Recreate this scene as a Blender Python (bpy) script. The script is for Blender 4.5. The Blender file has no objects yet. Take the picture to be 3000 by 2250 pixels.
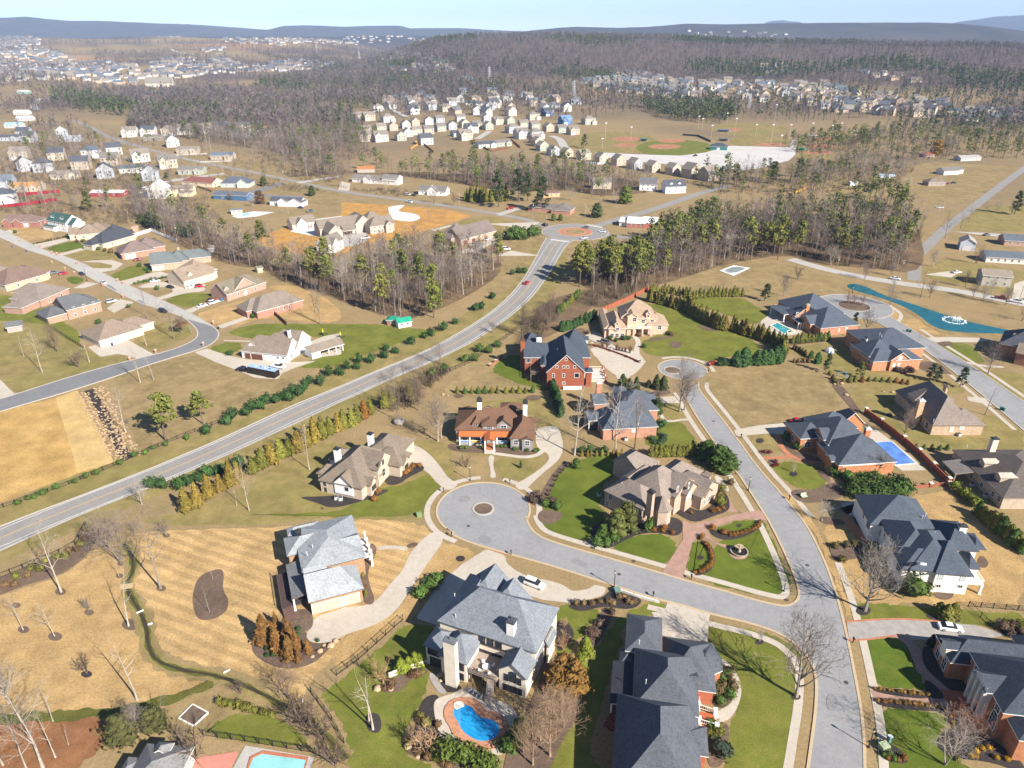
import bpy, bmesh, math, random
import numpy as np
from mathutils import Vector, Matrix
random.seed(7); RNG=np.random.default_rng(7)
R=math.radians
SC=bpy.context.scene
# ---------------------------------------------------------------- camera, sky, sun, exposure
F_PX=2082.; CAM_H=108.; HOR=100.
PIT=math.atan((1125-HOR)/F_PX)
cam=bpy.data.cameras.new('camera');cam_o=bpy.data.objects.new('camera',cam);SC.collection.objects.link(cam_o)
cam.sensor_width=36; cam.lens=36*F_PX/3000; cam.clip_start=1; cam.clip_end=60000
cam_o.location=(0,0,CAM_H); cam_o.rotation_euler=(R(90)-PIT,0,0); SC.camera=cam_o
SUN_AZ=R(-44); SUN_EL=R(35)          # direction towards the sun, from +x counter-clockwise
w=bpy.data.worlds.new('World');SC.world=w;w.use_nodes=True
wn=w.node_tree;bg=wn.nodes['Background'];sky=wn.nodes.new('ShaderNodeTexSky')
sky.sky_type='NISHITA';sky.sun_disc=False;sky.sun_elevation=SUN_EL;sky.sun_rotation=R(90)-SUN_AZ
sky.altitude=2200; sky.air_density=.95; sky.dust_density=0.0; sky.ozone_density=3.5
wn.links.new(sky.outputs[0],bg.inputs[0]); bg.inputs[1].default_value=0.068
sun=bpy.data.lights.new('sun','SUN');sun.energy=5.0;sun.angle=R(.5);sun.color=(1,.94,.85)
sun_o=bpy.data.objects.new('sun',sun);SC.collection.objects.link(sun_o)
sd=Vector((math.cos(SUN_AZ)*math.cos(SUN_EL),math.sin(SUN_AZ)*math.cos(SUN_EL),math.sin(SUN_EL)))
sun_o.rotation_euler=sd.to_track_quat('Z','Y').to_euler();sun_o.location=(60,-60,160)
vs=SC.view_settings;vs.view_transform='Standard';vs.look='None';vs.gamma=1;vs.exposure=1.15
SC.cycles.use_denoising=True; SC.cycles.max_bounces=5; SC.cycles.diffuse_bounces=3; SC.cycles.transparent_max_bounces=4
SC.cycles.volume_bounces=0
# ---------------------------------------------------------------- pixels of the survey sheets -> metres
OFF=dict(a=(0,0),b=(1000,0),c=(2000,0),d=(0,750),e=(1000,750),f=(2000,750),g=(0,1500),h=(1000,1500),i=(2000,1500),
 A=(1180,1630,3.95),B=(1720,1780,3.95),C=(2440,1800,3.95),D=(2470,1420,4.608),E=(1740,1290,5.267),F=(1300,1130,6.144),G=(900,1240,6.144),H=(780,1480,3.95),I=(1480,860,4.424),J=(1680,1090,6.9125),K=(2260,1160,4.608),L=(2560,1100,4.148),M=(2200,840,4.254),N=(680,920,6.506),O=(0,620,4.424),Q=(380,680,4.254))
CP,SP=math.cos(PIT),math.sin(PIT)
def PX(c,x,y):
 if c=='o':return x*3000/2212,y*3000/2212
 if c=='p':return x,y
 o=OFF[c]; k=o[2] if len(o)>2 else 2.212
 return o[0]+x/k,o[1]+y/k
def RAY(u,v):
 a=(u-1500)/F_PX; b=-(v-1125)/F_PX
 return Vector((a,CP+SP*b,-SP+CP*b))
def P(c,x,y,z=0.):
 r=RAY(*PX(c,x,y)); t=(z-CAM_H)/r.z
 return Vector((r.x*t,r.y*t,z))
def proj(p):
 d=Vector(p)-Vector((0,0,CAM_H)); y=CP*d.y-SP*d.z; z=SP*d.y+CP*d.z
 return 1500+F_PX*d.x/y,1125-F_PX*z/y
def HT(c,x,y,yt,b=None):
 b=b or G(c,x,y); v=PX(c,x,yt)[1]; lo,hi=0.,80.
 for _ in range(30):
  m=(lo+hi)/2
  if proj(b+Vector((0,0,m)))[1]>v: lo=m
  else: hi=m
 return lo
def W(c,*xy,z=0.):
 return [P(c,xy[i],xy[i+1],z) for i in range(0,len(xy),2)]
# ---------------------------------------------------------------- terrain
def sst(a,b,x): t=np.clip((x-a)/(b-a),0,1); return t*t*(3-2*t)
def az2u(az): return 1500+F_PX/CP*np.tan(az)
def crest(v,r): return CAM_H+r*np.tan(PIT-np.arctan((1125-np.asarray(v,float))/F_PX))*-1
_ph=RNG.uniform(0,6.28,(8,2)); _fr=RNG.uniform(-1,1,(8,2))
def wob(x,y,s):
 o=0
 for k in range(8): o=o+np.sin(x/s*_fr[k,0]*3+y/s*_fr[k,1]*3+_ph[k,0])
 return o/8
RIDGES=[ # crest range, front width, back width, (u, silhouette row)
 (8200,1500,2500,[-600,0,90,150,200,300,450,600,700,790,830,900,1000,1100,1175,1200,1350,1450,1600,2200,3600],[72,61,57,62,66,66,70,75,82,88,77,75,79,76,75,83,82,88,96,100,100]),
 (5200,900,1500,[-600,1400,1640,1700,1800,1900,2000,2150,2300,2500,2700,2800,2900,3000,3600],[115,105,81,78,82,79,70,72,69,69,70,73,82,92,96]),
 (13000,2000,2500,[-600,2200,2240,2290,2340,2380,2700,2800,2900,3000,3600],[130,110,67,62,67,95,90,70,57,53,50])]
def T(x,y):
 x=np.asarray(x,float); y=np.asarray(y,float)
 r=np.hypot(x,y)+1e-6; az=np.arctan2(x,np.maximum(y,r*.25)); u=az2u(az)
 n=wob(x,y,700.); n2=wob(x+900,y,260.)
 hl=sst(1500,4600,r)*88+sst(1300,2200,r)*(n*16+n2*6)*(1-sst(4500,6000,r)*.5)+sst(900,1300,r)*4*n2
 hl=hl+22*np.exp(-((u-520)/180)**2-((r-2350)/350)**2)+16*np.exp(-((u-120)/200)**2-((r-2000)/300)**2)
 top=np.interp(u,[800,1000,1150,1400,1600,1900,2150,2400,2700,3200],[30,56,82,98,100,97,86,80,76,76])
 hr=top*np.exp(-((r-2350)/np.where(r<2350,560,900))**2)*(1+.07*n2+.05*n)
 hr=hr*sst(1150,1500,r)
 k=sst(850,1350,u)
 h=np.maximum(hl*(1-k),hr*k+hl*k*.55*sst(2600,4200,r))
 for rc,wf,wb,us,vs_ in RIDGES:
  hc=crest(np.interp(u,us,vs_),rc)
  q=np.exp(-((r-rc)/np.where(r<rc,wf,wb))**2)*hc*(1+.014*wob(x,y,120.)+.012*wob(x+70,y,55.)+.16*n2*np.clip((rc-r)/700.,0,1))
  h=np.maximum(h,q)
 return h*(y>0)
def G(c,x,y):
 u,v=PX(c,x,y); r=RAY(u,v); r.normalize()
 if r.z<0 and CAM_H/-r.z<1150: return Vector((r.x,r.y,0))*(CAM_H/-r.z)
 ts=np.arange(700,16000,8.); X=r.x*ts; Y=r.y*ts; Z=CAM_H+r.z*ts; d=Z-T(X,Y)
 k=np.argmax(d<0) if (d<0).any() else -1
 return Vector((X[k],Y[k],float(T(X[k],Y[k]))))
# ---------------------------------------------------------------- object helpers
COL=SC.collection
def tag(o,label=None,cat=None,group=None,kind=None):
 if label:o['label']=label
 if cat:o['category']=cat
 if group:o['group']=group
 if kind:o['kind']=kind
 return o
def link(name,me,parent=None,loc=None,rz=None):
 o=bpy.data.objects.new(name,me); COL.objects.link(o)
 if parent is not None: o.parent=parent
 if loc is not None: o.location=loc
 if rz is not None: o.rotation_euler=(0,0,rz)
 return o
def thing(name,label,cat,loc,rz=0,group=None):
 o=link(name,None,None,loc,rz); o.empty_display_size=.3
 return tag(o,label,cat,group)
def mesh(name,v,f,m=None,smooth=False):
 me=bpy.data.meshes.new(name); me.from_pydata([tuple(p) for p in v],[],[tuple(q) for q in f])
 if m: me.materials.append(m)
 if smooth:me.polygons.foreach_set('use_smooth',[True]*len(me.polygons))
 return me
def npmesh(name,V,Q,m,nper=4,smooth=False):
 me=bpy.data.meshes.new(name); V=np.asarray(V,np.float32); Q=np.asarray(Q,np.int32)
 me.vertices.add(len(V));me.vertices.foreach_set('co',V.ravel())
 me.loops.add(Q.size);me.loops.foreach_set('vertex_index',Q.ravel())
 me.polygons.add(len(Q));me.polygons.foreach_set('loop_start',np.arange(0,Q.size,nper,dtype=np.int32))
 try:me.polygons.foreach_set('loop_total',np.full(len(Q),nper,np.int32))
 except Exception: pass
 if m: me.materials.append(m)
 me.update(calc_edges=True)
 if smooth:me.polygons.foreach_set('use_smooth',[True]*len(Q))
 return me
class MB:
 def __init__(s): s.v=[]; s.f=[]
 def add(s,v,f):
  n=len(s.v); s.v+= [tuple(p) for p in v]; s.f+= [tuple(i+n for i in q) for q in f]; return s
 def box(s,x0,x1,y0,y1,z0,z1,mt=None):
  v=[(x0,y0,z0),(x1,y0,z0),(x1,y1,z0),(x0,y1,z0),(x0,y0,z1),(x1,y0,z1),(x1,y1,z1),(x0,y1,z1)]
  if mt is not None: v=[mt@Vector(p) for p in v]
  return s.add(v,[(0,3,2,1),(4,5,6,7),(0,1,5,4),(1,2,6,5),(2,3,7,6),(3,0,4,7)])
 def tube(s,a,b,r0,r1=None,n=6):
  a=Vector(a); b=Vector(b); r1=r0 if r1 is None else r1
  d=(b-a).normalized(); p=d.orthogonal().normalized(); q=d.cross(p); v=[]
  for c,r in ((a,r0),(b,r1)):
   for k in range(n): v.append(c+(p*math.cos(6.2832*k/n)+q*math.sin(6.2832*k/n))*r)
  return s.add(v,[(k,(k+1)%n,n+(k+1)%n,n+k) for k in range(n)]+[tuple(range(n-1,-1,-1)),tuple(range(n,2*n))])
 def lathe(s,prof,c=(0,0,0),n=12):
  v=[]; f=[]; m=len(prof)
  for r,z in prof:
   for k in range(n): v.append((c[0]+r*math.cos(6.2832*k/n),c[1]+r*math.sin(6.2832*k/n),c[2]+z))
  for j in range(m-1):
   for k in range(n): f.append((j*n+k,j*n+(k+1)%n,(j+1)*n+(k+1)%n,(j+1)*n+k))
  f.append(tuple(range(n-1,-1,-1))); f.append(tuple(range((m-1)*n,m*n))); return s.add(v,f)
 def slab(s,pts,z0,z1):
  n=len(pts); v=[(p[0],p[1],z0) for p in pts]+[(p[0],p[1],z1) for p in pts]
  a=sum(pts[k][0]*pts[(k+1)%n][1]-pts[(k+1)%n][0]*pts[k][1] for k in range(n))
  f=[tuple(range(n-1,-1,-1)),tuple(range(n,2*n))]+[(k,(k+1)%n,n+(k+1)%n,n+k) for k in range(n)]
  if a<0: f=[q[::-1] for q in f]
  return s.add(v,f)
 def mesh(s,name,m,smooth=False): return mesh(name,s.v,s.f,m,smooth)
 def build(s,name,m,parent=None,smooth=False,col=None,loc=None,rz=None):
  o=link(name,s.mesh(name,m,smooth),parent,loc,rz)
  if col: o.color=(*col,1)
  return o
ORD='first second third fourth fifth sixth seventh eighth ninth tenth eleventh twelfth thirteenth fourteenth fifteenth sixteenth seventeenth eighteenth nineteenth twentieth'.split()
def nth(i):return ORD[i] if i<20 else ('twenty ','thirty ','forty ','fifty ')[(i-19)//10]+ORD[(i-19)%10-1] if (i-19)%10 else ('thirtieth','fortieth','fiftieth')[(i-19)//10-1]
def chaikin(p,k=2,closed=True):
 for _ in range(k):
  q=[]; n=len(p)
  if not closed: q.append(p[0])
  for i in range(n if closed else n-1):
   a,b=p[i],p[(i+1)%n]; q+=[a*.75+b*.25,a*.25+b*.75]
  if not closed: q.append(p[-1])
  p=q
 return p
# ---------------------------------------------------------------- materials
MATS={}
class NT:
 def __init__(s,name):
  s.m=bpy.data.materials.new(name);s.m.use_nodes=True;s.t=s.m.node_tree;s.b=s.t.nodes['Principled BSDF'];MATS[name]=s.m
 def n(s,t,**k):
  o=s.t.nodes.new(t)
  for a,b in k.items(): setattr(o,a,b)
  return o
 def l(s,a,b): s.t.links.new(a,b)
 def pos(s):return s.n('ShaderNodeNewGeometry').outputs['Position']
 def noise(s,scale,detail=3,vec=None,rough=.6):
  o=s.n('ShaderNodeTexNoise');o.inputs['Scale'].default_value=scale;o.inputs['Detail'].default_value=detail;o.inputs['Roughness'].default_value=rough
  s.l(vec or s.pos(),o.inputs['Vector']);return o.outputs['Fac']
 def mapr(s,v,a,b,c,d):
  o=s.n('ShaderNodeMapRange');s.l(v,o.inputs[0])
  for i,q in enumerate((a,b,c,d)): o.inputs[i+1].default_value=q
  return o.outputs[0]
 def math(s,op,a,b):
  o=s.n('ShaderNodeMath',operation=op)
  for i,q in enumerate((a,b)):
   if isinstance(q,(int,float)): o.inputs[i].default_value=q
   else: s.l(q,o.inputs[i])
  return o.outputs[0]
 def mix(s,f,a,b,bt='MIX'):
  o=s.n('ShaderNodeMix',data_type='RGBA',blend_type=bt)
  for k,q in ((0,f),(6,a),(7,b)):
   if isinstance(q,(int,float)): o.inputs[k].default_value=q
   elif isinstance(q,tuple): o.inputs[k].default_value=(*q[:3],1)
   else: s.l(q,o.inputs[k])
  return o.outputs[2]
 def done(s,col,rough=.85,spec=.2,metal=0.):
  if isinstance(col,tuple):s.b.inputs['Base Color'].default_value=(*col,1)
  else:s.l(col,s.b.inputs['Base Color'])
  s.b.inputs['Roughness'].default_value=rough;s.b.inputs['Specular IOR Level'].default_value=spec;s.b.inputs['Metallic'].default_value=metal
  return s.m
def objcol(t):return t.n('ShaderNodeObjectInfo').outputs['Color']
def m_plain(name,col=None,var=.12,scale=2.,rough=.8,spec=.25,metal=0.,var2=0.,scale2=.1):
 t=NT(name); c=objcol(t) if col is None else col
 f=t.mapr(t.noise(scale,4),.3,.7,1-var,1+var)
 if var2:f=t.math('MULTIPLY',f,t.mapr(t.noise(scale2,3),.3,.7,1-var2,1+var2))
 g=t.n('ShaderNodeCombineColor');[t.l(f,g.inputs[k]) for k in range(3)]
 return t.done(t.mix(1.,c,g.outputs[0],'MULTIPLY'),rough,spec,metal)
def m_grass(name,a,b,c,s1=.035,s2=.45,s3=3.5,stripe=None,rough=.95,lo=.35,hi=.65):
 t=NT(name)
 k=t.mapr(t.noise(s1,4),lo,hi,0,1); k2=t.mapr(t.noise(s2,4,rough=.7),.42,.72,0,.75)
 col=t.mix(k2,t.mix(k,a,b),c)
 f=t.mapr(t.noise(s3,3,rough=.75),.3,.7,.72,1.28);f=t.math('MULTIPLY',f,t.mapr(t.noise(.16,4),.3,.7,.78,1.2))
 if stripe:
  ang,wid,amt=stripe;mp=t.n('ShaderNodeMapping');mp.inputs['Rotation'].default_value=(0,0,ang);t.l(t.pos(),mp.inputs[0])
  sx=t.n('ShaderNodeSeparateXYZ');t.l(mp.outputs[0],sx.inputs[0])
  wv=t.math('SINE',t.math('MULTIPLY',t.math('ADD',sx.outputs[0],t.math('MULTIPLY',t.noise(.12,2),1.6)),6.2832/wid),0)
  f=t.math('MULTIPLY',f,t.mapr(wv,-.35,.35,1-amt,1+amt))
 g=t.n('ShaderNodeCombineColor');[t.l(f,g.inputs[q]) for q in range(3)]
 return t.done(t.mix(1.,col,g.outputs[0],'MULTIPLY'),rough,.1)
GR_TAN=m_grass('tan_turf',(.37,.243,.105),(.315,.205,.085),(.41,.28,.13),s3=2.2)
GR_TANS=m_grass('striped_tan_turf',(.395,.262,.118),(.34,.222,.095),(.43,.295,.14),s3=2.2,stripe=(R(-67),2.7,.10))
GR_DEAD=m_grass('dormant_turf',(.25,.18,.083),(.195,.145,.064),(.305,.22,.112))
GR_OLIVE=m_grass('olive_turf',(.205,.168,.058),(.26,.19,.082),(.155,.145,.038))
GR_GREEN=m_grass('green_turf',(0.106,0.130,0.018),(0.134,0.142,0.024),(0.180,0.156,0.041))
GR_LUSH=m_grass('lush_turf',(0.072,0.110,0.012),(0.106,0.130,0.017),(0.120,0.130,0.022),s2=.3)
GR_DARK=m_grass('dark_turf',(.07,.085,.016),(.10,.095,.022),(.13,.11,.03))  # darker green turf tone, laid along the creek banks
SOIL=m_grass('orange_soil',(.44,.23,.05),(.36,.19,.055),(.34,.22,.10),s1=.05,s2=.2)
STRAW=m_grass('straw_ground',(.44,.285,.105),(.39,.245,.085),(.31,.19,.065),s1=.06,s2=.12,s3=2.)
NET=m_grass('straw_matting',(.46,.32,.135),(.43,.295,.115),(.46,.33,.15),s1=.1,s2=.5)
LITTER=m_grass('leaf_litter',(0.138,0.094,0.056),(0.180,0.118,0.066),(0.108,0.078,0.050),s2=.2,s3=1.5)
PINESTRAW=m_grass('pine_straw',(0.228,0.102,0.042),(0.192,0.090,0.042),(0.264,0.138,0.066))
MULCH=m_grass('bark_mulch',(0.138,0.092,0.066),(0.102,0.072,0.054),(0.168,0.120,0.084),s2=1.)
MULCHD=m_grass('dark_mulch',(.036,.031,.031),(.05,.041,.038),(.06,.05,.045),s2=1.)
CLAY=m_grass('infield_clay',(.34,.155,.085),(.30,.14,.08),(.36,.19,.11))
def m_road(name,a,b,crack=.0):
 t=NT(name); k=t.mapr(t.noise(.09,4),.35,.65,0,1); c=t.mix(k,a,b)
 f=t.mapr(t.noise(5.,3),.3,.7,.9,1.1);f=t.math('MULTIPLY',f,t.mapr(t.noise(.7,5,rough=.75),.3,.72,.88,1.1))
 vo=t.n('ShaderNodeTexVoronoi',feature='DISTANCE_TO_EDGE');vo.inputs['Scale'].default_value=.17
 wv=t.n('ShaderNodeVectorMath',operation='ADD');nz=t.n('ShaderNodeTexNoise');nz.inputs['Scale'].default_value=.5;t.l(t.pos(),nz.inputs['Vector']);t.l(t.pos(),wv.inputs[0])
 sc=t.n('ShaderNodeVectorMath',operation='SCALE');sc.inputs['Scale'].default_value=2.;t.l(nz.outputs['Color'],sc.inputs[0]);t.l(sc.outputs[0],wv.inputs[1]);t.l(wv.outputs[0],vo.inputs['Vector'])
 f=t.math('MULTIPLY',f,t.mapr(vo.outputs['Distance'],0,.02,1-crack,1))
 g=t.n('ShaderNodeCombineColor');[t.l(f,g.inputs[q]) for q in range(3)]
 return t.done(t.mix(1.,c,g.outputs[0],'MULTIPLY'),.9,.2)
ASPH=m_road('weathered_asphalt',(.235,.232,.232),(.265,.262,.26),.10)
ASPH2=m_road('highway_asphalt',(.225,.212,.198),(.255,.24,.222),.05)
ASPH3=m_road('new_asphalt',(.16,.16,.165),(.19,.19,.19),.03)
CONC=m_road('concrete',(.42,.365,.295),(.46,.405,.335),.05)
CONCG=m_road('grey_concrete',(.36,.335,.305),(.41,.385,.35),.05)
CONCW=m_road('new_concrete',(.55,.54,.53),(.60,.59,.58),.04)
KERB=m_plain('kerb_concrete',(.44,.335,.215),.1,3.)
KERBG=m_plain('grey_kerb',(.40,.36,.31),.1,3.)
GRAVEL=m_plain('gravel',(.47,.44,.41),.12,2.,var2=.08,scale2=.05)
def m_pavers(name,a,b,mort,s=2.2):
 t=NT(name);br=t.n('ShaderNodeTexBrick');br.inputs['Scale'].default_value=s
 for k,c in zip(('Color1','Color2','Mortar'),(a,b,mort)):br.inputs[k].default_value=(*c,1)
 br.inputs['Mortar Size'].default_value=.012;t.l(t.pos(),br.inputs['Vector'])
 f=t.mapr(t.noise(.6,4),.3,.7,.85,1.15);g=t.n('ShaderNodeCombineColor');[t.l(f,g.inputs[q]) for q in range(3)]
 return t.done(t.mix(1.,br.outputs['Color'],g.outputs[0],'MULTIPLY'),.9,.2)
PAVER=m_pavers('pink_brick_paving',(.36,.215,.165),(.30,.18,.14),(.33,.24,.19))
PAVERG=m_pavers('grey_stone_setts',(.33,.30,.265),(.27,.25,.235),(.30,.28,.25))
PAVERR=m_pavers('red_brick_paving',(.42,.165,.085),(.36,.14,.075),(.36,.2,.13))
WHITEP=m_plain('white_paint_line',(.66,.65,.62),.15,6.)
YELLOWP=m_plain('yellow_paint_line',(.55,.35,.10),.15,6.)
OC=m_plain('painted_surface',None,.05,3.,.6,.3)
OCR=m_plain('rough_surface',None,.2,2.5,.9,.15,var2=.1,scale2=.3)
METAL=m_plain('black_metal',(.02,.02,.022),.1,3.,.5,.4)
WOODW=m_plain('white_wood',(.72,.71,.68),.04,3.,.6)
def m_tint(name):
 t=NT(name);at=t.n('ShaderNodeAttribute',attribute_name='tint');f=t.mapr(t.noise(.6,3),.3,.7,.75,1.25);g=t.n('ShaderNodeCombineColor');[t.l(f,g.inputs[q]) for q in range(3)]
 return t.done(t.mix(1.,at.outputs['Color'],g.outputs[0],'MULTIPLY'),.9,.1)
TINT=m_tint('woodland')
# ================================================================ THE SETTING
def build_terrain():
 rs=[0.,15.]
 while rs[-1]<15500: rs.append(rs[-1]*1.024+1.5)
 rs=np.array(rs); az=np.concatenate([np.arange(-180,-42,6.),np.arange(-42,42.01,.28),np.arange(48,180,6.)])
 A,RR=np.meshgrid(np.radians(az),rs,indexing='ij');X=RR*np.sin(A);Y=RR*np.cos(A);Z=T(X,Y)-.02
 n,m=X.shape; V=np.stack([X,Y,Z],-1).reshape(-1,3)
 i=np.arange(n);j=np.arange(m-1);I,J=np.meshgrid(i,j,indexing='ij');I2=(I+1)%n
 Q=np.stack([I*m+J,I*m+J+1,I2*m+J+1,I2*m+J],-1).reshape(-1,4)
 me=npmesh('ground',V,Q,None,4,True)
 u=az2u(np.arctan2(X,np.maximum(Y,RR*.25))).ravel(); r=RR.ravel(); x=X.ravel(); y=Y.ravel()
 wood=np.clip(.5+1.4*wob(x,y,240.)+.9*wob(x+300,y,90.),0,1)*sst(500,800,r)*(.45+.55*sst(1200,1500,r))
 wood=np.maximum(wood,sst(900,1250,u)*sst(1500,1750,r)); wood=np.maximum(wood,sst(4200,5200,r))
 earth=np.clip(2.2*wob(x+999,y,330.)-.55,0,1)*sst(1300,1700,r)*(1-sst(4200,5000,r))*(1-sst(900,1200,u))
 c=me.color_attributes.new('cover','FLOAT_COLOR','POINT');d=np.stack([wood,earth,sst(4000,4800,r),wood*0+1],-1).astype(np.float32);c.data.foreach_set('color',d.ravel())
 t=NT('open_ground');at=t.n('ShaderNodeAttribute',attribute_name='cover');sp=t.n('ShaderNodeSeparateColor');t.l(at.outputs['Color'],sp.inputs[0])
 k=t.mapr(t.noise(.018,5),.36,.64,0,1); k2=t.mapr(t.noise(.12,5,rough=.7),.35,.7,0,1); k3=t.mapr(t.noise(.004,4),.4,.62,0,1)
 turf=t.mix(k2,t.mix(k,(.25,.178,.086),(.20,.15,.070)),(.29,.205,.105))
 wd=t.mix(k,t.mix(k2,(.115,.085,.068),(.14,.10,.078)),(.095,.074,.065))
 c1=t.mix(sp.outputs[0],turf,wd); c1=t.mix(sp.outputs[1],c1,(.34,.19,.09))
 c1=t.mix(sp.outputs[2],c1,t.mix(t.mapr(t.noise(.006,5),.4,.6,0,1),(.040,.040,.043),(.062,.055,.054)))
 f=t.mapr(t.noise(1.6,4,rough=.75),.3,.7,.78,1.22);g=t.n('ShaderNodeCombineColor');[t.l(f,g.inputs[q]) for q in range(3)]
 me.materials.append(t.done(t.mix(1.,c1,g.outputs[0],'MULTIPLY'),.95,.1))
 o=link('ground',me);tag(o,kind='structure')
build_terrain()
LAYER=[0]
def roundoff(p,k=2,r=3.):
 for _ in range(k+1):
  q=[]; n=len(p)
  for i in range(n):
   a,b=p[i],p[(i+1)%n]; L=(b-a).length+1e-6; t=min(.25,r/L); q+=[a.lerp(b,t),a.lerp(b,1-t)]
  p=q; r*=.5
 return p
def sheet(name,pts,m,z=.02,sm=2,kind='structure',label=None):
 if sm: pts=roundoff(pts,sm)
 if name in ('lawn','field','verge','wood_floor') and len(pts)<600:
  g=random.Random(len(pts));j=.45 if name!='mulch_bed' else .15;pts=[p+Vector((g.uniform(-j,j),g.uniform(-j,j),0)) for p in dense(pts+pts[:1],1.6 if j>.2 else .7)[:-1]]
 LAYER[0]+=1; z+=LAYER[0]*.0002
 me=mesh(name,[(p.x,p.y,z) for p in pts],[range(len(pts))],m)
 if me.polygons[0].normal.z<0: me.flip_normals()
 o=link(name,me); tag(o,kind=kind,label=label); return o
def offset(pts,d,closed=False):
 o=[]; n=len(pts)
 for k in range(n):
  a=pts[(k-1)%n] if closed or k>0 else pts[0]; b=pts[(k+1)%n] if closed or k<n-1 else pts[-1]
  t=(b-a); t.z=0; t.normalize(); o.append(pts[k]+Vector((-t.y,t.x,0))*d)
 return o
def dense(pts,step):
 q=[]
 for a,b in zip(pts,pts[1:]):
  n=max(1,int((b-a).length/step)); q+=[a.lerp(b,k/n) for k in range(n)]
 return q+[pts[-1]]
def band(name,pts,w,m,z=.03,sm=3,off=0.,kind='structure'):
 pts=chaikin(pts,sm,False) if sm else pts
 return sheet(name,offset(pts,off+w/2)+offset(pts,off-w/2)[::-1],m,z,0,kind)
def kerb(pts,m=None,w=.45,h=.13,sm=2,closed=False,off=0.,name='kerb'):
 pts=chaikin(pts,sm,closed) if sm else pts
 a=offset(pts,off+w/2,closed); b=offset(pts,off-w/2,closed); n=len(pts); v=[]; f=[]
 for p,q in zip(a,b): v+=[(p.x,p.y,-.01),(p.x,p.y,h),(q.x,q.y,h),(q.x,q.y,-.01)]
 for k in range(n if closed else n-1):
  i=4*k; j=4*((k+1)%n)
  for e in range(3): f.append((i+e,i+e+1,j+e+1,j+e))
 o=link(name,mesh(name,v,f,m or KERB));tag(o,kind='structure');return o
def circle(c,r,n=48,sx=1.): return [c+Vector((r*math.cos(6.2832*k/n)*sx,r*math.sin(6.2832*k/n),0)) for k in range(n)]
def dashes(name,pts,w,m,ln,gap,z=.06,off=0):
 pts=offset(dense(pts,1.),off); v=[]; f=[]; d=0.; LAYER[0]+=1; z+=LAYER[0]*.0002
 for a,b in zip(pts,pts[1:]):
  L=(b-a).length
  if d%(ln+gap)<ln:
   t=(b-a).normalized(); n=Vector((-t.y,t.x,0))*w/2; k=len(v)
   v+=[(p.x,p.y,z) for p in (a+n,a-n,b-n,b+n)]; f.append((k,k+1,k+2,k+3))
  d+=L
 o=link(name,mesh(name,v,f,m));tag(o,kind='structure')
# ---- broad turf zones --------------------------------------------------------------------------
sheet('verge',W('g',-900,560,-500,100,0,-30)+W('d',300,1480,900,1235,1250,1110,1600,960,1900,830,2212,690)+W('e',0,700,200,620,430,560,640,470,800,380,900,300,1000,210,1110,110,1180,-60)+W('e',1420,-60,1480,60,1420,170,1330,300,1180,430,1000,560,800,680,560,800,330,920,100,1030,-100,1110)+W('d',1900,1200,1600,1340,1300,1450,950,1580)+W('g',500,120,0,330,-500,600),GR_OLIVE,.0)
sheet('verge',W('e',1040,260,1130,160,1200,70,1250,-60)+W('b',1340,1560,1350,1500,1290,1480,1060,1560,1080,1640)+W('e',1190,-20,1020,60,900,170,960,250),GR_DEAD,.0)
sheet('lawn',W('g',810,170,900,130,1300,110,1700,110,2000,80,2212,60)+W('h',300,40,600,100,560,200,400,420,300,560,0,800)+W('g',2212,900,2000,1090,1960,1240,1800,1140,1660,1060,1300,990,1080,920,1010,830,960,690,860,560,850,470,890,330,860,230),GR_TANS,.01)
sheet('lawn',W('g',-300,600,0,540,200,480,400,420,560,300,660,210,740,230,820,420,800,560,900,720,900,860,980,960,1100,1040,1380,1090,1150,1180,950,1240,700,1290,500,1280,250,1290,0,1240,-300,1200),GR_TAN,.01)
sheet('lawn',W('h',560,170,640,190,900,260,780,330,640,480,500,640,420,720,380,705,300,790,100,930,-40,1030,-60,870,0,820,250,700,380,640,500,420),GR_TAN,.012)
sheet('lawn',W('g',980,1250,1350,1140,1700,1180,1900,1300,2050,1480,2040,1560,1600,1500,1330,1450,1230,1500,1080,1420),GR_DEAD,.006)
sheet('lawn',W('g',1300,1420,1450,1330,1700,1290,1900,1380,2040,1520,1700,1510,1400,1450),GR_GREEN,.008)
sheet('lawn',W('g',-400,1340,0,1340,300,1320,640,1310,700,1420,700,1520,480,1659,300,1900,-400,1900),PINESTRAW,.008)
sheet('lawn',W('h',-160,1180,0,1090,250,880,400,720,640,740,640,980,560,1000,540,1200,480,1300,400,1450,400,1580,620,1640,700,1900,-100,1900,90,1659,0,1350),GR_GREEN,.008)
sheet('lawn',W('h',1400,590,1700,620,1640,720,1500,860,1480,960,1400,960,1380,760),GR_GREEN,.008)
sheet('lawn',W('h',1250,1659,1400,1500,1520,1330,1560,1100,1640,900,1720,760,1860,650,2060,560,2130,660,1850,700,1800,900,1700,1200,1640,1420,1600,1520,1680,1659,1700,1900,1200,1900),GR_GREEN,.009)
sheet('lawn',W('e',-900,1640,-500,1400,-60,1180,0,1240,300,1180,690,1200,760,1480,640,1500,560,1659)+W('h',540,60,300,60,80,40,-40,20)+W('g',1800,80,1000,90,900,40),GR_OLIVE,.004)
sheet('lawn',W('e',0,1659,240,1500,420,1480,560,1400,650,1500,570,1630)+W('h',560,10,100,40,-120,30)+W('g',1500,20),GR_GREEN,.01)
sheet('lawn',W('e',690,1000,1000,930,1350,900,1420,1100,1440,1200,1340,1290,1280,1280,1180,1310,760,1290,690,1170),GR_OLIVE,.004)
sheet('lawn',W('e',780,1280,940,1300,970,1420,880,1440,760,1460,720,1400),GR_DEAD,.01)
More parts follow.
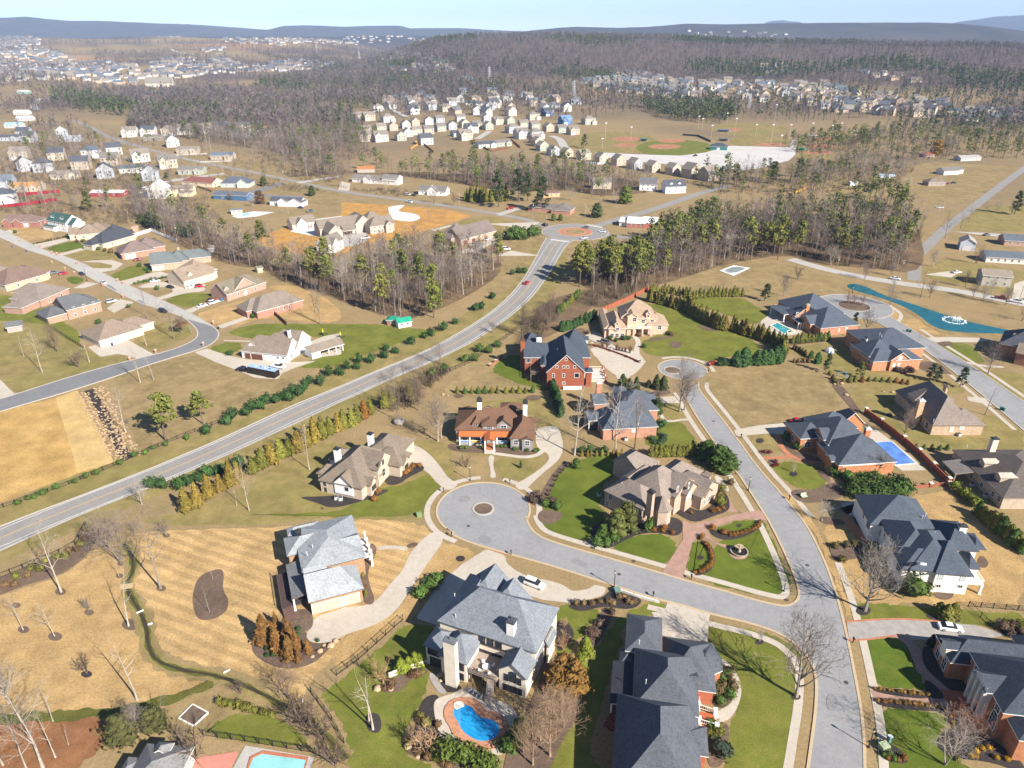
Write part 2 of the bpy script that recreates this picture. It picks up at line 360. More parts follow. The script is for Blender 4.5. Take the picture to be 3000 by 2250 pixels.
sheet('lawn',W('e',990,1300,1290,1290,1340,1330,1200,1450,1100,1460,1010,1420),GR_OLIVE,.011)
sheet('lawn',W('e',640,900,720,780,900,640,980,600,1130,560,1200,700,1290,860,1000,900),GR_DEAD,.005)
sheet('lawn',W('e',960,740,1080,640,1180,640,1180,800,1340,850,1340,880,1150,830,1060,790),GR_LUSH,.012)
sheet('lawn',W('e',1550,1310,1700,1290,1880,1290,1800,1400,1690,1480,1690,1659,1330,1659,1320,1560,1360,1440),GR_LUSH,.01)
sheet('lawn',W('h',1265,60,1300,-60,1700,-60,1720,80,1650,110,1580,210,1400,170),GR_LUSH,.012)
sheet('lawn',W('h',1745,250,1800,170,2050,130,2160,180,2180,220,2110,370),GR_LUSH,.011)
sheet('lawn',W('e',1950,1240,2020,1080,2212,1060,2300,1200,2270,1240)+W('f',60,1180,150,1260,0,1280),GR_GREEN,.01)
sheet('lawn',W('e',2050,950,2212,950)+W('f',40,1060,0,1070)+W('e',2110,1060),GR_OLIVE,.012)
sheet('lawn',W('e',1960,300,2212,340)+W('f',200,420,420,520,530,610,420,660,340,640,160,690,0,650)+W('e',2212,650,1980,650,1930,560,2120,480,2120,420),GR_GREEN,.008)
sheet('lawn',W('f',0,280,200,265,400,270,480,330,560,370,540,420,440,450,300,380,150,340),GR_GREEN,.009)
sheet('lawn',W('f',160,740,340,710,640,700,760,740,880,740,960,850,1050,930,1010,980,880,1010,690,1090,350,1110,260,1000,160,860),GR_DEAD,.009)
sheet('lawn',W('f',680,620,760,590,1080,540,1080,620,1250,740,1550,780,1800,830,1850,900,1400,860,1100,830,980,800,900,720),GR_OLIVE,.008)
sheet('lawn',W('f',1040,830,1420,850,1400,900,1330,1050,1700,1180,1950,1170,1960,1000,2212,1130,2212,1320,1700,1240,1450,1220,1180,1020,1120,960),GR_OLIVE,.007)
sheet('lawn',W('f',860,270,1180,230,1350,300,1420,420,1560,400,1700,470,2140,510,2100,530,1600,510,1450,470,1330,400),GR_TAN,.006)
sheet('lawn',W('f',-100,230,100,90,250,0,450,20,700,60,900,120,1060,150,1060,200,1100,240,900,260,700,210,560,310,380,250,200,250,0,240),GR_DEAD,.004)
sheet('lawn',W('f',1640,560,1850,560,1980,700,1860,690,1700,620),GR_GREEN,.009)
sheet('lawn',W('f',1900,740,2212,760,2212,940),GR_OLIVE,.008)
sheet('lawn',W('f',410,1160,560,1150,640,1240,640,1290,500,1260),GR_OLIVE,.01)
sheet('lawn',W('f',580,1370,620,1330,900,1350,960,1460,860,1520,720,1500,640,1430),GR_GREEN,.01)
sheet('lawn',W('f',1400,1560,1800,1520,2000,1659)+W('i',1750,-60,1900,0,2212,300,2212,620,1850,600,1500,590,1150,600,1090,520,1010,330,880,90,1060,60,1150,230,1350,400,1400,550,1620,540,1700,480,1920,470,1880,250,1620,60),GR_TAN,.006)
sheet('lawn',W('i',1110,590,1300,600,1560,610,1850,640,2212,650,2212,760,2000,740,1700,710,1300,690,1120,705),GR_GREEN,.009)
sheet('lawn',W('i',1150,840,1300,815,1400,810,1470,850,1490,950,1560,1100,1590,1160,1230,1140),GR_LUSH,.01)
sheet('lawn',W('i',1250,1260,1500,1280,1680,1300,1720,1370,1660,1420,1650,1500,1750,1620,1900,1659,1900,1900,1260,1900,1265,1659),GR_LUSH,.01)
sheet('lawn',W('i',165,705,330,740,640,810,760,900,790,990,780,1200,740,1450,700,1659,690,1900,200,1900,270,1600,310,1380,380,1200,370,1080,250,940,165,850),GR_GREEN,.01)
sheet('lawn',W('i',100,400,250,170,500,50,530,60,610,250,700,440,700,530,640,550,400,525,160,460),GR_LUSH,.010)
sheet('lawn',W('i',20,370,60,210,100,180,170,200,200,280,160,350,60,400),GR_LUSH,.011)
sheet('lawn',W('i',200,110,330,60,460,45,490,80,380,130,260,150),GR_LUSH,.012)
sheet('lawn',W('d',-400,260,0,240,150,280,300,340,420,440,520,480,500,560,650,660,830,640,840,680,500,780,100,900,60,840,-400,700),GR_OLIVE,.004)
sheet('lawn',W('d',0,250,140,270,310,340,320,400,420,430,510,490,520,580,420,540,300,440,0,420,-300,380,-300,270),GR_GREEN,.006)
sheet('lawn',W('d',880,590,900,470,1150,410,1250,480,1240,520,1100,580,1000,630),GR_OLIVE,.008)
sheet('lawn',W('d',1050,290,1180,240,1350,240,1400,270,1230,340),GR_GREEN,.008)
sheet('lawn',W('d',1250,380,1420,330,1640,270,1700,350,1650,390,1450,440,1380,440),GR_TAN,.008)
sheet('lawn',W('d',1500,480,1640,410,1800,400,2050,440,2212,420,2212,360,2100,260,1900,190,1720,190,1960,300,1600,340,1500,430),GR_TAN,.006)
sheet('lawn',W('d',1450,500,1620,440,1900,440,2212,440)+W('e',200,440,560,480,680,480,400,560,150,640,0,700)+W('d',2100,730,1900,720,2100,640,2200,600,2212,540,2000,520,1620,540),GR_GREEN,.007)
sheet('lawn',W('d',1340,600,1450,560,1570,560,1560,620,1440,640),GR_GREEN,.009)
sheet('lawn',W('d',690,810,900,720,1250,640,1340,660,1500,720,1600,790,1850,800,2100,720,2180,740,2000,850,1700,1000,1400,1110,1000,1260,900,1270,840,1100,760,930),GR_DEAD,.005)
sheet('lawn',W('d',570,65,640,45,740,60,730,95,640,105),GR_OLIVE,.01)
sheet('lawn',W('d',700,130,850,60,930,60,960,110,850,160,760,160),GR_GREEN,.008)
sheet('lawn',W('a',290,1610,470,1560,590,1590,380,1640),GR_LUSH,.01)
sheet('lawn',W('a',220,1580,330,1550,350,1570,260,1600),GR_GREEN,.011)
sheet('lawn',W('a',390,1659,600,1600,760,1640)+W('d',760,20,520,30,400,10),GR_OLIVE,.009)
sheet('lawn',W('a',0,1520,100,1460,330,1500,360,1540,150,1570),GR_TAN,.008)
sheet('lawn',W('d',900,210,1100,190,1130,230,1000,260,930,240),GR_DEAD,.01)
sheet('lawn',W('d',420,140,500,130,560,160,480,190),GR_LUSH,.01)
sheet('field',W('d',-500,1120,0,1010,360,920,500,870,740,1340,480,1420,0,1600,-500,1800),STRAW,.008)
sheet('matting',W('d',360,920,500,870,560,970,740,1340,500,1400,460,1250),NET,.02,0)
sheet('building_plot',W('a',1680,1540,1900,1450,2212,1400)+W('b',0,1310,300,1330,480,1340,700,1360,850,1400,720,1440,600,1480,420,1530,300,1560,100,1580,0,1659)+W('a',2000,1659,1800,1620,1700,1590),SOIL,.01)
sheet('field',W('a',900,1300,1300,1250,1500,1330,1650,1420,1450,1470,1250,1460,1000,1380,880,1380),GR_DEAD,.006)
sheet('field',W('a',1650,1250,1850,1200,2150,1230,2212,1260)+W('b',200,1320,0,1330)+W('a',2100,1340,1960,1300,1760,1290),GR_DEAD,.006)
sheet('field',W('a',1430,1070,1700,1040,2100,1090,2212,1100)+W('b',0,1140,0,1210)+W('a',2100,1210,1700,1140),GR_DEAD,.005)
sheet('field',W('b',600,1520,800,1420,960,1400,1200,1460,1170,1520,1000,1480,700,1560),GR_OLIVE,.007)
sheet('field',W('b',1430,1640,1480,1570,1600,1550,1780,1550,1760,1659)+W('e',1560,-20,1430,10),GR_DEAD,.007)
sheet('field',W('b',1000,1380,1150,1330,1500,1330,1800,1330,1700,1410,1500,1450,1300,1440),GR_DEAD,.006)
sheet('field',W('c',850,1210,1000,1150,1200,1180,1400,1230,1300,1300,1050,1290),GR_DEAD,.006)
sheet('field',W('c',1450,1090,1600,1050,2200,1080,1900,1300,1600,1330,1400,1150),GR_DEAD,.006)
sheet('field',W('c',1800,1440,1950,1330,2212,1330,2400,1330,2400,1560,2212,1500,1800,1500),GR_OLIVE,.006)
sheet('field',W('f',1550,80,1700,10,2212,100,2400,200,2212,270,1900,200,1600,150),GR_OLIVE,.006)
sheet('field',W('a',1010,700,1250,685,1420,705,1400,720,1100,720),GR_TAN,.006,0)
sheet('wood_floor',W('e',1150,620,1190,470,1330,300,1430,255,1560,235,1640,330,1450,460,1350,520,1250,560),LITTER,.008)
sheet('wood_floor',W('e',1560,255,1700,175,1980,110,2010,200,1700,340,1620,330),LITTER,.008)
# ---- main road ----------------------------------------------------------------------------------
ML=W('g',-900,470,-450,270,0,95,240,0)+W('d',520,1556,850,1428,1150,1306,1440,1182,1700,1060,1940,950,2212,843)+W('e',180,764,430,665,600,590,820,465,960,372,1060,290,1130,215,1200,120,1265,0)+W('b',1300,1590,1330,1540)
MR=W('g',-900,680,-450,450,0,252,280,122,560,0)+W('d',800,1565,1120,1440,1480,1285,1760,1155,2000,1045,2212,940)+W('e',60,918,300,806,580,690,850,560,980,470,1130,365,1260,240,1340,120,1395,30)+W('b',1460,1580,1540,1545)
ML=chaikin(ML,3,False); MR=chaikin(MR,3,False)
sheet('main_road',ML+MR[::-1],ASPH2,.03,0)
def resample(p,n):
 L=[0.]
 for a,b in zip(p,p[1:]): L.append(L[-1]+(b-a).length)
 o=[]
 for k in range(n):
  d=L[-1]*k/(n-1); i=min(len(p)-2,max(0,int(np.searchsorted(L,d))-1)); t=(d-L[i])/max(1e-6,L[i+1]-L[i]); o.append(p[i].lerp(p[i+1],min(1,max(0,t))))
 return o
_a=resample(ML,160); _b=resample(MR,160)
MC=chaikin([(_a[k]+_b[k])/2 for k in range(0,158,3)],2,False)
_hw=[(_a[k]-_b[k]).length for k in range(0,150,10)]
for o_ in (.16,-.16):band('centre_line',MC,.12,YELLOWP,.05,0,o_)
for s_ in (1,-1):band('edge_line',MC,.16,WHITEP,.05,0,s_*3.75)
kerb(ML,KERBG,.5,.12,0);
band('road_shoulder',MR,.7,CONCG,.032,0)
R2=W('b',1330,1470,1180,1415,990,1385,700,1335,450,1302,0,1243)+W('a',2000,1195,1700,1128,1450,1080,1200,1030,950,965)+[G('a',700,890),G('a',540,800),G('a',330,740),G('a',225,690),G('a',200,640)]
band('side_road',R2,6.4,ASPH2,.032,3)
band('centre_line',R2[:11],.3,YELLOWP,.055,3)
band('side_road',W('b',1640,1470,1760,1430,2000,1365,2212,1292)+W('c',60,1270,160,1240,300,1200),7.5,ASPH2,.033,3)
band('side_road',W('b',1640,1520,1800,1535,1960,1545,2212,1590)+W('c',140,1560),7.2,ASPH2,.034,3)
RB=P('b',1515,1503)
sheet('roundabout',circle(RB,20),ASPH2,.04,0);kerb(circle(RB,20.2),KERBG,.4,.1,0,True)
sheet('roundabout_apron',circle(RB,10.2),PAVERR,.06,0);sheet('roundabout_island',circle(RB,6.3),GR_DEAD,.09,0);kerb(circle(RB,10.3),KERB,.35,.12,0,True);kerb(circle(RB,6.4),KERB,.3,.16,0,True)
for cx,cy in ((1415,1560),(1640,1465)):
 c0=P('b',cx,cy);d=(c0-RB);d.z=0;d.normalize();n=Vector((-d.y,d.x,0));v=[];f=[];LAYER[0]+=1
 for k in range(-5,6):
  q=c0+n*k*1.05; j=len(v); v+=[(*(q+n*a*.3+d*b*1.3).xy,.07+LAYER[0]*.0002) for a,b in ((-1,-1),(1,-1),(1,1),(-1,1))]; f.append((j,j+1,j+2,j+3))
 tag(link('crosswalk_marking',mesh('crosswalk_marking',v,f,WHITEP)),kind='structure')
band('side_road',W('f',1500,160,1500,60,1510,0)+W('c',1590,1590,1700,1480,1900,1330,2080,1190,2230,1080,2500,880),6.2,ASPH2,.034,3)
band('side_road',W('f',700,20,880,75,1100,125,1300,160,1500,190,1750,220,2000,270,2212,315,2600,390),7.,CONCG,.035,3)
# ---- estate roads --------------------------------------------------------------------------------
C1=(P('e',920,1640)+Vector((0,0,0)));C1R=11.6
S_low=W('h',680,110,740,165,950,237,1300,330,1650,440,2000,555)+W('i',0,605,180,662,450,722,650,795,770,890,835,970,862,1050,868,1150,860,1300,840,1450,812,1659,760,2000)
S_up=W('h',1195,30,1215,90,1270,155,1400,205,1700,290,2100,405)+W('i',0,440,250,507,500,580,640,610,700,605,748,570,756,520,735,440,690,330,640,220,560,60)+W('f',520,1659,440,1530,330,1370,200,1200,100,1060,40,955,0,885)
S_rt=W('i',1195,2000,1180,1659,1175,1450,1155,1270,1120,1080,1075,850,1030,660,980,480,920,320,840,150,770,40)+W('f',640,1540,500,1390,360,1195,235,1030,150,925,100,860,105,815)
C2=P('e',2210,735);C2R=(P('f',150,735)-C2).length
sheet('estate_road',chaikin(S_low,2,False)+chaikin(S_rt,2,False)+chaikin(S_up[::-1],2,False),ASPH,.04,0)
sheet('turning_circle',circle(C1,C1R),ASPH,.042,0)
sheet('turning_circle',circle(C2,C2R),ASPH,.042,0)
for l in (S_low,S_up,S_rt): kerb(l,KERB,.5,.13,2)
def arc(c,r,a0,a1,n=40): return [c+Vector((r*math.cos(R(a0+(a1-a0)*k/n)),r*math.sin(R(a0+(a1-a0)*k/n)),0)) for k in range(n+1)]
kerb(arc(C1,C1R+.2,-20,236),KERB,.5,.13,0)
kerb(arc(C2,C2R+.2,-25,262),KERB,.5,.13,0)
for c,r,mt in ((C1,2.55,MULCH),(P('e',2145,742),2.9,MULCH)):
 kerb(circle(c,r),KERBG,.5,.2,0,True);sheet('planted_island',circle(c,r-.2),mt,.13,0)
def pave(pts,d,w=1.5,m=CONC,sm=2):
 p=chaikin(pts,sm,False);p=offset(p,d);band('pavement',p,w,m,.03,0)
pave(S_low[5:],-2.9); pave(S_up,2.6); pave(S_rt[1:9],-2.9,1.5); pave(S_rt[10:],-2.7,1.4)
pave(arc(C1,C1R+2.6,95,245),0,1.5,CONC,0); pave(arc(C1,C1R+2.6,-15,70),0,1.5,CONC,0); pave(arc(C2,C2R+2.4,-10,120),0,1.5,CONC,0)
sheet('verge',chaikin(offset(S_rt[6:12],-.6),2,False)+chaikin(offset(S_rt[6:12],-2.1),2,False)[::-1],GR_TAN,.02,0)
C3=P('f',1110,325)
sheet('turning_circle',circle(C3,15.5,48),ASPH,.04,0);kerb(circle(C3,15.7),KERBG,.5,.12,0,True)
sheet('estate_road',W('f',1130,400,1250,425,1480,545,1700,705,1860,835,2000,950,2212,1130,2500,1400,2700,1300,2400,1080,2212,945,1900,730,1620,555,1420,440,1340,390,1250,330),ASPH,.043,2)
kerb(W('f',1180,395,1250,425,1480,545,1700,705,1860,835,2000,950,2212,1130,2500,1400),KERBG);kerb(W('f',2700,1300,2400,1080,2212,945,1900,730,1620,555,1430,445,1345,395),KERBG)
pave(W('f',1500,475,1620,555,1900,730,2212,945,2400,1080),2.6,1.5,CONC);pave(W('f',1480,545,1700,705,1860,835,2000,950,2212,1130),-2.6,1.4,CONC)
kerb(circle(C3,6.8),KERBG,.5,.2,0,True);sheet('planted_island',circle(C3,6.6),MULCH,.13,0)
band('footpath',W('f',1340,320,1400,360,1420,390,1400,420,1380,450),1.6,CONC,.03,2)
LU=W('a',-300,1440,0,1535,170,1620)+W('d',360,15,600,150,860,290,1080,360,1190,395,1260,455,1288,500,1265,545,1150,598,1000,640,700,712,400,800,0,930,-400,1040)
LL=W('a',-300,1500,0,1590,80,1625)+W('d',310,30,420,100)
LR=W('a',-300,1400,0,1480,200,1580,330,1640)+W('d',480,20,700,130,1000,265,1230,368,1390,458,1425,510,1390,560,1310,602,1000,692,600,832,0,1008,-400,1130)
sheet('estate_road',chaikin(LU,2,False)+chaikin(LR[::-1],2,False),CONCG,.04,0)
sheet('road_surface',W('d',1180,400,1240,440,1290,500,1262,547,1150,599,1000,641,700,713,400,801,0,931,-400,1041,-400,1128,0,1006,600,830,1000,690,1310,600,1390,558,1422,510,1385,458),ASPH3,.055,1)
for l in (LU,LR): kerb(l,KERBG,.5,.13,2)
pave(LR[8:],-1.2,1.3,CONC)
# ---- drives and paths ----------------------------------------------------------------------------
def drive(pts,m=CONC,sm=2,name='driveway',z=.03):
 return sheet(name,roundoff(pts,1,.5) if sm==1 else pts,m,z,0 if sm<2 else 2)
drive(W('h',600,110,680,170,560,330,470,470,360,640,240,730,0,800)+W('g',2150,860,2020,850,1960,800,2000,780,2030,680,2212,630)+W('h',0,620,130,610,220,590,330,450,400,380,450,250),CONC,2)
band('footpath',W('h',240,235,330,228,430,240),1.3,CONC,.035,2)
drive(W('h',940,240,1060,280,1070,330,1130,380,1230,430,1330,440,1430,470,1500,515,1600,500,1640,470,1720,490,1700,540,1600,570,1480,590,1300,570,1100,500,980,480,880,500,760,600,640,740,480,690,640,460,780,340),CONC,1)
sheet('driveway_apron',W('h',950,228,1060,265,1090,285,970,250),PAVERR,.05,0)
drive(W('e',380,1220,460,1215,560,1270,640,1360,690,1440,770,1480,690,1530,620,1470,560,1400,500,1370,460,1330,430,1340),CONC,2)
drive(chaikin(W('e',1260,1115,1330,1105,1400,1100,1425,1160,1440,1230,1425,1300,1380,1350,1290,1420,1180,1530,1110,1490,1200,1440,1290,1380,1345,1325,1345,1290,1310,1262,1260,1240),1),CONC,1)
drive(W('e',945,1295,995,1290,980,1360,1010,1440,960,1440,970,1400),CONC,2,'footpath')
band('footpath',W('e',985,1278,1080,1290,1180,1305,1260,1295,1310,1260),1.7,CONC,.035,2)
drive(W('e',1540,490,1620,480,1710,520,1760,590,1900,610,1980,680,1930,740,1880,780,1800,790,1700,720,1640,640,1610,590,1740,590,1600,540),CONC,2)
drive(W('e',1610,600,1740,600,1860,690,1930,720,1880,740,1870,790,1790,800,1740,700,1640,650),CONC,1)
band('footpath',W('e',1900,520,1930,560,1910,600,1920,650,1960,690),2.,CONC,.036,2)
drive(W('e',2000,920,2212,905,2212,955,2000,950),CONC,1)
band('footpath',W('e',2070,1030,2090,1060,2130,1075,2212,1060)+W('f',60,1062),1.2,CONC,.035,2)
drive(W('h',2090,650,2120,570,2212,600,2400,640)+W('i',170,690,160,840,0,830)+W('h',2080,800,2010,650),CONC,0)
drive(W('i',1060,710,1200,700,1340,690,1500,695,1900,735,2100,800,1900,830,1640,830,1500,830,1350,810,1200,830,1080,830),PAVERG,1,'driveway')
band('driveway_edging',W('i',1060,712,1200,702,1340,692,1500,697,1700,712),.5,PAVERR,.05,1);band('driveway_edging',W('i',1080,830,1200,828,1350,806,1400,800),.5,PAVERR,.05,1)
band('footpath',W('i',1400,800,1480,850,1520,930,1560,1040,1640,1100,1700,1160,1760,1230,1830,1280),2.2,PAVER,.04,2)
band('footpath',W('i',1230,1190,1400,1205,1580,1225,1700,1240,1800,1260),2.6,PAVER,.045,2)
drive(W('i',250,940,320,1000,370,1080,385,1180,350,1280,300,1350,230,1370,195,1330,240,1280,310,1250,340,1180,320,1080,260,990),CONC,2,'footpath')
drive(W('h',2212,180,2060,420,2120,400,2212,440)+W('i',0,445,20,360,60,200,110,150,200,100,330,55,460,42,545,60,560,0,480,-10,330,20,160,60,60,80,0,55),PAVER,0)
drive(W('i',80,150,160,120,200,200,280,210,300,230,330,215,390,225,430,260,420,300,360,312,310,290,290,240,220,210,150,170),PAVER,1,'footpath',.04)
drive(W('f',250,1650,300,1560,320,1600,340,1659)+W('i',540,30,480,0,300,0),PAVER,2,'footpath')
sheet('footpath',W('f',190,1430,240,1420,300,1500,300,1530,270,1520),CONC,.03,1)
drive(W('f',330,1130,480,1100,690,1080,760,1070,800,1100,690,1130,650,1160,560,1150,400,1165,350,1170),CONC,1)
drive(W('i',880,0,1000,-30,1150,30,1060,20)+W('f',1020,1600,1200,1580,1210,1640,1000,1640),CONCG,1)
drive(W('f',1570,530,1700,525,1900,530,2020,545,1900,560,1640,560),CONC,1)
drive(W('f',1840,910,1960,920,2010,970,1960,960,1850,940),CONC,1)
band('footpath',W('f',1840,690,1950,715,2080,720),1.6,CONC,.03,1);
band('footpath',W('f',610,1160,640,1240,700,1300,800,1330,880,1330),1.7,PAVERR,.036,2);band('footpath',W('f',520,1310,600,1310,700,1300),1.5,PAVERR,.037,1)
for q in ((980,268,1140,265),):band('footpath',W('i',*q),1.6,PAVERR,.036,0)
band('footpath',W('i',1050,30,1100,100,1200,210),1.9,PAVERR,.036,1)
drive(W('d',570,590,650,570,830,545,1000,640,900,670,840,650,760,635,650,655),CONC,1)
drive(W('d',1260,625,1340,600,1400,620,1500,650,1600,670,1900,690,2050,680,1900,730,1830,760,1800,800,1650,790,1560,750,1400,690),CONC,1)
drive(W('d',1450,545,1640,550,1640,558,1450,552),CONC,0,'footpath')
drive(W('d',2000,560,2100,520,2212,500,2212,640,2050,660,1950,640),CONC,1,'terrace')
drive(W('d',1400,455,1600,390,1640,400,1440,470),CONC,1)
drive(W('d',1190,355,1350,300,1480,280,1300,340,1240,370),CONC,1)
drive(W('d',880,200,1000,165,1200,180,1330,200,1330,230,1200,240,1030,290,980,280,1090,250,1130,230,1090,195,930,210),CONC,2)
drive(W('d',780,165,980,110,1040,100,1130,130,960,150,830,190),CONC,1)
drive(W('d',520,40,600,30,720,25,800,50,750,90,640,110,700,115,640,125,560,90,580,80,720,80,730,60,640,42),CONC,1)
drive(W('a',190,1590,420,1545,480,1550,270,1610),CONC,0);drive(W('a',330,1659,560,1600,620,1600,400,1659),CONC,0)
drive(W('d',470,210,560,170,640,180,540,210),CONC,0);drive(W('d',690,340,780,280,870,300,740,370),CONC,0)
drive(W('a',0,1510,60,1490,120,1500,20,1530),CONC,0);drive(W('d',-100,1010,0,930,100,900,0,800,-200,860),CONC,0)
drive(W('a',1880,1500,2050,1420,2212,1400)+W('b',60,1500,-20,1540)+W('a',2100,1540,1980,1520),CONCW,1,'yard')
drive(W('b',300,1340,420,1325,360,1370,480,1385,520,1410,480,1435,400,1435,320,1420),CONCW,2,'yard')
drive(W('b',0,1480,160,1500,170,1560,60,1600,0,1600),CONCG,1,'yard')
drive(W('b',720,1640,860,1600,1000,1520,1060,1530,1000,1570,860,1640),CONC,0);drive(W('b',580,1490,700,1460,740,1460,600,1500),CONC,1)
drive(W('b',930,1450,1290,1440,1170,1500,1190,1480),CONC,0,'footpath')
drive(W('b',0,1175,60,1190,50,1240,-20,1230),CONC,1);drive(W('b',1000,1385,1160,1340,1180,1350,1030,1400),CONCG,0)
drive(W('a',1610,1240,1830,1180,1850,1190,1650,1260,1960,1270,1950,1285,1600,1270),ASPH3,0)
drive(W('a',1920,1180,2212,1135,2212,1145,1940,1190),CONCG,0);drive(W('a',940,1200,1130,1160,1450,1120,1460,1130,1140,1175),CONCG,0)
drive(W('b',1000,1659,1100,1625,1280,1655,1270,1659),CONC,0)
drive(W('c',1750,1500,1950,1510,2110,1520,2100,1540,1900,1520),CONCG,0);drive(W('f',1560,120,1720,100,1790,110,1740,140),CONC,0)
drive(W('f',2150,180,2212,160,2300,250,2130,290),CONC,0)
def ell(c,x,y,rx,ry,n=40,sm=0): return [G(c,x+rx*math.cos(6.2832*k/n),y+ry*math.sin(6.2832*k/n)) for k in range(n)]
sheet('car_park',[G('c',x,y) for x,y in ((-30,1010),(140,990),(300,945),(690,955),(712,905),(735,905),(730,960),(732,1000),(690,1040),(500,1090),(340,1110),(0,1075))],GRAVEL,.02,1)
sheet('car_park',[G('b',x,y) for x,y in ((1640,985),(1900,1000),(2250,1010),(2250,1075),(2000,1055),(1700,1020))],GRAVEL,.02,1)
for q,m,n in ((ell('b',1760,925,290,72),GR_OLIVE,'outfield'),(ell('b',2160,960,250,55),GR_GREEN,'outfield'),(ell('c',440,840,250,42),GR_OLIVE,'outfield'),(ell('c',500,915,200,36),GR_OLIVE,'outfield'),(ell('c',980,890,180,30),GR_DEAD,'outfield'),(ell('c',860,1010,130,30),GR_OLIVE,'outfield')):
 sheet(n,q,m,.01,0)
for q in (ell('b',1850,902,95,18),ell('b',1840,942,75,14),ell('b',2095,950,105,17),ell('b',2140,912,90,14),ell('c',330,842,50,12),ell('c',570,938,100,12),ell('c',950,898,95,13),ell('c',880,988,95,15),ell('c',880,950,110,14)):sheet('infield',q,CLAY,.02,0)
for c,q,wd in (('b',(1360,880,1420,900,1440,950,1480,975),9),('b',(880,900,930,870,960,850),8),('b',(300,700,380,740,420,760),8),('c',(1560,770,1680,740,1790,710),9),('a',(250,640,215,690,235,720),10),('a',(1110,320,1200,350,1330,365,1440,345),12),('a',(1080,375,1130,380,1170,372),10),('a',(500,480,560,460,620,440),10)):
 pp=[G(c,q[k],q[k+1]) for k in range(0,len(q),2)]; pp=dense(chaikin(pp,2,False),15.)
 v=[];f=[];o1=offset(pp,wd/2);o2=offset(pp,-wd/2)
 for a,b in zip(o1,o2): v+=[(a.x,a.y,float(T(a.x,a.y))+.6*(a.length>1100)+.04),(b.x,b.y,float(T(b.x,b.y))+.6*(b.length>1100)+.04)]
 f=[(2*k,2*k+1,2*k+3,2*k+2) for k in range(len(pp)-1)];tag(link('side_road',mesh('side_road',v,f,CONCG)),kind='structure')
# ---- mulch beds ------------------------------------------------------------------------------------
def bed(pts,m=MULCH,sm=2,name='mulch_bed'):return sheet(name,pts,m,.026,sm)
bed(W('g',1280,430,1340,390,1430,365,1455,400,1440,500,1485,570,1470,650,1380,700,1290,705,1255,640,1245,540))
bed(W('g',1630,850,1680,740,1810,690,2000,780,1980,810,2030,860,2212,830)+W('h',0,820,-30,830)+W('g',2050,980,1900,1020,1780,1010,1640,930))
bed(W('g',1820,680,1950,620,2030,650,2030,760,1950,780,1830,740));bed(W('h',110,260,200,190,240,250,170,370,180,470,230,590,150,610,110,480))
bed(W('h',420,210,490,195,500,220,430,240))
for x,y,rx in ((393,517,36),(153,763,38),(358,808,46),(578,652,32),(562,1052,36),(1045,495,32),(850,730,60),(775,415,25),(1078,152,24),(785,335,24),(105,605,30)):bed(ell('g',x,y,rx,rx*.62,20),MULCH if x!=562 else MULCHD,0)
bed(W('g',-200,500,0,420,300,300,480,240,600,120,660,130,560,290,400,410,180,470,0,540,-200,600))
bed(W('h',490,1310,530,1210,600,1180,640,1200,620,1260,600,1300,650,1380,650,1470,640,1540,500,1560,420,1510,420,1450,480,1420),MULCHD)
bed(W('h',390,1500,460,1450,560,1470,640,1540,860,1640,1000,1659,1000,1750,700,1720,600,1600,440,1590),MULCH)
bed(W('h',150,1330,190,1300,250,1310,265,1400,230,1440,170,1420),MULCHD);bed(ell('h',772,303,30,20,20),MULCHD,0)
bed(W('h',310,1080,560,1000,560,1060,450,1080,400,1150,330,1180,240,1160),MULCH);bed(W('h',620,1070,680,1100,800,1130,720,1180,640,1150),MULCHD)
bed(W('h',1460,600,1700,560,1740,500,1900,540,1960,580,1880,640,1700,610,1560,650,1490,630),MULCHD)
bed(W('h',1680,630,1780,640,1720,760,1660,860,1560,960,1540,920,1620,790),MULCH);bed(W('h',1395,690,1470,710,1510,780,1500,830,1440,900,1390,900),MULCHD)
bed(W('h',1330,960,1470,900,1540,1000,1560,1200,1540,1330,1420,1500,1360,1659,1300,1800,1040,1800,1060,1560,1200,1300,1240,1200),MULCH)
bed(W('h',1620,90,1720,60,1900,60,2212,20,2212,170,2040,130,1900,150,1760,230,1700,240,1610,200),MULCHD)
bed(W('E',1200,1085,1420,1005,1650,1110,1830,1000,1990,800,2060,850,2095,950,2095,1090,1800,1190,1550,1285,1300,1150),MULCHD)
bed(W('h',1265,30,1300,-20,1430,0,1440,30,1360,90,1290,70),MULCH)
bed(W('e',690,1210,1000,1250,1060,1230,1280,1240,1280,1280,1180,1300,1000,1270,900,1280,760,1270,690,1250),MULCH)
bed(W('e',270,1440,300,1370,480,1330,560,1380,440,1430,380,1480,300,1490),MULCHD);bed(W('e',-300,1560,-100,1560,60,1540,200,1520,330,1510,240,1560,100,1600,-60,1640,-160,1600),MULCHD)
bed(W('e',1350,1440,1430,1340,1500,1330,1400,1420,1340,1540,1310,1600,1280,1560),MULCH)
bed(ell('e',1245,920,50,18,20),MULCH,0);bed(ell('e',760,908,30,12,20),MULCH,0);bed(W('e',1480,490,1560,460,1600,500,1560,540,1500,560),MULCH)
bed(W('e',1930,590,2010,530,2120,520,2170,520,2100,540,1960,560),MULCH);bed(ell('e',2165,575,40,22,24),MULCH,0);bed(W('e',2000,880,2120,860,2140,900,2010,910),MULCH)
bed(W('f',480,1260,560,1250,600,1280,500,1290),MULCH);bed(W('f',540,1340,580,1310,620,1330,600,1360),MULCH);bed(W('f',640,1190,700,1260,900,1310,900,1340,760,1320,660,1250),MULCH)
bed(W('f',680,1510,860,1520,960,1460,1040,1480,1060,1560,900,1600,740,1600),MULCH);bed(W('f',860,1340,960,1440,960,1480,880,1420),MULCH)
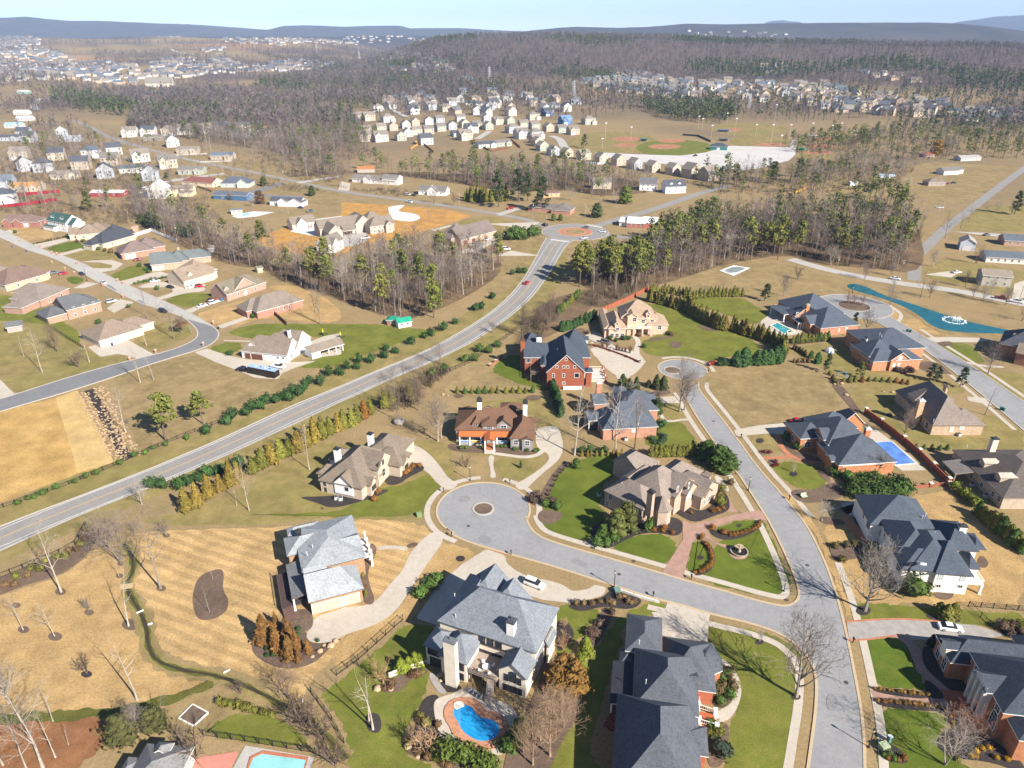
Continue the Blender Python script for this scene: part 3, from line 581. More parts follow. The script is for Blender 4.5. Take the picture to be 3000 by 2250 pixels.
for x,y,rx,c in ((500,1198,26,'f'),(718,1413,26,'f'),(1170,640,48,'i'),(735,1200,30,'i'),(498,843,28,'i'),(115,297,22,'i'),(365,90,18,'i'),(1340,1030,20,'f')):bed(ell(c,x,y,rx,rx*.65,20),MULCHD,0)
bed(W('i',1545,880,1600,870,1700,1000,1860,1110,1880,1180,1760,1180,1640,1080,1560,1000),MULCHD);bed(W('i',1560,1060,1700,1180,1690,1220,1580,1200),MULCHD)
bed(W('i',1230,1135,1580,1165,1620,1190,1560,1220,1235,1170),MULCHD);bed(W('i',1250,1215,1500,1240,1680,1260,1740,1320,1780,1480,1700,1290,1500,1290,1255,1255),MULCHD)
bed(W('i',1640,1480,1720,1400,1900,1400,2212,1620,2212,1700,2000,1620,1760,1600,1660,1540),MULCHD);bed(W('i',1260,1540,1330,1480,1480,1600,1430,1640,1300,1610),MULCHD)
bed(W('i',1560,670,1620,660,1760,680,1820,720,1640,710),MULCHD);bed(W('i',2040,740,2100,720,2212,740,2212,840,2080,800),MULCHD);bed(W('i',1080,20,1180,60,1260,200,1300,230,1220,200),MULCHD)
bed(W('i',170,95,260,150,400,140,500,80,520,90,420,160,280,190,180,150),MULCHD);bed(W('i',100,180,170,190,215,280,200,370,120,415,60,410,170,350,190,280),MULCHD)
bed(W('i',120,1120,240,980,330,1080,330,1200,280,1270,200,1270),MULCH);bed(W('i',170,1370,300,1360,300,1480,260,1659,150,1659),MULCH);bed(W('i',1600,520,1770,510,1740,570,1660,570),MULCH);bed(W('i',1930,270,1990,330,1960,370,1900,350),MULCH)
bed(W('i',880,20,1060,60,1040,90,900,80),MULCH)
bed(W('i',940,200,1050,210,1180,190,1170,300,1000,320,960,270),MULCH)
bed(W('f',1490,690,1650,680,1760,780,1700,760,1560,750),MULCH);bed(W('f',960,830,1040,840,1120,960,1170,1020,1120,1020,1000,880),MULCH);bed(W('f',80,440,220,470,240,490,120,480),MULCH)
bed(W('f',1640,560,1740,550,1760,580,1660,590),MULCH)
# ================================================================ HOUSES: the builder
def m_shingle():
 t=NT('roof_shingles');c=objcol(t)
 f=t.mapr(t.noise(2.2,4,rough=.75),.3,.7,.72,1.28);f=t.math('MULTIPLY',f,t.mapr(t.noise(.35,3),.3,.7,.9,1.1));f=t.math('MULTIPLY',f,t.mapr(t.noise(7.,2),.3,.7,.85,1.15))
 sx=t.n('ShaderNodeSeparateXYZ');t.l(t.pos(),sx.inputs[0]);wv=t.math('FRACT',t.math('MULTIPLY',sx.outputs[2],3.4),0)
 f=t.math('MULTIPLY',f,t.mapr(wv,0,.25,.86,1.))
 g=t.n('ShaderNodeCombineColor');[t.l(f,g.inputs[q]) for q in range(3)]
 return t.done(t.mix(1.,c,g.outputs[0],'MULTIPLY'),.9,.15)
SHIN=m_shingle()
def m_wall():
 t=NT('house_wall');c=objcol(t);f=t.mapr(t.noise(.5,4),.3,.7,.92,1.08);f=t.math('MULTIPLY',f,t.mapr(t.noise(6.,3,rough=.7),.3,.7,.9,1.1))
 g=t.n('ShaderNodeCombineColor');[t.l(f,g.inputs[q]) for q in range(3)]
 return t.done(t.mix(1.,c,g.outputs[0],'MULTIPLY'),.85,.2)
WALL=m_wall()
def m_brick():
 t=NT('house_brick');c=objcol(t);br=t.n('ShaderNodeTexBrick');br.inputs['Scale'].default_value=2.3
 for k,v in zip(('Color1','Color2','Mortar'),(1.12,.82,1.25)):br.inputs[k].default_value=(v,v*.98,v*.96,1)
 br.inputs['Mortar Size'].default_value=.014;br.inputs['Row Height'].default_value=.18
 mp=t.n('ShaderNodeMapping');mp.inputs['Rotation'].default_value=(R(90),0,R(35));t.l(t.pos(),mp.inputs[0]);t.l(mp.outputs[0],br.inputs['Vector'])
 f=t.mapr(t.noise(1.1,4,rough=.7),.3,.7,.82,1.18);g=t.n('ShaderNodeCombineColor');[t.l(f,g.inputs[q]) for q in range(3)]
 return t.done(t.mix(1.,t.mix(1.,c,br.outputs['Color'],'MULTIPLY'),g.outputs[0],'MULTIPLY'),.9,.15)
BRICK=m_brick()
def m_glass():
 t=NT('window_glass');f=t.mapr(t.noise(.7,2),.35,.65,.5,1.6);g=t.n('ShaderNodeCombineColor');[t.l(f,g.inputs[q]) for q in range(3)]
 return t.done(t.mix(1.,(.022,.03,.042),g.outputs[0],'MULTIPLY'),.08,.6)
GLASS=m_glass()
GLASSB=m_plain('bright_blind_glass',(.42,.46,.45),.15,1.5,.2,.5)
COPPER=m_plain('seam_metal_roof',None,.12,1.2,.5,.4)
TRIM=(.70,.67,.62); DARKTRIM=(.12,.10,.09)
WC={}
def win_mesh(w,h,nx,ny,arch=False,fr=.11):
 k=(round(w,1),round(h,1),nx,ny,arch,fr)
 if k in WC: return WC[k]
 f=MB(); a=w/2; b=h/2
 f.box(-a,-a+fr,-.05,.03,-b,b); f.box(a-fr,a,-.05,.03,-b,b); f.box(-a+fr,a-fr,-.05,.03,-b,-b+fr)
 if not arch: f.box(-a+fr,a-fr,-.05,.03,b-fr,b)
 else:
  n=10
  for i in range(n):
   t0,t1=math.pi*i/n,math.pi*(i+1)/n; v=[]
   for t in (t0,t1):
    for r in (a,a-fr):
     for y in (-.05,.03): v.append((r*math.cos(t),y,b+r*math.sin(t)*.8))
   f.add(v,[(0,2,6,4),(0,4,5,1),(2,3,7,6)])
  f.box(-a+fr,a-fr,-.047,.03,b-.04,b+.04)
 bw=.05
 for i in range(1,nx): x=-a+w*i/nx; f.box(x-bw/2,x+bw/2,-.045,.0,-b+fr,b-(0 if arch else fr))
 for i in range(1,ny): z=-b+h*i/ny; f.box(-a+fr,a-fr,-.042,.0,z-bw/2,z+bw/2)
 p=MB(); p.box(-a+fr*.6,a-fr*.6,-.02,.02,-b+fr*.6,b-fr*.3)
 if arch: p.add([(a*.93*math.cos(math.pi*i/10),-.021,b+a*.74*math.sin(math.pi*i/10)) for i in range(11)],[tuple(range(10,-1,-1))])
 WC[k]=(f.mesh('window',OC),p.mesh('pane',GLASS));return WC[k]
def garage_mesh(w,h):
 k=('g',round(w,1),round(h,1))
 if k in WC: return WC[k]
 f=MB(); a=w/2
 for i in range(4): f.box(-a+.02,a-.02,-.04,.03,-h/2+h*i/4+.02,-h/2+h*(i+1)/4-.02)
 f.box(-a,a,-.02,.02,-h/2,h/2)
 t=MB(); t.box(-a-.15,-a,-.07,.03,-h/2,h/2+.15); t.box(a,a+.15,-.07,.03,-h/2,h/2+.15); t.box(-a,a,-.07,.03,h/2,h/2+.15)
 WC[k]=(f.mesh('garage_door',OC),t.mesh('door_frame',OC));return WC[k]
def door_mesh(w,h):
 k=('d',round(w,1),round(h,1))
 if k in WC: return WC[k]
 f=MB(); a=w/2; f.box(-a,a,-.03,.03,-h/2,h/2)
 for z0,z1 in ((-.42,-.05),(.05,.42)): f.box(-a*.7,a*.7,-.05,-.03,h*z0,h*z1)
 t=MB(); t.box(-a-.12,-a,-.07,.03,-h/2,h/2+.12); t.box(a,a+.12,-.07,.03,-h/2,h/2+.12); t.box(-a,a,-.07,.03,h/2,h/2+.12)
 WC[k]=(f.mesh('door',OC),t.mesh('door_frame',OC));return WC[k]
ROT={'S':0,'E':R(90),'N':R(180),'W':R(-90)}
class House:
 def __init__(s,name,label,cat,zone,a,b,z,roof,wall,wm=None,trim=TRIM,wtrim=TRIM,group=None,ang=None):
  s.c=zone; A=P(zone,*a,z); B=P(zone,*b,z); s.th=math.atan2(B.y-A.y,B.x-A.x)+(ang or 0); s.O=Vector((A.x,A.y,0))
  s.ex=Vector((math.cos(s.th),math.sin(s.th),0)); s.ey=Vector((-s.ex.y,s.ex.x,0))
  s.root=thing(name,label,cat,s.O,s.th,group); s.roof=roof; s.wall=wall; s.wm=wm or WALL; s.trim=trim; s.wtrim=wtrim
  s.R={}; s.Wl={}; s.F=MB(); s.w=[]; s.k=0
 def L(s,x,y,z):
  d=P(s.c,x,y,z)-s.O; return d.dot(s.ex),d.dot(s.ey)
 def hit(s,x,y,n,d):
  r=RAY(*PX(s.c,x,y)); ax=(s.ex,s.ey)[n]; o=Vector((0,0,CAM_H))-s.O; t=(d-o.dot(ax))/r.dot(ax); p=o+r*t
  return p.dot(s.ex),p.dot(s.ey),p.z
 def rmb(s,col): return s.R.setdefault(col or s.roof,MB())
 def wmb(s,col,m): return s.Wl.setdefault((col or s.wall,m or s.wm),MB())
 def wing(s,pts=None,h=3.,ax='x',ends='hh',pitch=.75,rp=None,zr=None,rect=None,ov=.4,z0=0,roof=None,wall=None,wm=None,x0=None,x1=None,y0=None,y1=None,nowall=False,th=.2):
  if rect: b=list(rect)
  else:
   q=[s.L(p[0],p[1],p[2] if len(p)>2 else h) for p in pts]; b=[min(p[0] for p in q),max(p[0] for p in q),min(p[1] for p in q),max(p[1] for p in q)]
  for i,o in enumerate((x0,x1,y0,y1)):
   if o is not None: b[i]=o
  s.k+=1; e=.004*s.k; X0,X1,Y0,Y1=b[0]-e,b[1]+e,b[2]-e,b[3]+e; h=h+e*.5
  s.w.append(dict(x0=X0+ov,x1=X1-ov,y0=Y0+ov,y1=Y1-ov,h=h,z0=z0,g=[q for q,e_,c_ in (('W',ends[0],'x'),('E',ends[1],'x'),('S',ends[0],'y'),('N',ends[1],'y')) if c_==ax and e_=='g']))
  if ax=='x':l0,l1,c0,c1=X0,X1,Y0,Y1;f=lambda l,c,z:(l,c,z)
  else: l0,l1,c0,c1=Y0,Y1,X0,X1; f=lambda l,c,z:(c,l,z)
  cm=(c0+c1)/2; half=(c1-c0)/2
  if rp:zr=s.hit(rp[0],rp[1],1 if ax=='x' else 0,cm)[2]
  if zr is None: zr=h+pitch*half
  zr=min(max(zr,h+.35*half),h+1.05*half) if rp else zr
  sl=(zr-h)/half;i0=min(half,(l1-l0)/2) if ends[0]=='h' else 0;i1=min(half,(l1-l0)/2) if ends[1]=='h' else 0
  if ends=='gh':i1=min(half,(l1-l0)*.9)
  if ends=='hg':i0=min(half,(l1-l0)*.9)
  top=[f(l0,c0,h),f(l1,c0,h),f(l1,c1,h),f(l0,c1,h),f(l0+i0,cm,zr),f(l1-i1,cm,zr)]
  polys=[(0,1,5,4),(2,3,4,5)]; edges=[(0,1),(2,3)]
  if ends[0]=='h':polys.append((3,0,4));edges.append((3,0))
  else: edges+=[(3,4),(4,0)]
  if ends[1]=='h':polys.append((1,2,5));edges.append((1,2))
  else: edges+=[(1,5),(5,2)]
  if ax=='y':polys=[q[::-1] for q in polys];edges=[q[::-1] for q in edges]
  low=[(p[0],p[1],p[2]-th) for p in top]
  if (l1-i1)-(l0+i0)<.02: polys=[tuple(4 if v==5 else v for v in q) for q in polys]; polys=[q if len(set(q))==len(q) else tuple(dict.fromkeys(q)) for q in polys]
  s.rmb(roof).add(top,polys)
  s.F.add(top+low,[(b_,a_,a_+6,b_+6) for a_,b_ in edges]+[tuple(v+6 for v in q[::-1]) for q in polys])
  if nowall: return s
  wx0,wx1,wy0,wy1=X0+ov,X1-ov,Y0+ov,Y1-ov; ht=h-th+ov*sl-.012
  v=[(wx0,wy0,z0),(wx1,wy0,z0),(wx1,wy1,z0),(wx0,wy1,z0),(wx0,wy0,ht),(wx1,wy0,ht),(wx1,wy1,ht),(wx0,wy1,ht)]
  fs=[(0,1,5,4),(1,2,6,5),(2,3,7,6),(3,0,4,7)]; ap=zr-th-.02
  if ax=='x':
   if ends[0]=='g':v.append((wx0,(wy0+wy1)/2,ap));fs.append((7,4,len(v)-1))
   if ends[1]=='g':v.append((wx1,(wy0+wy1)/2,ap));fs.append((5,6,len(v)-1))
  else:
   if ends[0]=='g':v.append(((wx0+wx1)/2,wy0,ap));fs.append((4,5,len(v)-1))
   if ends[1]=='g':v.append(((wx0+wx1)/2,wy1,ap));fs.append((6,7,len(v)-1))
  s.wmb(wall,wm).add(v,fs); return s
 def shed(s,pts,h,hh,side,roof=None,ov=.3,wall=None,nowall=True,z0=0,rect=None,th=.18):
  if rect: b=list(rect)
  else: q=[s.L(p[0],p[1],p[2] if len(p)>2 else h) for p in pts]; b=[min(p[0] for p in q),max(p[0] for p in q),min(p[1] for p in q),max(p[1] for p in q)]
  x0,x1,y0,y1=b;zz={'N':(h,h,hh,hh),'S':(hh,hh,h,h),'E':(h,hh,hh,h),'W':(hh,h,h,hh)}[side]
  c=[(x0,y0),(x1,y0),(x1,y1),(x0,y1)]; top=[(*c[i],zz[i]) for i in range(4)]; low=[(*c[i],zz[i]-th) for i in range(4)]
  s.rmb(roof).add(top,[(0,1,2,3)]); s.F.add(top+low,[(i,i+4,(i+1)%4+4,(i+1)%4)[::1] for i in range(4)]+[(7,6,5,4)])
  s.w.append(dict(x0=x0+ov,x1=x1-ov,y0=y0+ov,y1=y1-ov,h=h,z0=z0))
  if not nowall:
   s.wmb(wall,None).add([(x0+ov,y0+ov,z0),(x1-ov,y0+ov,z0),(x1-ov,y1-ov,z0),(x0+ov,y1-ov,z0)]+[(x0+ov,y0+ov,zz[0]-th),(x1-ov,y0+ov,zz[1]-th),(x1-ov,y1-ov,zz[2]-th),(x0+ov,y1-ov,zz[3]-th)],[(0,1,5,4),(1,2,6,5),(2,3,7,6),(3,0,4,7)])
  return s
 def bay(s,pts,h,ap,zr,ov=.35,z0=0,roof=None,wall=None):
  q=[s.L(p[0],p[1],h) for p in pts]; A=sum(q[i][0]*q[(i+1)%len(q)][1]-q[(i+1)%len(q)][0]*q[i][1] for i in range(len(q)))
  if A<0: q=q[::-1]
  n=len(q); a=s.L(ap[0],ap[1],zr); cx=sum(p[0] for p in q)/n; cy=sum(p[1] for p in q)/n
  top=[(*p,h) for p in q]+[(*a,zr)]; low=[(*p,h-.2) for p in q]
  s.rmb(roof).add(top,[(i,(i+1)%n,n) for i in range(n)]); s.F.add([(*p,h) for p in q]+low,[(i,n+i,n+(i+1)%n,(i+1)%n) for i in range(n)]+[tuple(range(2*n-1,n-1,-1))])
  w=[]
  for p in q:
   d=Vector((p[0]-cx,p[1]-cy)); k=max(.1,1-ov/d.length); w.append((cx+d.x*k,cy+d.y*k))
  s.wmb(wall,None).add([(*p,z0) for p in w]+[(*p,h-.15) for p in w],[(i,(i+1)%n,n+(i+1)%n,n+i) for i in range(n)])
  s.lastbay=w; return s
 def put(s,side,i,x,y,mk,ctr=None):
  w=s.w[i];n,d={'S':(1,w['y0']),'N':(1,w['y1']),'W':(0,w['x0']),'E':(0,w['x1'])}[side]
  p=list(s.hit(x,y,n,d)) if ctr is None else list(ctr);p[n]=d+(-.035 if side in 'SW' else .035);return p
 def fit(s,side,i,p,w,h):
  q=s.w[i];a,lo,hi=(0,q['x0'],q['x1']) if side in 'SN' else (1,q['y0'],q['y1'])
  if hi-lo>w+.4: p[a]=min(max(p[a],lo+w/2+.15),hi-w/2-.15)
  if side not in q.get('g',[]):p[2]=min(p[2],q['h']-h/2-.3)
  p[2]=max(p[2],h/2+.25); return p
 def part(s,nm,me,p,rz,col,parent=None,label=None):
  o=link(nm,me,parent or s.root,p,rz); o.color=(*col,1);
  if label:o['label']=label
  return o
 def win(s,side,i,x,y,w=1.2,h=1.6,g=(2,2),arch=False,col=None,p=None,bright=False):
  p=p or s.fit(side,i,s.put(side,i,x,y,None),w,h); f,q=win_mesh(w,h,g[0],g[1],arch)
  o=s.part('window',f,p,ROT[side],col or s.wtrim);c=link('pane',q,o)
  if bright:
   c.data=q.copy(); c.data.materials.clear(); c.data.materials.append(GLASSB)
  return s
 def wins(s,side,i,lst,w=1.2,h=1.6,g=(2,2),**k):
  for x,y in lst: s.win(side,i,x,y,w,h,g,**k)
  return s
 def row(s,side,i,n,z,w=1.1,h=1.5,g=(2,2),t0=.1,t1=.9):
  q=s.w[i]
  for k in range(n):
   t=t0+(t1-t0)*(k+.5)/n
   p=[q['x0']+(q['x1']-q['x0'])*t,q['y0'],z] if side=='S' else [q['x1'],q['y0']+(q['y1']-q['y0'])*t,z] if side=='E' else [q['x0'],q['y0']+(q['y1']-q['y0'])*t,z]
   p[1 if side=='S' else 0]+=-.035 if side in 'SW' else .035
   s.win(side,i,0,0,w,h,g,p=p)
  return s
 def garage(s,side,i,x,y,w=4.8,h=2.2,col=(.6,.55,.5)):
  p=s.fit(side,i,s.put(side,i,x,y,None),w,h);p[2]=h/2+s.w[i]['z0']+.02;f,t=garage_mesh(w,h);o=s.part('garage_door',f,p,ROT[side],col);s.part('door_frame',t,(0,0,0),0,s.wtrim,o);return s
 def door(s,side,i,x,y,w=1.,h=2.1,col=(.5,.4,.3),z=None):
  p=s.fit(side,i,s.put(side,i,x,y,None),w,h);p[2]=h/2+.05+s.w[i]['z0'] if z is None else z+h/2;f,t=door_mesh(w,h);o=s.part('door',f,p,ROT[side],col);s.part('door_frame',t,(0,0,0),0,s.wtrim,o);return s
 def chim(s,x,y,zt,zb,w=1.1,d=.9,col=None,cap=(.04,.04,.045),m=None,caph=.35):
  lx,ly=s.L(x,y,zt); b=MB(); b.box(-w/2,w/2,-d/2,d/2,zb,zt-caph)
  o=b.build('chimney',m or s.wm,s.root,col=col or s.wall,loc=(lx,ly,0));c=MB();c.box(-w/2-.12,w/2+.12,-d/2-.12,d/2+.12,zt-caph,zt-caph*.4);c.box(-w/2+.1,w/2-.1,-d/2+.1,d/2-.1,zt-caph*.4,zt)
  c.lathe([(.13,zt),(.13,zt+.35),(.17,zt+.36),(.1,zt+.5)],n=8);c.build('chimney_cap',OC,o,col=cap);return s
 def chimb(s,bx,by,x,y,w=1.1,d=.9,**k):
  B=P(s.c,bx,by); zt=HT(s.c,bx,by,y,B); d_=B-s.O; u,v=d_.dot(s.ex),d_.dot(s.ey); q=s.O+s.ex*u+s.ey*v; q.z=zt; pu,pv=proj(q)
  o=PX(s.c,0,0); kk=PX(s.c,1,0)[0]-o[0]; return s.chim((pu-o[0])/kk,(pv-o[1])/kk,zt,0,w,d,**k)
 def vent(s,*q,z=6.):
  for x,y in q:
   lx,ly=s.L(x,y,z);b=MB();b.lathe([(.07,-.8),(.07,.15),(.12,.16),(.1,.28)],n=8);b.build('roof_vent',OC,s.root,col=(.6,.6,.6),loc=(lx,ly,z))
  return s
 def post(s,lst,h,r=.16,col=None,z0=0,name='column'):
  for x,y in lst:
   lx,ly=s.L(x,y,z0); b=MB(); b.box(-r*1.4,r*1.4,-r*1.4,r*1.4,z0,z0+.25); b.box(-r,r,-r,r,z0+.25,h-.2); b.box(-r*1.3,r*1.3,-r*1.3,r*1.3,h-.2,h); b.build(name,OC,s.root,col=col or s.trim,loc=(lx,ly,0))
  return s
 def posts(s,lst,h,r=.16,col=None,z0=0,name='column'):
  for lx,ly in lst:
   b=MB(); b.box(-r*1.4,r*1.4,-r*1.4,r*1.4,z0,z0+.25); b.box(-r,r,-r,r,z0+.25,h-.2); b.box(-r*1.3,r*1.3,-r*1.3,r*1.3,h-.2,h); b.build(name,OC,s.root,col=col or s.trim,loc=(lx,ly,0))
  return s
 def rail(s,a,b,z,h=1.,col=None,name='railing',step=.35):
  a=Vector((*a,z)); b=Vector((*b,z)); L=(b-a).length; d=(b-a)/L; m=MB(); rz=math.atan2(d.y,d.x)
  m.box(0,L,-.05,.05,h-.09,h); m.box(0,L,-.035,.035,.1,.17)
  for k in range(int(L/step)+1): m.box(k*step-.022,k*step+.022,-.02,.02,.17,h-.09)
  m.build(name,OC,s.root,col=col or s.trim,loc=a,rz=rz); return s
 def slab(s,rect,z0,z1,name,col,m=None):
  b=MB(); b.box(*rect,z0,z1); b.build(name,m or OCR,s.root,col=col); return s
 def stair(s,a,d,w,z,n,col,name='steps',side=True):
  b=MB(); d=Vector((*d,0)).normalized(); rz=math.atan2(d.y,d.x); r=z/n
  for k in range(n): b.box(k*.3,(k+1)*.3,-w/2,w/2,0,z-k*r-.01*k)
  b.build(name,OCR,s.root,col=col,loc=(a[0],a[1],0),rz=rz); return s
 def done(s):
  for col,b in s.R.items():b.build('roof',SHIN if col!=(.40,.12,.035) else COPPER,s.root,col=col)
  for (col,m),b in s.Wl.items():b.build('wall',m,s.root,col=col)
  s.F.build('fascia',OC,s.root,col=s.trim);return s
# ================================================================ THE HOUSES OF THE ESTATE (traced one by one)
NAVY=(0.059,0.071,0.092)
h=House('mansion','large cream stucco mansion with slate grey roofs and a deck above the kidney pool','house','A',(395,745),(1230,1020),7.4,(.17,.185,.205),(.66,.57,.455),trim=(.10,.10,.10),wtrim=(.02,.02,.025))
h.wing([(395,745),(1230,1020),(1815,595)],7.4,'x','hh',rp=(1300,480))
h.wing([(395,745),(1000,760),(760,440)],7.4,'y','hh',pitch=.8,y1=14.5)
h.wing([(1080,1310),(1440,1430)],5.1,'y','gh',rp=(1270,1228),y1=5.)              # rear gable wing
h.wing([(625,1130),(738,1255),(880,1030)],5.1,'x','hh',pitch=.8,y1=2.,x0=3.)
h.wing([(235,1025),(500,1120)],5.0,'x','hh',pitch=.75,y1=1.)
w0=h.w[0];X0,X1,Y0,Y1=w0['x0'],w0['x1'],w0['y0'],w0['y1'];WX=X1-X0
p_=h.L(1075,78,11.8);h.wing(rect=(p_[0]-4.3,p_[0]+4.3,Y0+5,p_[1]),h=7.4,ax='y',ends='hg',pitch=1.02)
p_=h.L(1290,242,11.6);h.wing(rect=(p_[0]-4.1,p_[0]+4.1,Y0+5,p_[1]),h=7.4,ax='y',ends='hg',pitch=1.02)
h.wing(rect=(X0+WX*.02,X0+WX*.24,Y1-5,Y1+1.5),h=7.4,ax='y',ends='hg',pitch=.8)
h.shed([(1640,1040),(1700,1045),(1780,870)],4.6,6.0,'W',nowall=False)
h.wins('S',0,[(917,970),(1013,1003),(1108,1035)],1.35,1.5,(3,3),arch=True).wins('S',0,[(922,1125),(1014,1157),(1108,1190)],1.6,2.3,(4,4))
h.win('S',2,1272,1410,1.5,2.0,(3,4),arch=True).wins('S',2,[(1196,1397),(1348,1452)],.8,1.7,(2,4)).wins('S',2,[(1187,1545),(1243,1565),(1298,1585),(1354,1605)],.85,1.6,(3,4))
h.wins('S',3,[(685,1285),(685,1430)],.9,1.7,(3,5)).wins('S',4,[(310,1095),(355,1110),(400,1125),(485,1210)],.85,1.7,(3,4)).win('S',4,490,1365,.9,1.6,(3,4)).door('S',4,390,1260,2.4,2.2,(.025,.027,.03))
h.chimb(575,1480,565,960,2.3,1.2,col=(.68,.59,.47),cap=(.13,.14,.15),caph=.3).chim(1258,722,12.0,7,1.5,1.3,(.72,.69,.64),(.07,.075,.085),caph=.6)
h.vent((612,680),(855,395),(600,440),(1510,795),z=9.)
a=h.w[3];c=h.w[2];dk=(a['x1']+.1,c['x0']-.1,Y0-5.2,Y0-.05)
h.slab(dk,2.55,2.75,'deck',(.30,.24,.20));
for x in (dk[0]+.5,(dk[0]+dk[1])/2,dk[1]-.5):h.posts([(x,dk[2]+.3)],2.55,.14,(.10,.075,.06),name='deck_post')
h.rail((dk[0],dk[2]),(dk[1]-.2,dk[2]),2.75,1.,(.03,.03,.03)); h.stair((dk[1]-1.2,dk[2]),(.25,-1),1.2,2.7,11,(.28,.23,.2))
h.rail((dk[1]-2.,dk[2]-1.),(dk[1]-1.2,dk[2]-3.2),1.2,1.,(.03,.03,.03))
h.slab((dk[0],dk[1],Y0-.28,Y0-.06),5.0,5.2,'awning',(.035,.032,.03));h.done();H1=h
h=House('brick_house','tan brick house with pale silver roof and wide garage beside the striped tan lawn','house','H',(490,1132),(1110,968),3.7,(.27,.285,.295),(.338,.208,.124),BRICK,trim=(.12,.10,.09),wtrim=(.55,.5,.45))
h.wing([(490,1132),(1110,968),(1045,690)],3.7,'x','gh',pitch=.62,rp=(690,700))
h.wing([(415,780),(990,110),(955,635)],5.2,'y','hh',rp=(625,370))
h.wing([(910,525),(1085,490),(1050,320)],5.4,'x','gg',pitch=.55,x0=8.)
h.wing([(290,575),(380,560),(210,440),(420,330)],4.6,'x','hh',pitch=.6,x1=8.)
h.wing([(250,360),(260,270),(600,180)],4.9,'x','hh',pitch=.6)
h.wing([(445,850),(690,700),(440,720)],4.4,'x','gg',pitch=.7)
w0=h.w[0];h.garage('S',0,690,1190,6.6,2.6,(.42,.35,.29)).garage('S',0,990,1100,3.2,2.6,(.42,.35,.29)).door('S',0,885,1125,1.,2.3,(.55,.45,.4))
h.shed([(225,690),(325,1085),(470,1040)],3.4,3.9,'E',roof=(.15,.155,.16));q=h.w[-1]
h.posts([(q['x0'],q['y0']+k*(q['y1']-q['y0'])/3) for k in range(4)],3.3,.16,(.75,.73,.7));h.rail((q['x0'],q['y0']),(q['x0'],q['y1']),1.6,.9,(.05,.05,.05));h.rail((q['x0'],q['y0']),(q['x1'],q['y0']),1.6,.9,(.05,.05,.05));h.slab((q['x0']-2.6,q['x1'],q['y0'],q['y1']),1.3,1.55,'deck',(.07,.045,.045));h.rail((q['x0']-2.5,q['y0']),(q['x0']-2.5,q['y1']),1.55,1.,(.16,.08,.05));h.stair((q['x0']-1.4,q['y0']),(.1,-1),2.2,1.5,7,(.12,.07,.06))
e=h.w[2];h.slab((e['x1']-.2,e['x1']+2.4,e['y0']-1.,e['y1']+1.5),2.6,2.85,'balcony',(.7,.67,.62));h.rail((e['x1']+2.3,e['y0']-1),(e['x1']+2.3,e['y1']+1.5),2.85,1.,(.75,.73,.7));h.rail((e['x1']+.3,e['y0']-1),(e['x1']+2.3,e['y0']-1),2.85,1.,(.75,.73,.7))
for k in range(4):h.posts([(e['x1']+2.2,e['y0']-.9+k*(e['y1']-e['y0']+2.3)/3)],4.4,.2,(.78,.76,.73))
h.vent((535,470),(470,550),z=7.); h.chim(370,285,7.3,4,1.,1.,(.02,.02,.022),m=OC); h.done()
h=House('beige_house','beige brick house with brown grey hips, white side gable and two tall white chimneys','house','G',(455,1075),(985,1185),3.9,(.175,.140,.108),(.47,.38,.295),trim=(.20,.165,.13),wtrim=(.06,.055,.05))
h.wing([(230,980),(985,1185),(1440,560)],3.9,'y','hh',rp=(960,400),y1=18.5)
h.wing([(450,1075),(820,1160)],3.95,'y','gh',rp=(610,945),y1=6.,wall=(.72,.72,.72),z0=.9)
h.wing([(1150,825),(1430,545)],5.4,'x','hg',pitch=.8,x0=-2.,x1=9.6);
h.wing([(1410,735),(1640,765),(1895,535)],3.7,'x','hh',pitch=.9,x0=4.)
h.wing([(1640,425),(1720,370),(1440,190)],3.7,'y','hh',pitch=.7,x0=-.5,x1=10.4,y0=13.)
h.wing([(1110,1120),(1265,1000)],3.6,'x','hg',pitch=.9,x0=4.5)
h.wing([(1700,745),(1860,620)],3.4,'x','hg',pitch=.9,x0=8.)
h.wing([(155,895),(260,920),(440,740)],3.7,'y','hh',pitch=.55);h.wing([(380,640),(560,680),(600,430)],3.6,'x','hh',pitch=.5,wall=(.7,.7,.7))
h.win('S',1,712,1185,1.0,1.1,(3,3)).win('E',2,1218,835,.9,1.6,(2,3)).wins('E',2,[(1300,740),(1362,700)],.9,1.5,(2,3)).win('E',2,1375,880,1.2,2.,(2,3)).wins('E',5,[(1175,1175),(1200,1150),(1228,1120)],.65,1.5,(2,3)).wins('E',6,[(1765,800),(1787,775),(1810,750)],.65,1.5,(2,3)).wins('S',0,[(315,1080),(340,1245)],.7,1.4,(2,3))
h.chim(530,440,8.3,2,1.5,1.2,(.74,.73,.71),(.03,.03,.033)).chim(1130,170,8.4,4,1.5,1.2,(.74,.73,.71),(.03,.03,.033));h.shed([(1190,930),(1380,880),(1300,820)],3.0,3.8,'W');h.done()
h=House('grey_house','grey sided house with brown hip roofs and an orange metal porch roof across its front','house','F',(1180,950),(1640,955),3.9,(.150,.083,.052),(.235,.215,.195),trim=(.15,.085,.055),wtrim=(.78,.77,.74))
h.wing([(190,795),(1200,800),(1330,400)],4.4,'x','hh',rp=(700,395))
h.wing([(1180,950),(1640,955),(1390,560)],3.9,'y','hh',rp=(1390,552),y1=11.)
h.wing([(1385,965),(1630,965)],3.9,'y','gh',rp=(1505,850),y1=4.,y0=-.8)
h.wing([(670,715),(960,718)],6.0,z0=4.,ax='y',ends='hh',rp=(890,375),y1=10.)
h.wing([(925,720),(1225,718)],5.8,'y','gh',rp=(1075,592),y1=9.,z0=4.)
h.wing([(512,680),(635,682)],6.0,'y','hh',pitch=1.,y1=9.,z0=4.)
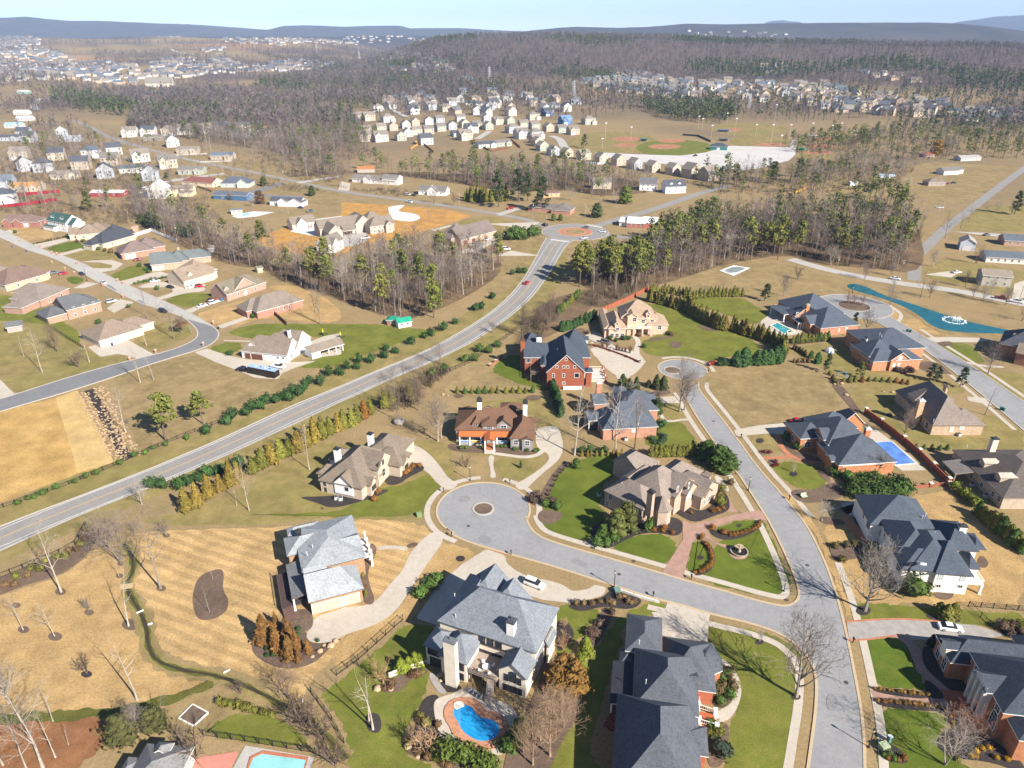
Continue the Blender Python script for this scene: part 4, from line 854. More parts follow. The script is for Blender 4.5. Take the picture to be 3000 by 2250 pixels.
h.wing([(1020,380),(1400,410),(1230,300)],5.5,'y','hh',rp=(1230,195));h.wing([(335,480),(575,395)],5.0,'y','gg',rp=(500,300));h.wing([(730,385),(860,385)],6.2,'y','gg',pitch=.5)
h.wing([(1430,560),(1675,665)],3.6,'x','hh',pitch=.5);h.wing([(1360,430),(1515,505)],5.2,'x','hg',pitch=.5)
h.shed([(265,915),(1175,905),(1180,830)],3.1,4.6,'N',roof=(.40,.12,.035));q=h.w[-1]
for t in (.0,.21,.44,.77):h.posts([(q['x0']+(q['x1']-q['x0'])*t,q['y0'])],3.0,.17,(.78,.77,.74))
h.slab((q['x0'],q['x1'],q['y0']+.05,q['y1']+.3),.0,.85,'porch_floor',(.30,.28,.26));xs=[q['x0']+(q['x1']-q['x0'])*t for t in (0,.21,.44,.53,.68,.77,1.)]
for i,j in ((0,1),(1,2),(4,5),(5,6)):h.rail((xs[i],q['y0']),(xs[j],q['y0']),.85,.85,(.78,.77,.74))
for i,j,c in ((0,1,(.12,.25,.48)),(1,2,(.62,.40,.03)),(5,6,(.22,.32,.55))):h.slab((xs[i]+.5,xs[j]-.5,q['y0']-.09,q['y0']-.06),1.05,1.6,'banner',c)
h.wing(rect=(xs[2]+1.1,xs[2]+4.3,q['y0']-3.4,q['y0']+1.),h=3.6,ax='y',ends='gg',pitch=.4,nowall=True,roof=(.40,.12,.035),ov=.25)
gx0,gx1=xs[2]+1.4,xs[2]+4.0
h.posts([(gx0,q['y0']-3.1),(gx1,q['y0']-3.1)],3.5,.2,(.78,.77,.74));h.slab((gx0,gx1,q['y0']-3.2,q['y0']+.05),0,.8,'entrance_steps',(.34,.12,.06));h.slab((gx0-.2,gx1+.2,q['y0']-4.6,q['y0']-3.2),0,.4,'lower_steps',(.45,.40,.36));h.door('S',0,830,985,1.4,2.2,(.30,.015,.02),z=.85)
h.win('S',5,570,735,1.5,1.6,(2,2)).win('S',3,822,755,2.,1.2,(3,2)).win('S',4,1078,755,1.7,1.8,(2,2)).win('S',1,1300,1020,1.4,1.8,(2,2)).win('S',2,1503,1035,1.4,1.8,(2,2)).win('S',0,1070,940,2.6,1.7,(3,2)).win('S',0,600,945,2.4,1.6,(3,2)).win('S',0,380,955,1.6,1.4,(2,2))
h.chim(640,215,11.5,5,1.3,1.1,(.76,.75,.73),(.035,.035,.04),caph=1.2).chim(1467,255,10.2,4,1.3,1.1,(.76,.75,.73),(.035,.035,.04),caph=1.2); h.done()
h=House('red_brick_house','tall red brick house with dark slate roof and a wide gable end of small windows','house','I',(530,1025),(1045,1025),6.0,NAVY,(.274,.089,.052),BRICK,trim=(.72,.69,.64),wtrim=(.74,.72,.68))
h.wing([(530,1025),(1045,1025)],6.0,'y','gh',rp=(795,790),y1=24.)
h.wing([(950,830),(1110,830),(990,570)],6.0,'x','hh',pitch=.8,x0=5.5);h.wing([(1040,1020),(1140,1015),(1060,960)],5.6,'x','hh',pitch=.5)
h.wing([(240,820),(520,830),(510,655)],6.2,'x','gh',pitch=.55,x1=4.);h.wing([(460,935),(560,880),(510,790)],6.0,'y','hh',pitch=.6)
h.wing([(250,655),(430,650),(290,540)],6.4,'x','hh',pitch=.7);h.wing([(880,670),(1000,680),(900,600)],7.6,'x','gg',pitch=.5,wall=(.74,.72,.68),wm=WALL,z0=5.);h.wing([(1020,610),(1085,610),(1000,556)],7.4,'x','gg',pitch=.5,wall=(.74,.72,.68),wm=WALL,z0=5.)
h.win('S',0,790,855,.8,.9,(1,1),arch=True).wins('S',0,[(671,950),(760,950),(812,950),(900,950)],.9,1.,(1,1)).wins('S',0,[(626,1060),(758,1060)],.9,1.5,(1,2)).win('S',0,928,1060,1.7,1.8,(1,1)).wins('S',0,[(625,1162),(760,1162)],1.1,1.1,(2,2)).wins('W',0,[(495,980),(500,1105)],1.4,1.8,(2,2)).wins('S',3,[(303,865),(455,865)],1.8,1.9,(3,1))
h.chim(228,590,11.5,0,1.5,1.2,(.30,.10,.05),(.12,.06,.04),caph=.5).chim(440,545,9.8,5,1.8,1.,(.74,.72,.69),(.05,.05,.05)); h.vent((745,640),(675,725),z=10.)
q=h.w[0];h.slab((q['x0']-5.5,q['x0']-.05,q['y0']+5.,q['y0']+12.),2.6,2.8,'deck',(.14,.10,.08));h.rail((q['x0']-5.4,q['y0']+5.1),(q['x0']-.2,q['y0']+5.1),2.8,1.,(.12,.09,.07));h.rail((q['x0']-5.4,q['y0']+5.1),(q['x0']-5.4,q['y0']+12),2.8,1.,(.12,.09,.07));h.posts([(q['x0']-5.3,q['y0']+5.2),(q['x0']-2.7,q['y0']+5.2),(q['x0']-5.3,q['y0']+9)],2.6,.14,(.2,.14,.1),name='deck_post')
x1=q['x1'];h.slab((x1+.1,x1+8.2,q['y0']+4.6,q['y0']+13.5),0,.9,'terrace',(.52,.46,.40))
for a,b in (((x1+.6,q['y0']+4.7),(x1+8.1,q['y0']+4.7)),((x1+8.1,q['y0']+4.7),(x1+8.1,q['y0']+8.)),((x1+8.1,q['y0']+10),(x1+8.1,q['y0']+13.4)),((x1+8.1,q['y0']+13.4),(x1+2,q['y0']+13.4))):h.rail(a,b,.9,1.,(.78,.76,.73))
h.posts([(x1+8.1,q['y0']+4.7),(x1+8.1,q['y0']+8.),(x1+8.1,q['y0']+10.),(x1+8.1,q['y0']+13.4)],2.1,.3,(.30,.11,.06),name='brick_pier');h.slab((q['x0']+5.5,q['x1']-.8,q['y0']-1.2,q['y0']-1.1),0,1.3,'white_screen',(.78,.77,.75));h.done()
h=House('pink_mansion','pale pink brick mansion with tan hip roofs and a white balcony over an arched entrance','house','I',(1335,455),(1575,455),4.6,(.325,.235,.165),(.60,.40,.285),trim=(.70,.62,.52),wtrim=(.76,.74,.7))
h.wing([(1335,455),(1575,455)],4.6,'y','hh',pitch=.85,y1=16.)
h.wing([(1500,310),(1970,320),(1600,110)],6.6,'x','hh',pitch=.85,y0=6.,y1=19.)
h.wing([(1950,385),(2110,380),(1900,215)],4.2,'x','hh',pitch=.6,y0=5.,y1=16.,x0=16.)
h.wing([(1500,310),(1660,310)],6.8,'y','gh',rp=(1580,235),y1=14.);h.wing([(1575,285),(1720,285)],8.0,'y','gh',rp=(1625,178),y1=15.,y0=4.);h.wing([(1735,320),(1975,322)],6.6,'y','hh',rp=(1850,200),y1=14.)
h.wing([(1425,430),(1490,430)],6.6,'y','gh',pitch=.9,y1=4.,z0=4.,y0=-.4);h.wing([(1820,265),(1890,265)],8.6,'y','gh',pitch=.9,y1=9.,z0=6.)
h.wing([(1225,270),(1340,450),(1390,200)],4.4,'y','hh',pitch=.5,x1=2.)
h.wins('S',0,[(1385,540),(1450,540),(1518,540)],1.5,1.7,(2,2)).win('S',6,1457,460,1.4,1.4,(2,2)).wins('S',5,[(1790,360),(1905,362)],1.5,1.6,(2,2)).wins('S',5,[(1785,465),(1897,455)],1.5,1.8,(2,2)).win('S',2,2002,440,1.5,1.8,(2,2)).win('S',7,1855,290,1.1,1.4,(2,2)).win('S',3,1582,355,1.5,1.6,(2,2)).win('S',4,1680,335,1.6,1.8,(2,2)).door('S',1,1690,470,2.6,2.6,(.10,.03,.02))
q=h.w[5];h.slab((q['x0']-6.2,q['x0']+4.6,q['y0']-2.6,q['y0']-.03),2.9,3.2,'balcony',(.62,.45,.35));h.rail((q['x0']-6.1,q['y0']-2.5),(q['x0']+4.5,q['y0']-2.5),3.2,1.,(.78,.76,.73));h.posts([(q['x0']-6,q['y0']-2.4),(q['x0']-2.5,q['y0']-2.4),(q['x0']+1,q['y0']-2.4),(q['x0']+4.4,q['y0']-2.4)],2.9,.3,(.60,.42,.31));h.done()
h=House('brick_house','orange brick house with blue grey roofs behind two tall bare trees','house','J',(590,1170),(1615,1110),3.7,(.088,.102,.125),(.392,.207,.140),BRICK,trim=(.70,.66,.6),wtrim=(.72,.7,.66))
h.wing([(590,1170),(1615,1110),(1560,830)],3.7,'x','hh',rp=(1055,590),y1=12.)
h.wing([(920,790),(1500,780),(1550,460),(1060,420)],4.0,'y','hh',pitch=.7);h.wing([(780,300),(1110,410),(900,560)],4.6,'y','hh',rp=(900,295))
h.wing([(410,650),(715,640),(400,440)],5.2,'x','gh',pitch=.5);h.wing([(1480,705),(1600,715),(1560,460)],3.6,'x','hg',pitch=.6,x0=12.)
h.wing([(310,985),(500,980),(210,785),(650,780)],3.6,'x','gg',pitch=.35,nowall=True);q=h.w[-1];h.posts([(q['x0'],q['y0']),(q['x0']+3,q['y0']),(q['x0']+6,q['y0']),(q['x0'],q['y1'])],3.4,.14,(.74,.72,.68));h.slab((q['x0']+.2,q['x1'],q['y0']+.2,q['y1']),.0,3.2,'screen_room',(.05,.055,.06))
h.win('S',0,1222,1190,1.3,1.,(2,1),bright=True);h.chim(520,205,8.6,0,1.6,1.1,(.42,.20,.12),(.55,.54,.52),BRICK);h.vent((1315,1040),z=6.);h.done()
h=House('stone_house','brown roofed stone house with a polygonal bay beside the pink paved drive','house','E',(145,770),(765,1080),4.7,(.21,.172,.145),(.403,.307,.240),BRICK,trim=(.22,.18,.15),wtrim=(.72,.68,.62))
h.wing([(145,770),(765,1080),(400,600)],4.7,'x','hh',pitch=.75,y1=9.)
h.wing([(590,650),(1150,830),(1480,650),(1000,330)],5.4,'y','hh',rp=(975,440),y0=4.5,y1=18.)
h.bay([(880,1010),(990,1110),(1150,1110),(1220,1050),(1090,880),(930,870)],4.4,(1055,860),8.2)
h.wing([(1135,830),(1490,640),(1100,380)],5.6,'x','hg',rp=(1310,505),x0=6.,x1=15.6);h.wing([(1290,785),(1490,640)],5.4,'x','hg',rp=(1405,572),x0=9.,x1=16.9)
h.wing([(1670,900),(1895,700),(1520,480),(1430,790)],4.0,'x','hg',rp=(1800,610),x0=8.);h.wing([(1720,880),(1840,770)],3.6,'x','hg',pitch=.8,x0=14.)
h.wing([(1250,290),(1600,435),(1510,610)],4.4,'y','hh',pitch=.75,y0=12.);h.wing([(370,455),(560,135),(1000,320)],4.4,'y','gh',pitch=.72,y0=13.);h.wing([(390,600),(890,460),(750,400)],4.8,'y','gg',pitch=.5)
h.wing([(1640,520),(1830,545),(1720,485)],3.6,'x','hg',pitch=.6)
h.wins('E',2,[(1180,835)],1.,1.6,(2,3)).wins('E',3,[(1360,780),(1393,745)],.8,1.6,(2,3)).win('E',3,1350,935,2.0,1.9,(3,2),bright=True).wins('E',4,[(1700,955),(1775,900)],1.,1.7,(2,3)).wins('S',0,[(255,880),(205,1000),(740,1130)],1.2,1.5,(2,2))
b=h.lastbay;h.chim(890,770,10.4,3,1.5,1.2,(.40,.29,.22),(.035,.035,.04),BRICK,caph=.6);h.vent((430,660),(1000,340),z=7.);h.shed([(1205,960),(1275,920),(1150,910)],3.3,4.1,'W');h.done()
h=House('brick_house','red brick house with charcoal roofs and white balustrade steps at the bottom of the picture','house','B',(440,470),(460,115),5.0,(0.087,0.094,0.109),(.384,.128,.069),BRICK,trim=(.70,.68,.65),wtrim=(.74,.72,.68),ang=R(-90))
h.wing([(440,500),(460,110),(870,120)],5.0,'y','hh',pitch=.55)
h.wing([(870,330),(1445,410),(1300,770)],3.6,'x','hh',pitch=.7,y0=-6.)
h.bay([(1100,545),(1290,775),(1445,785),(1570,730),(1560,590),(1450,415),(1240,385)],3.6,(1385,510),5.8)
h.wing([(525,1145),(560,465),(1260,570),(1285,1265)],5.6,'y','hh',rp=(935,640))
h.wing([(1230,735),(1285,1010),(1170,800)],5.4,'x','hg',pitch=.6,x0=9.)
h.wing([(330,1280),(385,1340),(370,1680),(1390,1650),(1385,1470),(1250,1345)],5.0,'y','hh',pitch=.95,y1=-10.5,y0=-29.,x1=12.7);h.wing([(1180,1350),(1390,1470),(1390,1650),(1230,1700)],4.6,'x','hh',pitch=.7,x0=8.)
h.wing([(380,540),(425,660),(550,500)],3.8,'x','hh',pitch=.5);h.shed([(270,1110),(300,610),(550,660),(525,1130)],3.9,4.4,'E',roof=(.03,.032,.042));q=h.w[-1];h.posts([(q['x0'],q['y0']),(q['x0'],(q['y0']+q['y1'])/2),(q['x0'],q['y1'])],3.8,.15,(.78,.77,.75));h.slab((q['x0'],q['x1'],q['y0'],q['y1']),1.7,1.9,'deck',(.16,.06,.04));h.rail((q['x0'],q['y0']),(q['x0'],q['y1']),1.9,1.,(.78,.77,.75));h.stair((q['x0']+1,q['y0']),(-.6,-1),1.8,1.8,9,(.17,.05,.035));
lx,ly=h.w[2]['x1']+2.2,-10.
for yy in (3.,0.):h.rail((lx-2.4,ly+yy),(lx+1.6,ly+yy-.8),.6,1.,(.78,.77,.75));h.posts([(lx+1.7,ly+yy-.8),(lx-1.2,ly+yy)],1.7,.28,(.78,.77,.75),name='balustrade_pier')
h.slab((lx-2.4,lx-1.,ly-4,ly+4),0,.7,'porch_floor',(.50,.42,.34));h.slab((lx-1.,lx+1.6,ly-.6,ly+2.2),0,.4,'brick_steps',(.40,.11,.05));h.rail((lx-1.,ly+2.8),(lx-1.,ly+5.),.7,1.,(.78,.77,.75));h.rail((lx-1.,ly-1.),(lx-1.,ly-5.),.7,1.,(.78,.77,.75))
h.vent((605,388),(683,845),z=8.); h.done(); H9=h
h=House('brick_house','orange brick house with near black roof and white arched windows at the lower right edge','house','C',(1595,435),(1985,1145),6.6,(0.056,0.066,0.084),(.369,.163,.085),BRICK,trim=(.72,.70,.66),wtrim=(.80,.79,.77),ang=0)
h.wing([(1595,435),(1985,1145),(2500,900)],6.6,'x','hh',pitch=.65,y0=-.2,y1=15.)
h.wing([(1190,225),(1360,560),(1620,585)],4.4,'y','hh',pitch=.8,y1=14.)
h.wing([(1500,180),(1940,240),(2200,500)],5.4,'x','hh',pitch=.6,y0=10.,y1=22.)
h.wing([(1690,640),(1850,915)],6.7,'y','gh',pitch=.7,y1=8.,y0=-1.2,wall=(.60,.56,.50),wm=WALL);h.wing([(1985,1145),(2300,1160),(2500,1500)],5.2,'x','hh',pitch=.6);h.wing([(1250,270),(1310,400)],5.8,'y','gh',pitch=.5,y1=6.,z0=3.,wall=(.7,.62,.52),wm=WALL)
h.wins('S',1,[(1270,365)],1.5,1.9,(2,2)).wins('S',1,[(1218,450),(1285,580)],1.5,2.2,(2,2),arch=True).wins('S',0,[(1610,770),(1850,1230)],2.0,2.8,(3,3),arch=True).wins('S',0,[(1665,640),(1912,1080)],1.5,1.7,(2,2)).win('S',3,1765,860,1.2,1.5,(2,2)).door('S',3,1720,960,1.6,2.6,(.03,.025,.02))
q=h.w[3];h.posts([(q['x0']+k*(q['x1']-q['x0'])/3,q['y0']-.35) for k in range(4)],6.2,.2,(.60,.57,.52));h.slab((q['x0']-1,q['x1']+1,q['y0']-4.,q['y0']),0,.35,'brick_porch',(.30,.10,.05));h.done()
h=House('white_house','white painted brick house with dark slate hip roofs behind a round clipped bush','house','D',(825,1140),(1690,1210),5.0,(0.070,0.084,0.105),(.74,.70,.63),trim=(.08,.085,.09),wtrim=(.70,.69,.66))
h.wing([(825,1140),(1250,1150),(690,935)],5.0,'x','hh',pitch=.7,x1=9.,y1=8.);h.wing([(1250,1195),(1750,1205),(1400,860)],5.4,'x','hh',pitch=.7,y1=11.)
h.wing([(690,935),(1250,1150),(1700,1130),(1100,600)],5.2,'y','hh',rp=(1120,580),y0=-.3,x0=1.,x1=13.)
h.wing([(240,300),(410,540),(1110,380),(870,180)],5.0,'y','hh',pitch=.65);h.wing([(490,460),(610,600),(810,920),(1050,520)],5.6,'y','hh',pitch=.7)
h.wing([(1150,480),(1500,490),(1820,870),(1410,870)],4.8,'x','hh',pitch=.55);h.wing([(1640,655),(1740,655),(1930,870),(1830,870)],3.9,'x','hh',pitch=.3,nowall=True);h.wing([(1620,880),(1850,1130),(1710,1130)],3.9,'x','hh',pitch=.5)
h.wing([(560,600),(700,760),(780,610)],5.2,'y','gh',pitch=.5,nowall=True)
h.wins('S',1,[(1320,1250),(1620,1260)],1.1,1.7,(2,2),bright=True).wins('S',1,[(1285,1365),(1580,1372)],1.1,.9,(2,1)).wins('W',0,[(750,1130)],2.4,1.7,(4,2)).win('W',3,340,545,2.,1.8,(3,2)).win('W',3,280,420,1.,1.6,(2,2)).win('W',4,500,640,1.2,1.6,(2,2)).win('W',4,550,700,1.3,2.2,(2,2))
h.chim(1625,540,8.4,3,1.6,1.2,(.76,.73,.68),(.05,.05,.05)); h.vent((1115,395),(1075,430),(1240,650),(1480,920),z=7.)
lx,ly=h.L(1063,1058,7.2);b=MB();b.box(-.6,.6,-.9,.9,-.2,.25);o=b.build('skylight',OC,h.root,col=(.6,.62,.64),loc=(lx,ly,7.1));o.rotation_euler=(R(-30),0,0);b=MB();b.box(-.45,.45,-.75,.75,.251,.28);b.build('skylight_pane',GLASSB,o)
q=h.w[1];h.slab((q['x1']+.05,q['x1']+3.4,q['y0']+.5,q['y0']+5.),2.4,2.7,'balcony',(.74,.71,.65));h.posts([(q['x1']+3.2,q['y0']+.7),(q['x1']+3.2,q['y0']+4.8)],2.4,.22,(.76,.73,.68));h.rail((q['x1'],q['y0']+.6),(q['x1']+3.3,q['y0']+.6),2.7,1.,(.76,.74,.7));h.rail((q['x1']+3.3,q['y0']+.6),(q['x1']+3.3,q['y0']+5),2.7,1.,(.76,.74,.7))
h.post([(505,840),(600,910)],4.8,.25,(.74,.71,.66)); h.done()
h=House('brick_house','orange brick house with navy roofs in front of the blue covered pool','house','K',(960,945),(1365,920),3.6,(0.073,0.085,0.105),(.415,.184,.091),BRICK,trim=(.70,.67,.62),wtrim=(.80,.78,.75))
h.wing([(960,945),(1365,920),(880,860)],3.6,'x','hh',pitch=.7,x1=12.,y1=10.);h.wing([(1280,830),(1550,815),(1350,620)],3.4,'x','hh',pitch=.6,x0=5.)
h.wing([(820,660),(560,455),(1000,300),(1260,600)],5.2,'y','hh',rp=(960,310));h.wing([(960,940),(710,730),(1370,590),(1290,830)],4.0,'y','hh',rp=(1100,400),y0=-.2)
h.wing([(235,410),(400,580),(590,570),(600,340)],4.2,'y','hh',pitch=.5);h.wing([(575,460),(715,595),(810,420)],5.6,'x','gh',pitch=.6);h.wing([(460,310),(700,270),(1000,280)],4.2,'y','hh',pitch=.6,y0=18.)
h.wing([(770,235),(1010,340),(1265,370)],3.4,'y','gh',rp=(1140,232));h.wing([(720,790),(840,885),(930,860)],4.0,'x','gh',pitch=.5)
h.win('S',0,1048,1000,.9,1.4,(1,2)).wins('W',3,[(770,890)],2.,2.2,(3,3)).wins('W',5,[(625,585)],1.8,1.8,(3,3)).wins('W',2,[(765,675)],1.2,1.8,(2,2),arch=True).win('W',2,600,700,2.8,2.6,(4,3)).win('S',4,487,653,1.9,1.9,(2,2)).win('W',4,297,570,1.7,2.,(2,2)).win('S',1,1470,890,1.,1.3,(1,2))
h.chim(1308,425,7.2,0,1.5,1.1,(.42,.16,.07),(.55,.52,.49),BRICK,caph=.6); h.vent((860,215),(1270,575),z=6.); h.done()
h=House('tan_house','tan brick house with a steep brown grey hip roof and tall side chimney','house','L',(715,605),(1300,605),3.6,(.20,.165,.14),(.421,.316,.219),BRICK,trim=(.24,.19,.14),wtrim=(.72,.7,.66))
h.wing([(715,605),(1300,605),(1120,180)],3.6,'y','hh',rp=(930,200),x1=12.5);h.wing([(1130,410),(1280,550),(1300,605)],3.6,'x','hh',pitch=.6,x0=6.);h.wing([(370,185),(510,300),(720,100),(700,70)],5.6,'y','hh',pitch=.7,y1=17.);h.wing([(830,110),(930,150)],4.,'y','gg',pitch=.6)
h.win('S',0,945,655,1.2,1.7,(1,2),bright=True).win('S',0,1070,640,1.4,1.1,(2,1),bright=True).wins('W',0,[(572,530),(648,605)],1.4,2.2,(2,2)).wins('W',2,[(355,320),(432,385)],1.8,2.2,(3,2)).win('W',2,422,265,.7,.9,(1,1));h.chim(585,290,8.6,0,1.7,1.4,(.46,.33,.2),(.5,.5,.5),BRICK,caph=.5);h.vent((750,400),(730,540),z=6.);h.done()
h=House('tan_house','tan brick house with dark brown roof and two pale dormers at the right edge','house','L',(1575,1490),(1930,1490),3.6,(.115,.096,.085),(.425,.345,.265),BRICK,trim=(.28,.23,.18),wtrim=(.66,.63,.58))
h.wing([(1575,1490),(2300,1490),(890,900)],3.6,'y','hh',rp=(1775,1010),x0=0.,x1=20.,y0=-.0);w0=h.w[0]
for px_ in ((1215,1060),(1425,1235)):
 lx,ly=h.L(px_[0],px_[1],5.4);h.wing(rect=(1.9,6.6,ly-1.4,ly+1.4),h=6.0,ax='x',ends='gh',pitch=.55,z0=3.8,roof=(.42,.36,.29),ov=.25)
h.wings=None;h.wins('W',0,[(1190,1220),(1310,1330),(1450,1440),(1525,1500),(910,985)],1.2,1.6,(2,2));h.wins('W',1,[(1180,1075)],1.2,1.2,(2,2));h.wins('W',2,[(1390,1250)],1.2,1.2,(2,2))
h.shed([(830,1040),(1000,1200),(1170,1165)],2.9,3.6,'E',roof=(.17,.15,.14));q=h.w[-1];h.posts([(q['x0'],q['y0']),(q['x0'],q['y1'])],2.8,.12,(.3,.25,.2));h.chim(1480,755,9.9,5,1.6,1.3,(.62,.52,.44),(.04,.045,.05));h.vent((1137,850),(1500,1045),z=6.);h.done()
h=House('brick_house','orange brick house with navy roofs and a front facing gable beside a small camping tent','house','M',(1520,935),(2060,905),3.8,(0.070,0.084,0.108),(.436,.213,.121),BRICK,trim=(.70,.66,.6),wtrim=(.78,.76,.72))
h.wing([(1520,935),(1740,925),(1440,850)],3.8,'x','hh',pitch=.7,x1=12.,y1=9.);h.wing([(1720,900),(2000,905)],4.4,'y','gh',rp=(1890,815),y1=10.,y0=-1.);h.wing([(1900,910),(2070,905),(1970,790)],4.2,'x','hh',pitch=.6,x0=8.)
h.wing([(1360,605),(1530,775),(1640,775),(1620,515),(1980,770),(1950,615)],5.8,'x','hh',rp=(1690,545));h.wing(rect=(.2,13.,3.,14.),h=4.4,ax='y',ends='hh',pitch=.7);h.wing([(1230,690),(1400,785),(1420,700)],3.8,'y','hh',pitch=.5,x1=3.)
h.win('S',1,1862,890,1.5,1.4,(2,2),bright=True).wins('S',1,[(1780,978),(1840,975)],1.,1.4,(1,2),bright=True).wins('W',3,[(1440,745),(1465,765),(1492,785)],.9,1.9,(1,2)).wins('W',5,[(1237,745),(1258,760),(1310,790)],1.2,2.1,(2,2)).win('W',0,1475,935,2.2,1.6,(3,2));h.vent((1610,580),(1632,605),z=9.);h.chim(1440,625,7.6,3,.5,1.6,(.6,.58,.55));h.done()
h=House('brick_house','brick house with navy roofs and a white columned loggia by the turquoise pool','house','M',(860,520),(1285,480),3.4,(0.073,0.087,0.112),(.391,.197,.122),BRICK,trim=(.66,.62,.56),wtrim=(.74,.72,.68))
h.wing([(860,520),(1285,480),(1050,300)],3.4,'x','hh',pitch=.7,y1=16.);h.wing([(830,470),(730,310),(920,270),(1030,300),(870,520)],3.6,'y','hh',pitch=.75,x1=9.);h.wing([(680,400),(740,470),(860,360)],3.8,'x','gh',pitch=.6)
h.wing([(450,240),(680,140),(920,190),(700,370)],4.2,'x','hh',pitch=.6);h.wing([(470,320),(550,370),(640,270)],3.8,'y','gh',pitch=.7);h.wing([(280,265),(455,345),(640,300),(470,220)],3.4,'x','hh',pitch=.15,nowall=True);q=h.w[-1];h.posts([(q['x0'],q['y0']),(q['x0']+.1,q['y1']),(q['x1'],q['y0']),((q['x0']+q['x1'])/2,q['y0'])],3.2,.22,(.74,.72,.68))
h.shed([(510,400),(660,445),(680,400)],3.0,3.5,'N');q=h.w[-1];h.posts([(q['x0']+k*(q['x1']-q['x0'])/4,q['y0']) for k in range(5)],2.9,.15,(.74,.72,.68))
h.chim(710,215,8.6,0,1.5,1.2,(.44,.19,.09),(.35,.3,.22),BRICK,caph=.5);h.wins('S',0,[(950,535),(1090,540),(1190,525)],1.2,1.5,(2,2),bright=True).win('S',4,520,340,1.,1.3,(2,2));h.vent((1030,295),z=6.);h.done()
h=House('grey_house','grey roofed house with a white triangular gable cut off by the bottom edge','house','g',(870,1640),(1190,1660),3.2,(.20,.195,.19),(.60,.57,.52),trim=(.66,.64,.6))
h.wing([(870,1640),(1190,1660),(1235,1545),(960,1500)],3.2,'x','hh',pitch=.55,y0=-6.);h.wing([(980,1570),(1090,1570),(1050,1490)],4.2,'y','gh',pitch=.8,wall=(.74,.73,.71));h.wing([(800,1640),(900,1640),(880,1590)],2.8,'x','hh',pitch=.4,y0=-3.);h.done()
h=House('brick_house','dark roofed brick house with pale gables cut off by the right edge','house','f',(2110,600),(2300,640),4.4,(.075,.08,.095),(.308,.165,.107),BRICK,trim=(.55,.48,.4),wtrim=(.74,.72,.68))
h.wing([(2065,530),(2140,640),(2400,600)],5.0,'y','hh',pitch=.7,y0=2.,y1=18.);h.wing([(2140,670),(2230,720)],4.6,'x','gh',pitch=.8,x1=8.,y0=-3.,y1=4.,roof=(.22,.17,.13));h.wing([(2120,570),(2240,600)],5.6,'x','gh',pitch=.8,x1=8.,y0=5.,y1=11.,roof=(.22,.17,.13));h.row('W',0,3,1.6).row('W',1,2,1.6);h.done()
# ================================================================ HOUSES OF THE LEFT ESTATE AND THE MIDDLE DISTANCE
KEEP=[]          # (x, y, r): where nothing may grow
def keep(p,r): KEEP.append((p.x,p.y,r))
def hs(zone,a,b,d,h,ends,pitch,roof,wall,label,name='house',ax='x',wm=None,win=4,ext=(),gar=(),chim=None,dorm=(),trim=TRIM,wtrim=TRIM,doors=(),gable2=False):
 s=House(name,label,'house',zone,a,b,0.,roof,wall,wm,trim,wtrim);L=(P(zone,*b)-P(zone,*a)).length;o=.4
 s.wing(rect=(-o,L+o,-o,d+o),h=h,ax=ax,ends=ends,pitch=pitch)
 for x0,x1,y0,y1,hh,ax2,e2,p2 in ext: s.wing(rect=(x0*L-o,x1*L+o,y0-o,y1+o),h=hh,ax=ax2,ends=e2,pitch=p2)
 if win:
  for k in range(int(max(1,round(h/2.9)))):s.row('S',0,win,1.6+2.8*k,1.1,1.4,(2,2),.06,.94)
  s.row('E',0,2,1.6,1.1,1.4)
 for x,w_,c in gar:
  p=[x*L,s.w[0]['y0']-.035,1.12];f,t=garage_mesh(w_,2.2);q=s.part('garage_door',f,p,0,c);s.part('door_frame',t,(0,0,0),0,wtrim,q)
 for x,c in doors:
  p=[x*L,s.w[0]['y0']-.035,1.1];f,t=door_mesh(1.,2.1);q=s.part('door',f,p,0,c);s.part('door_frame',t,(0,0,0),0,wtrim,q)
 for x in dorm:
  n=len(s.w);s.wing(rect=(x*L-1.3,x*L+1.3,1.2,d*.45),h=h+1.9,ax='y',ends='gh',pitch=.9,z0=h-.3,ov=.2);s.win('S',n,0,0,.9,1.1,(2,2),p=[x*L,1.2+.2-.02,h+1.1])
 if chim:
  x,y,z=chim;b_=MB();b_.box(-.5,.5,-.4,.4,h-.5,z);q=b_.build('chimney',wm or WALL,s.root,col=wall,loc=(x*L,y,0));c=MB();c.box(-.58,.58,-.48,.48,z,z+.2);c.build('chimney_cap',OC,q,col=(.1,.1,.1))
 c=s.O+s.ex*L/2+s.ey*d/2; keep(c,max(L,d)*.75); return s
TANR=(.225,.172,.125); TAUPE=(.20,.165,.14)
hs('N',(200,835),(1060,930),9.5,3.0,'hg',.95,(.20,.160,.128),(.72,.71,.69),'white sided house with brown roof and two brown garage doors beside the black trailer','white_house',gar=((.13,2.6,(.13,.05,.035)),(.33,4.8,(.13,.05,.035))),win=0,dorm=(.2,),ext=((.32,1.02,6,17,3.2,'x','hg',.85),(.2,.6,9,15,3.,'y','hh',.8)),chim=(.82,9,9.2),doors=((.5,(.6,.6,.58)),)).row('E',0,2,1.7).row('S',0,2,1.7,1.,1.,(2,1),.74,.98).done()
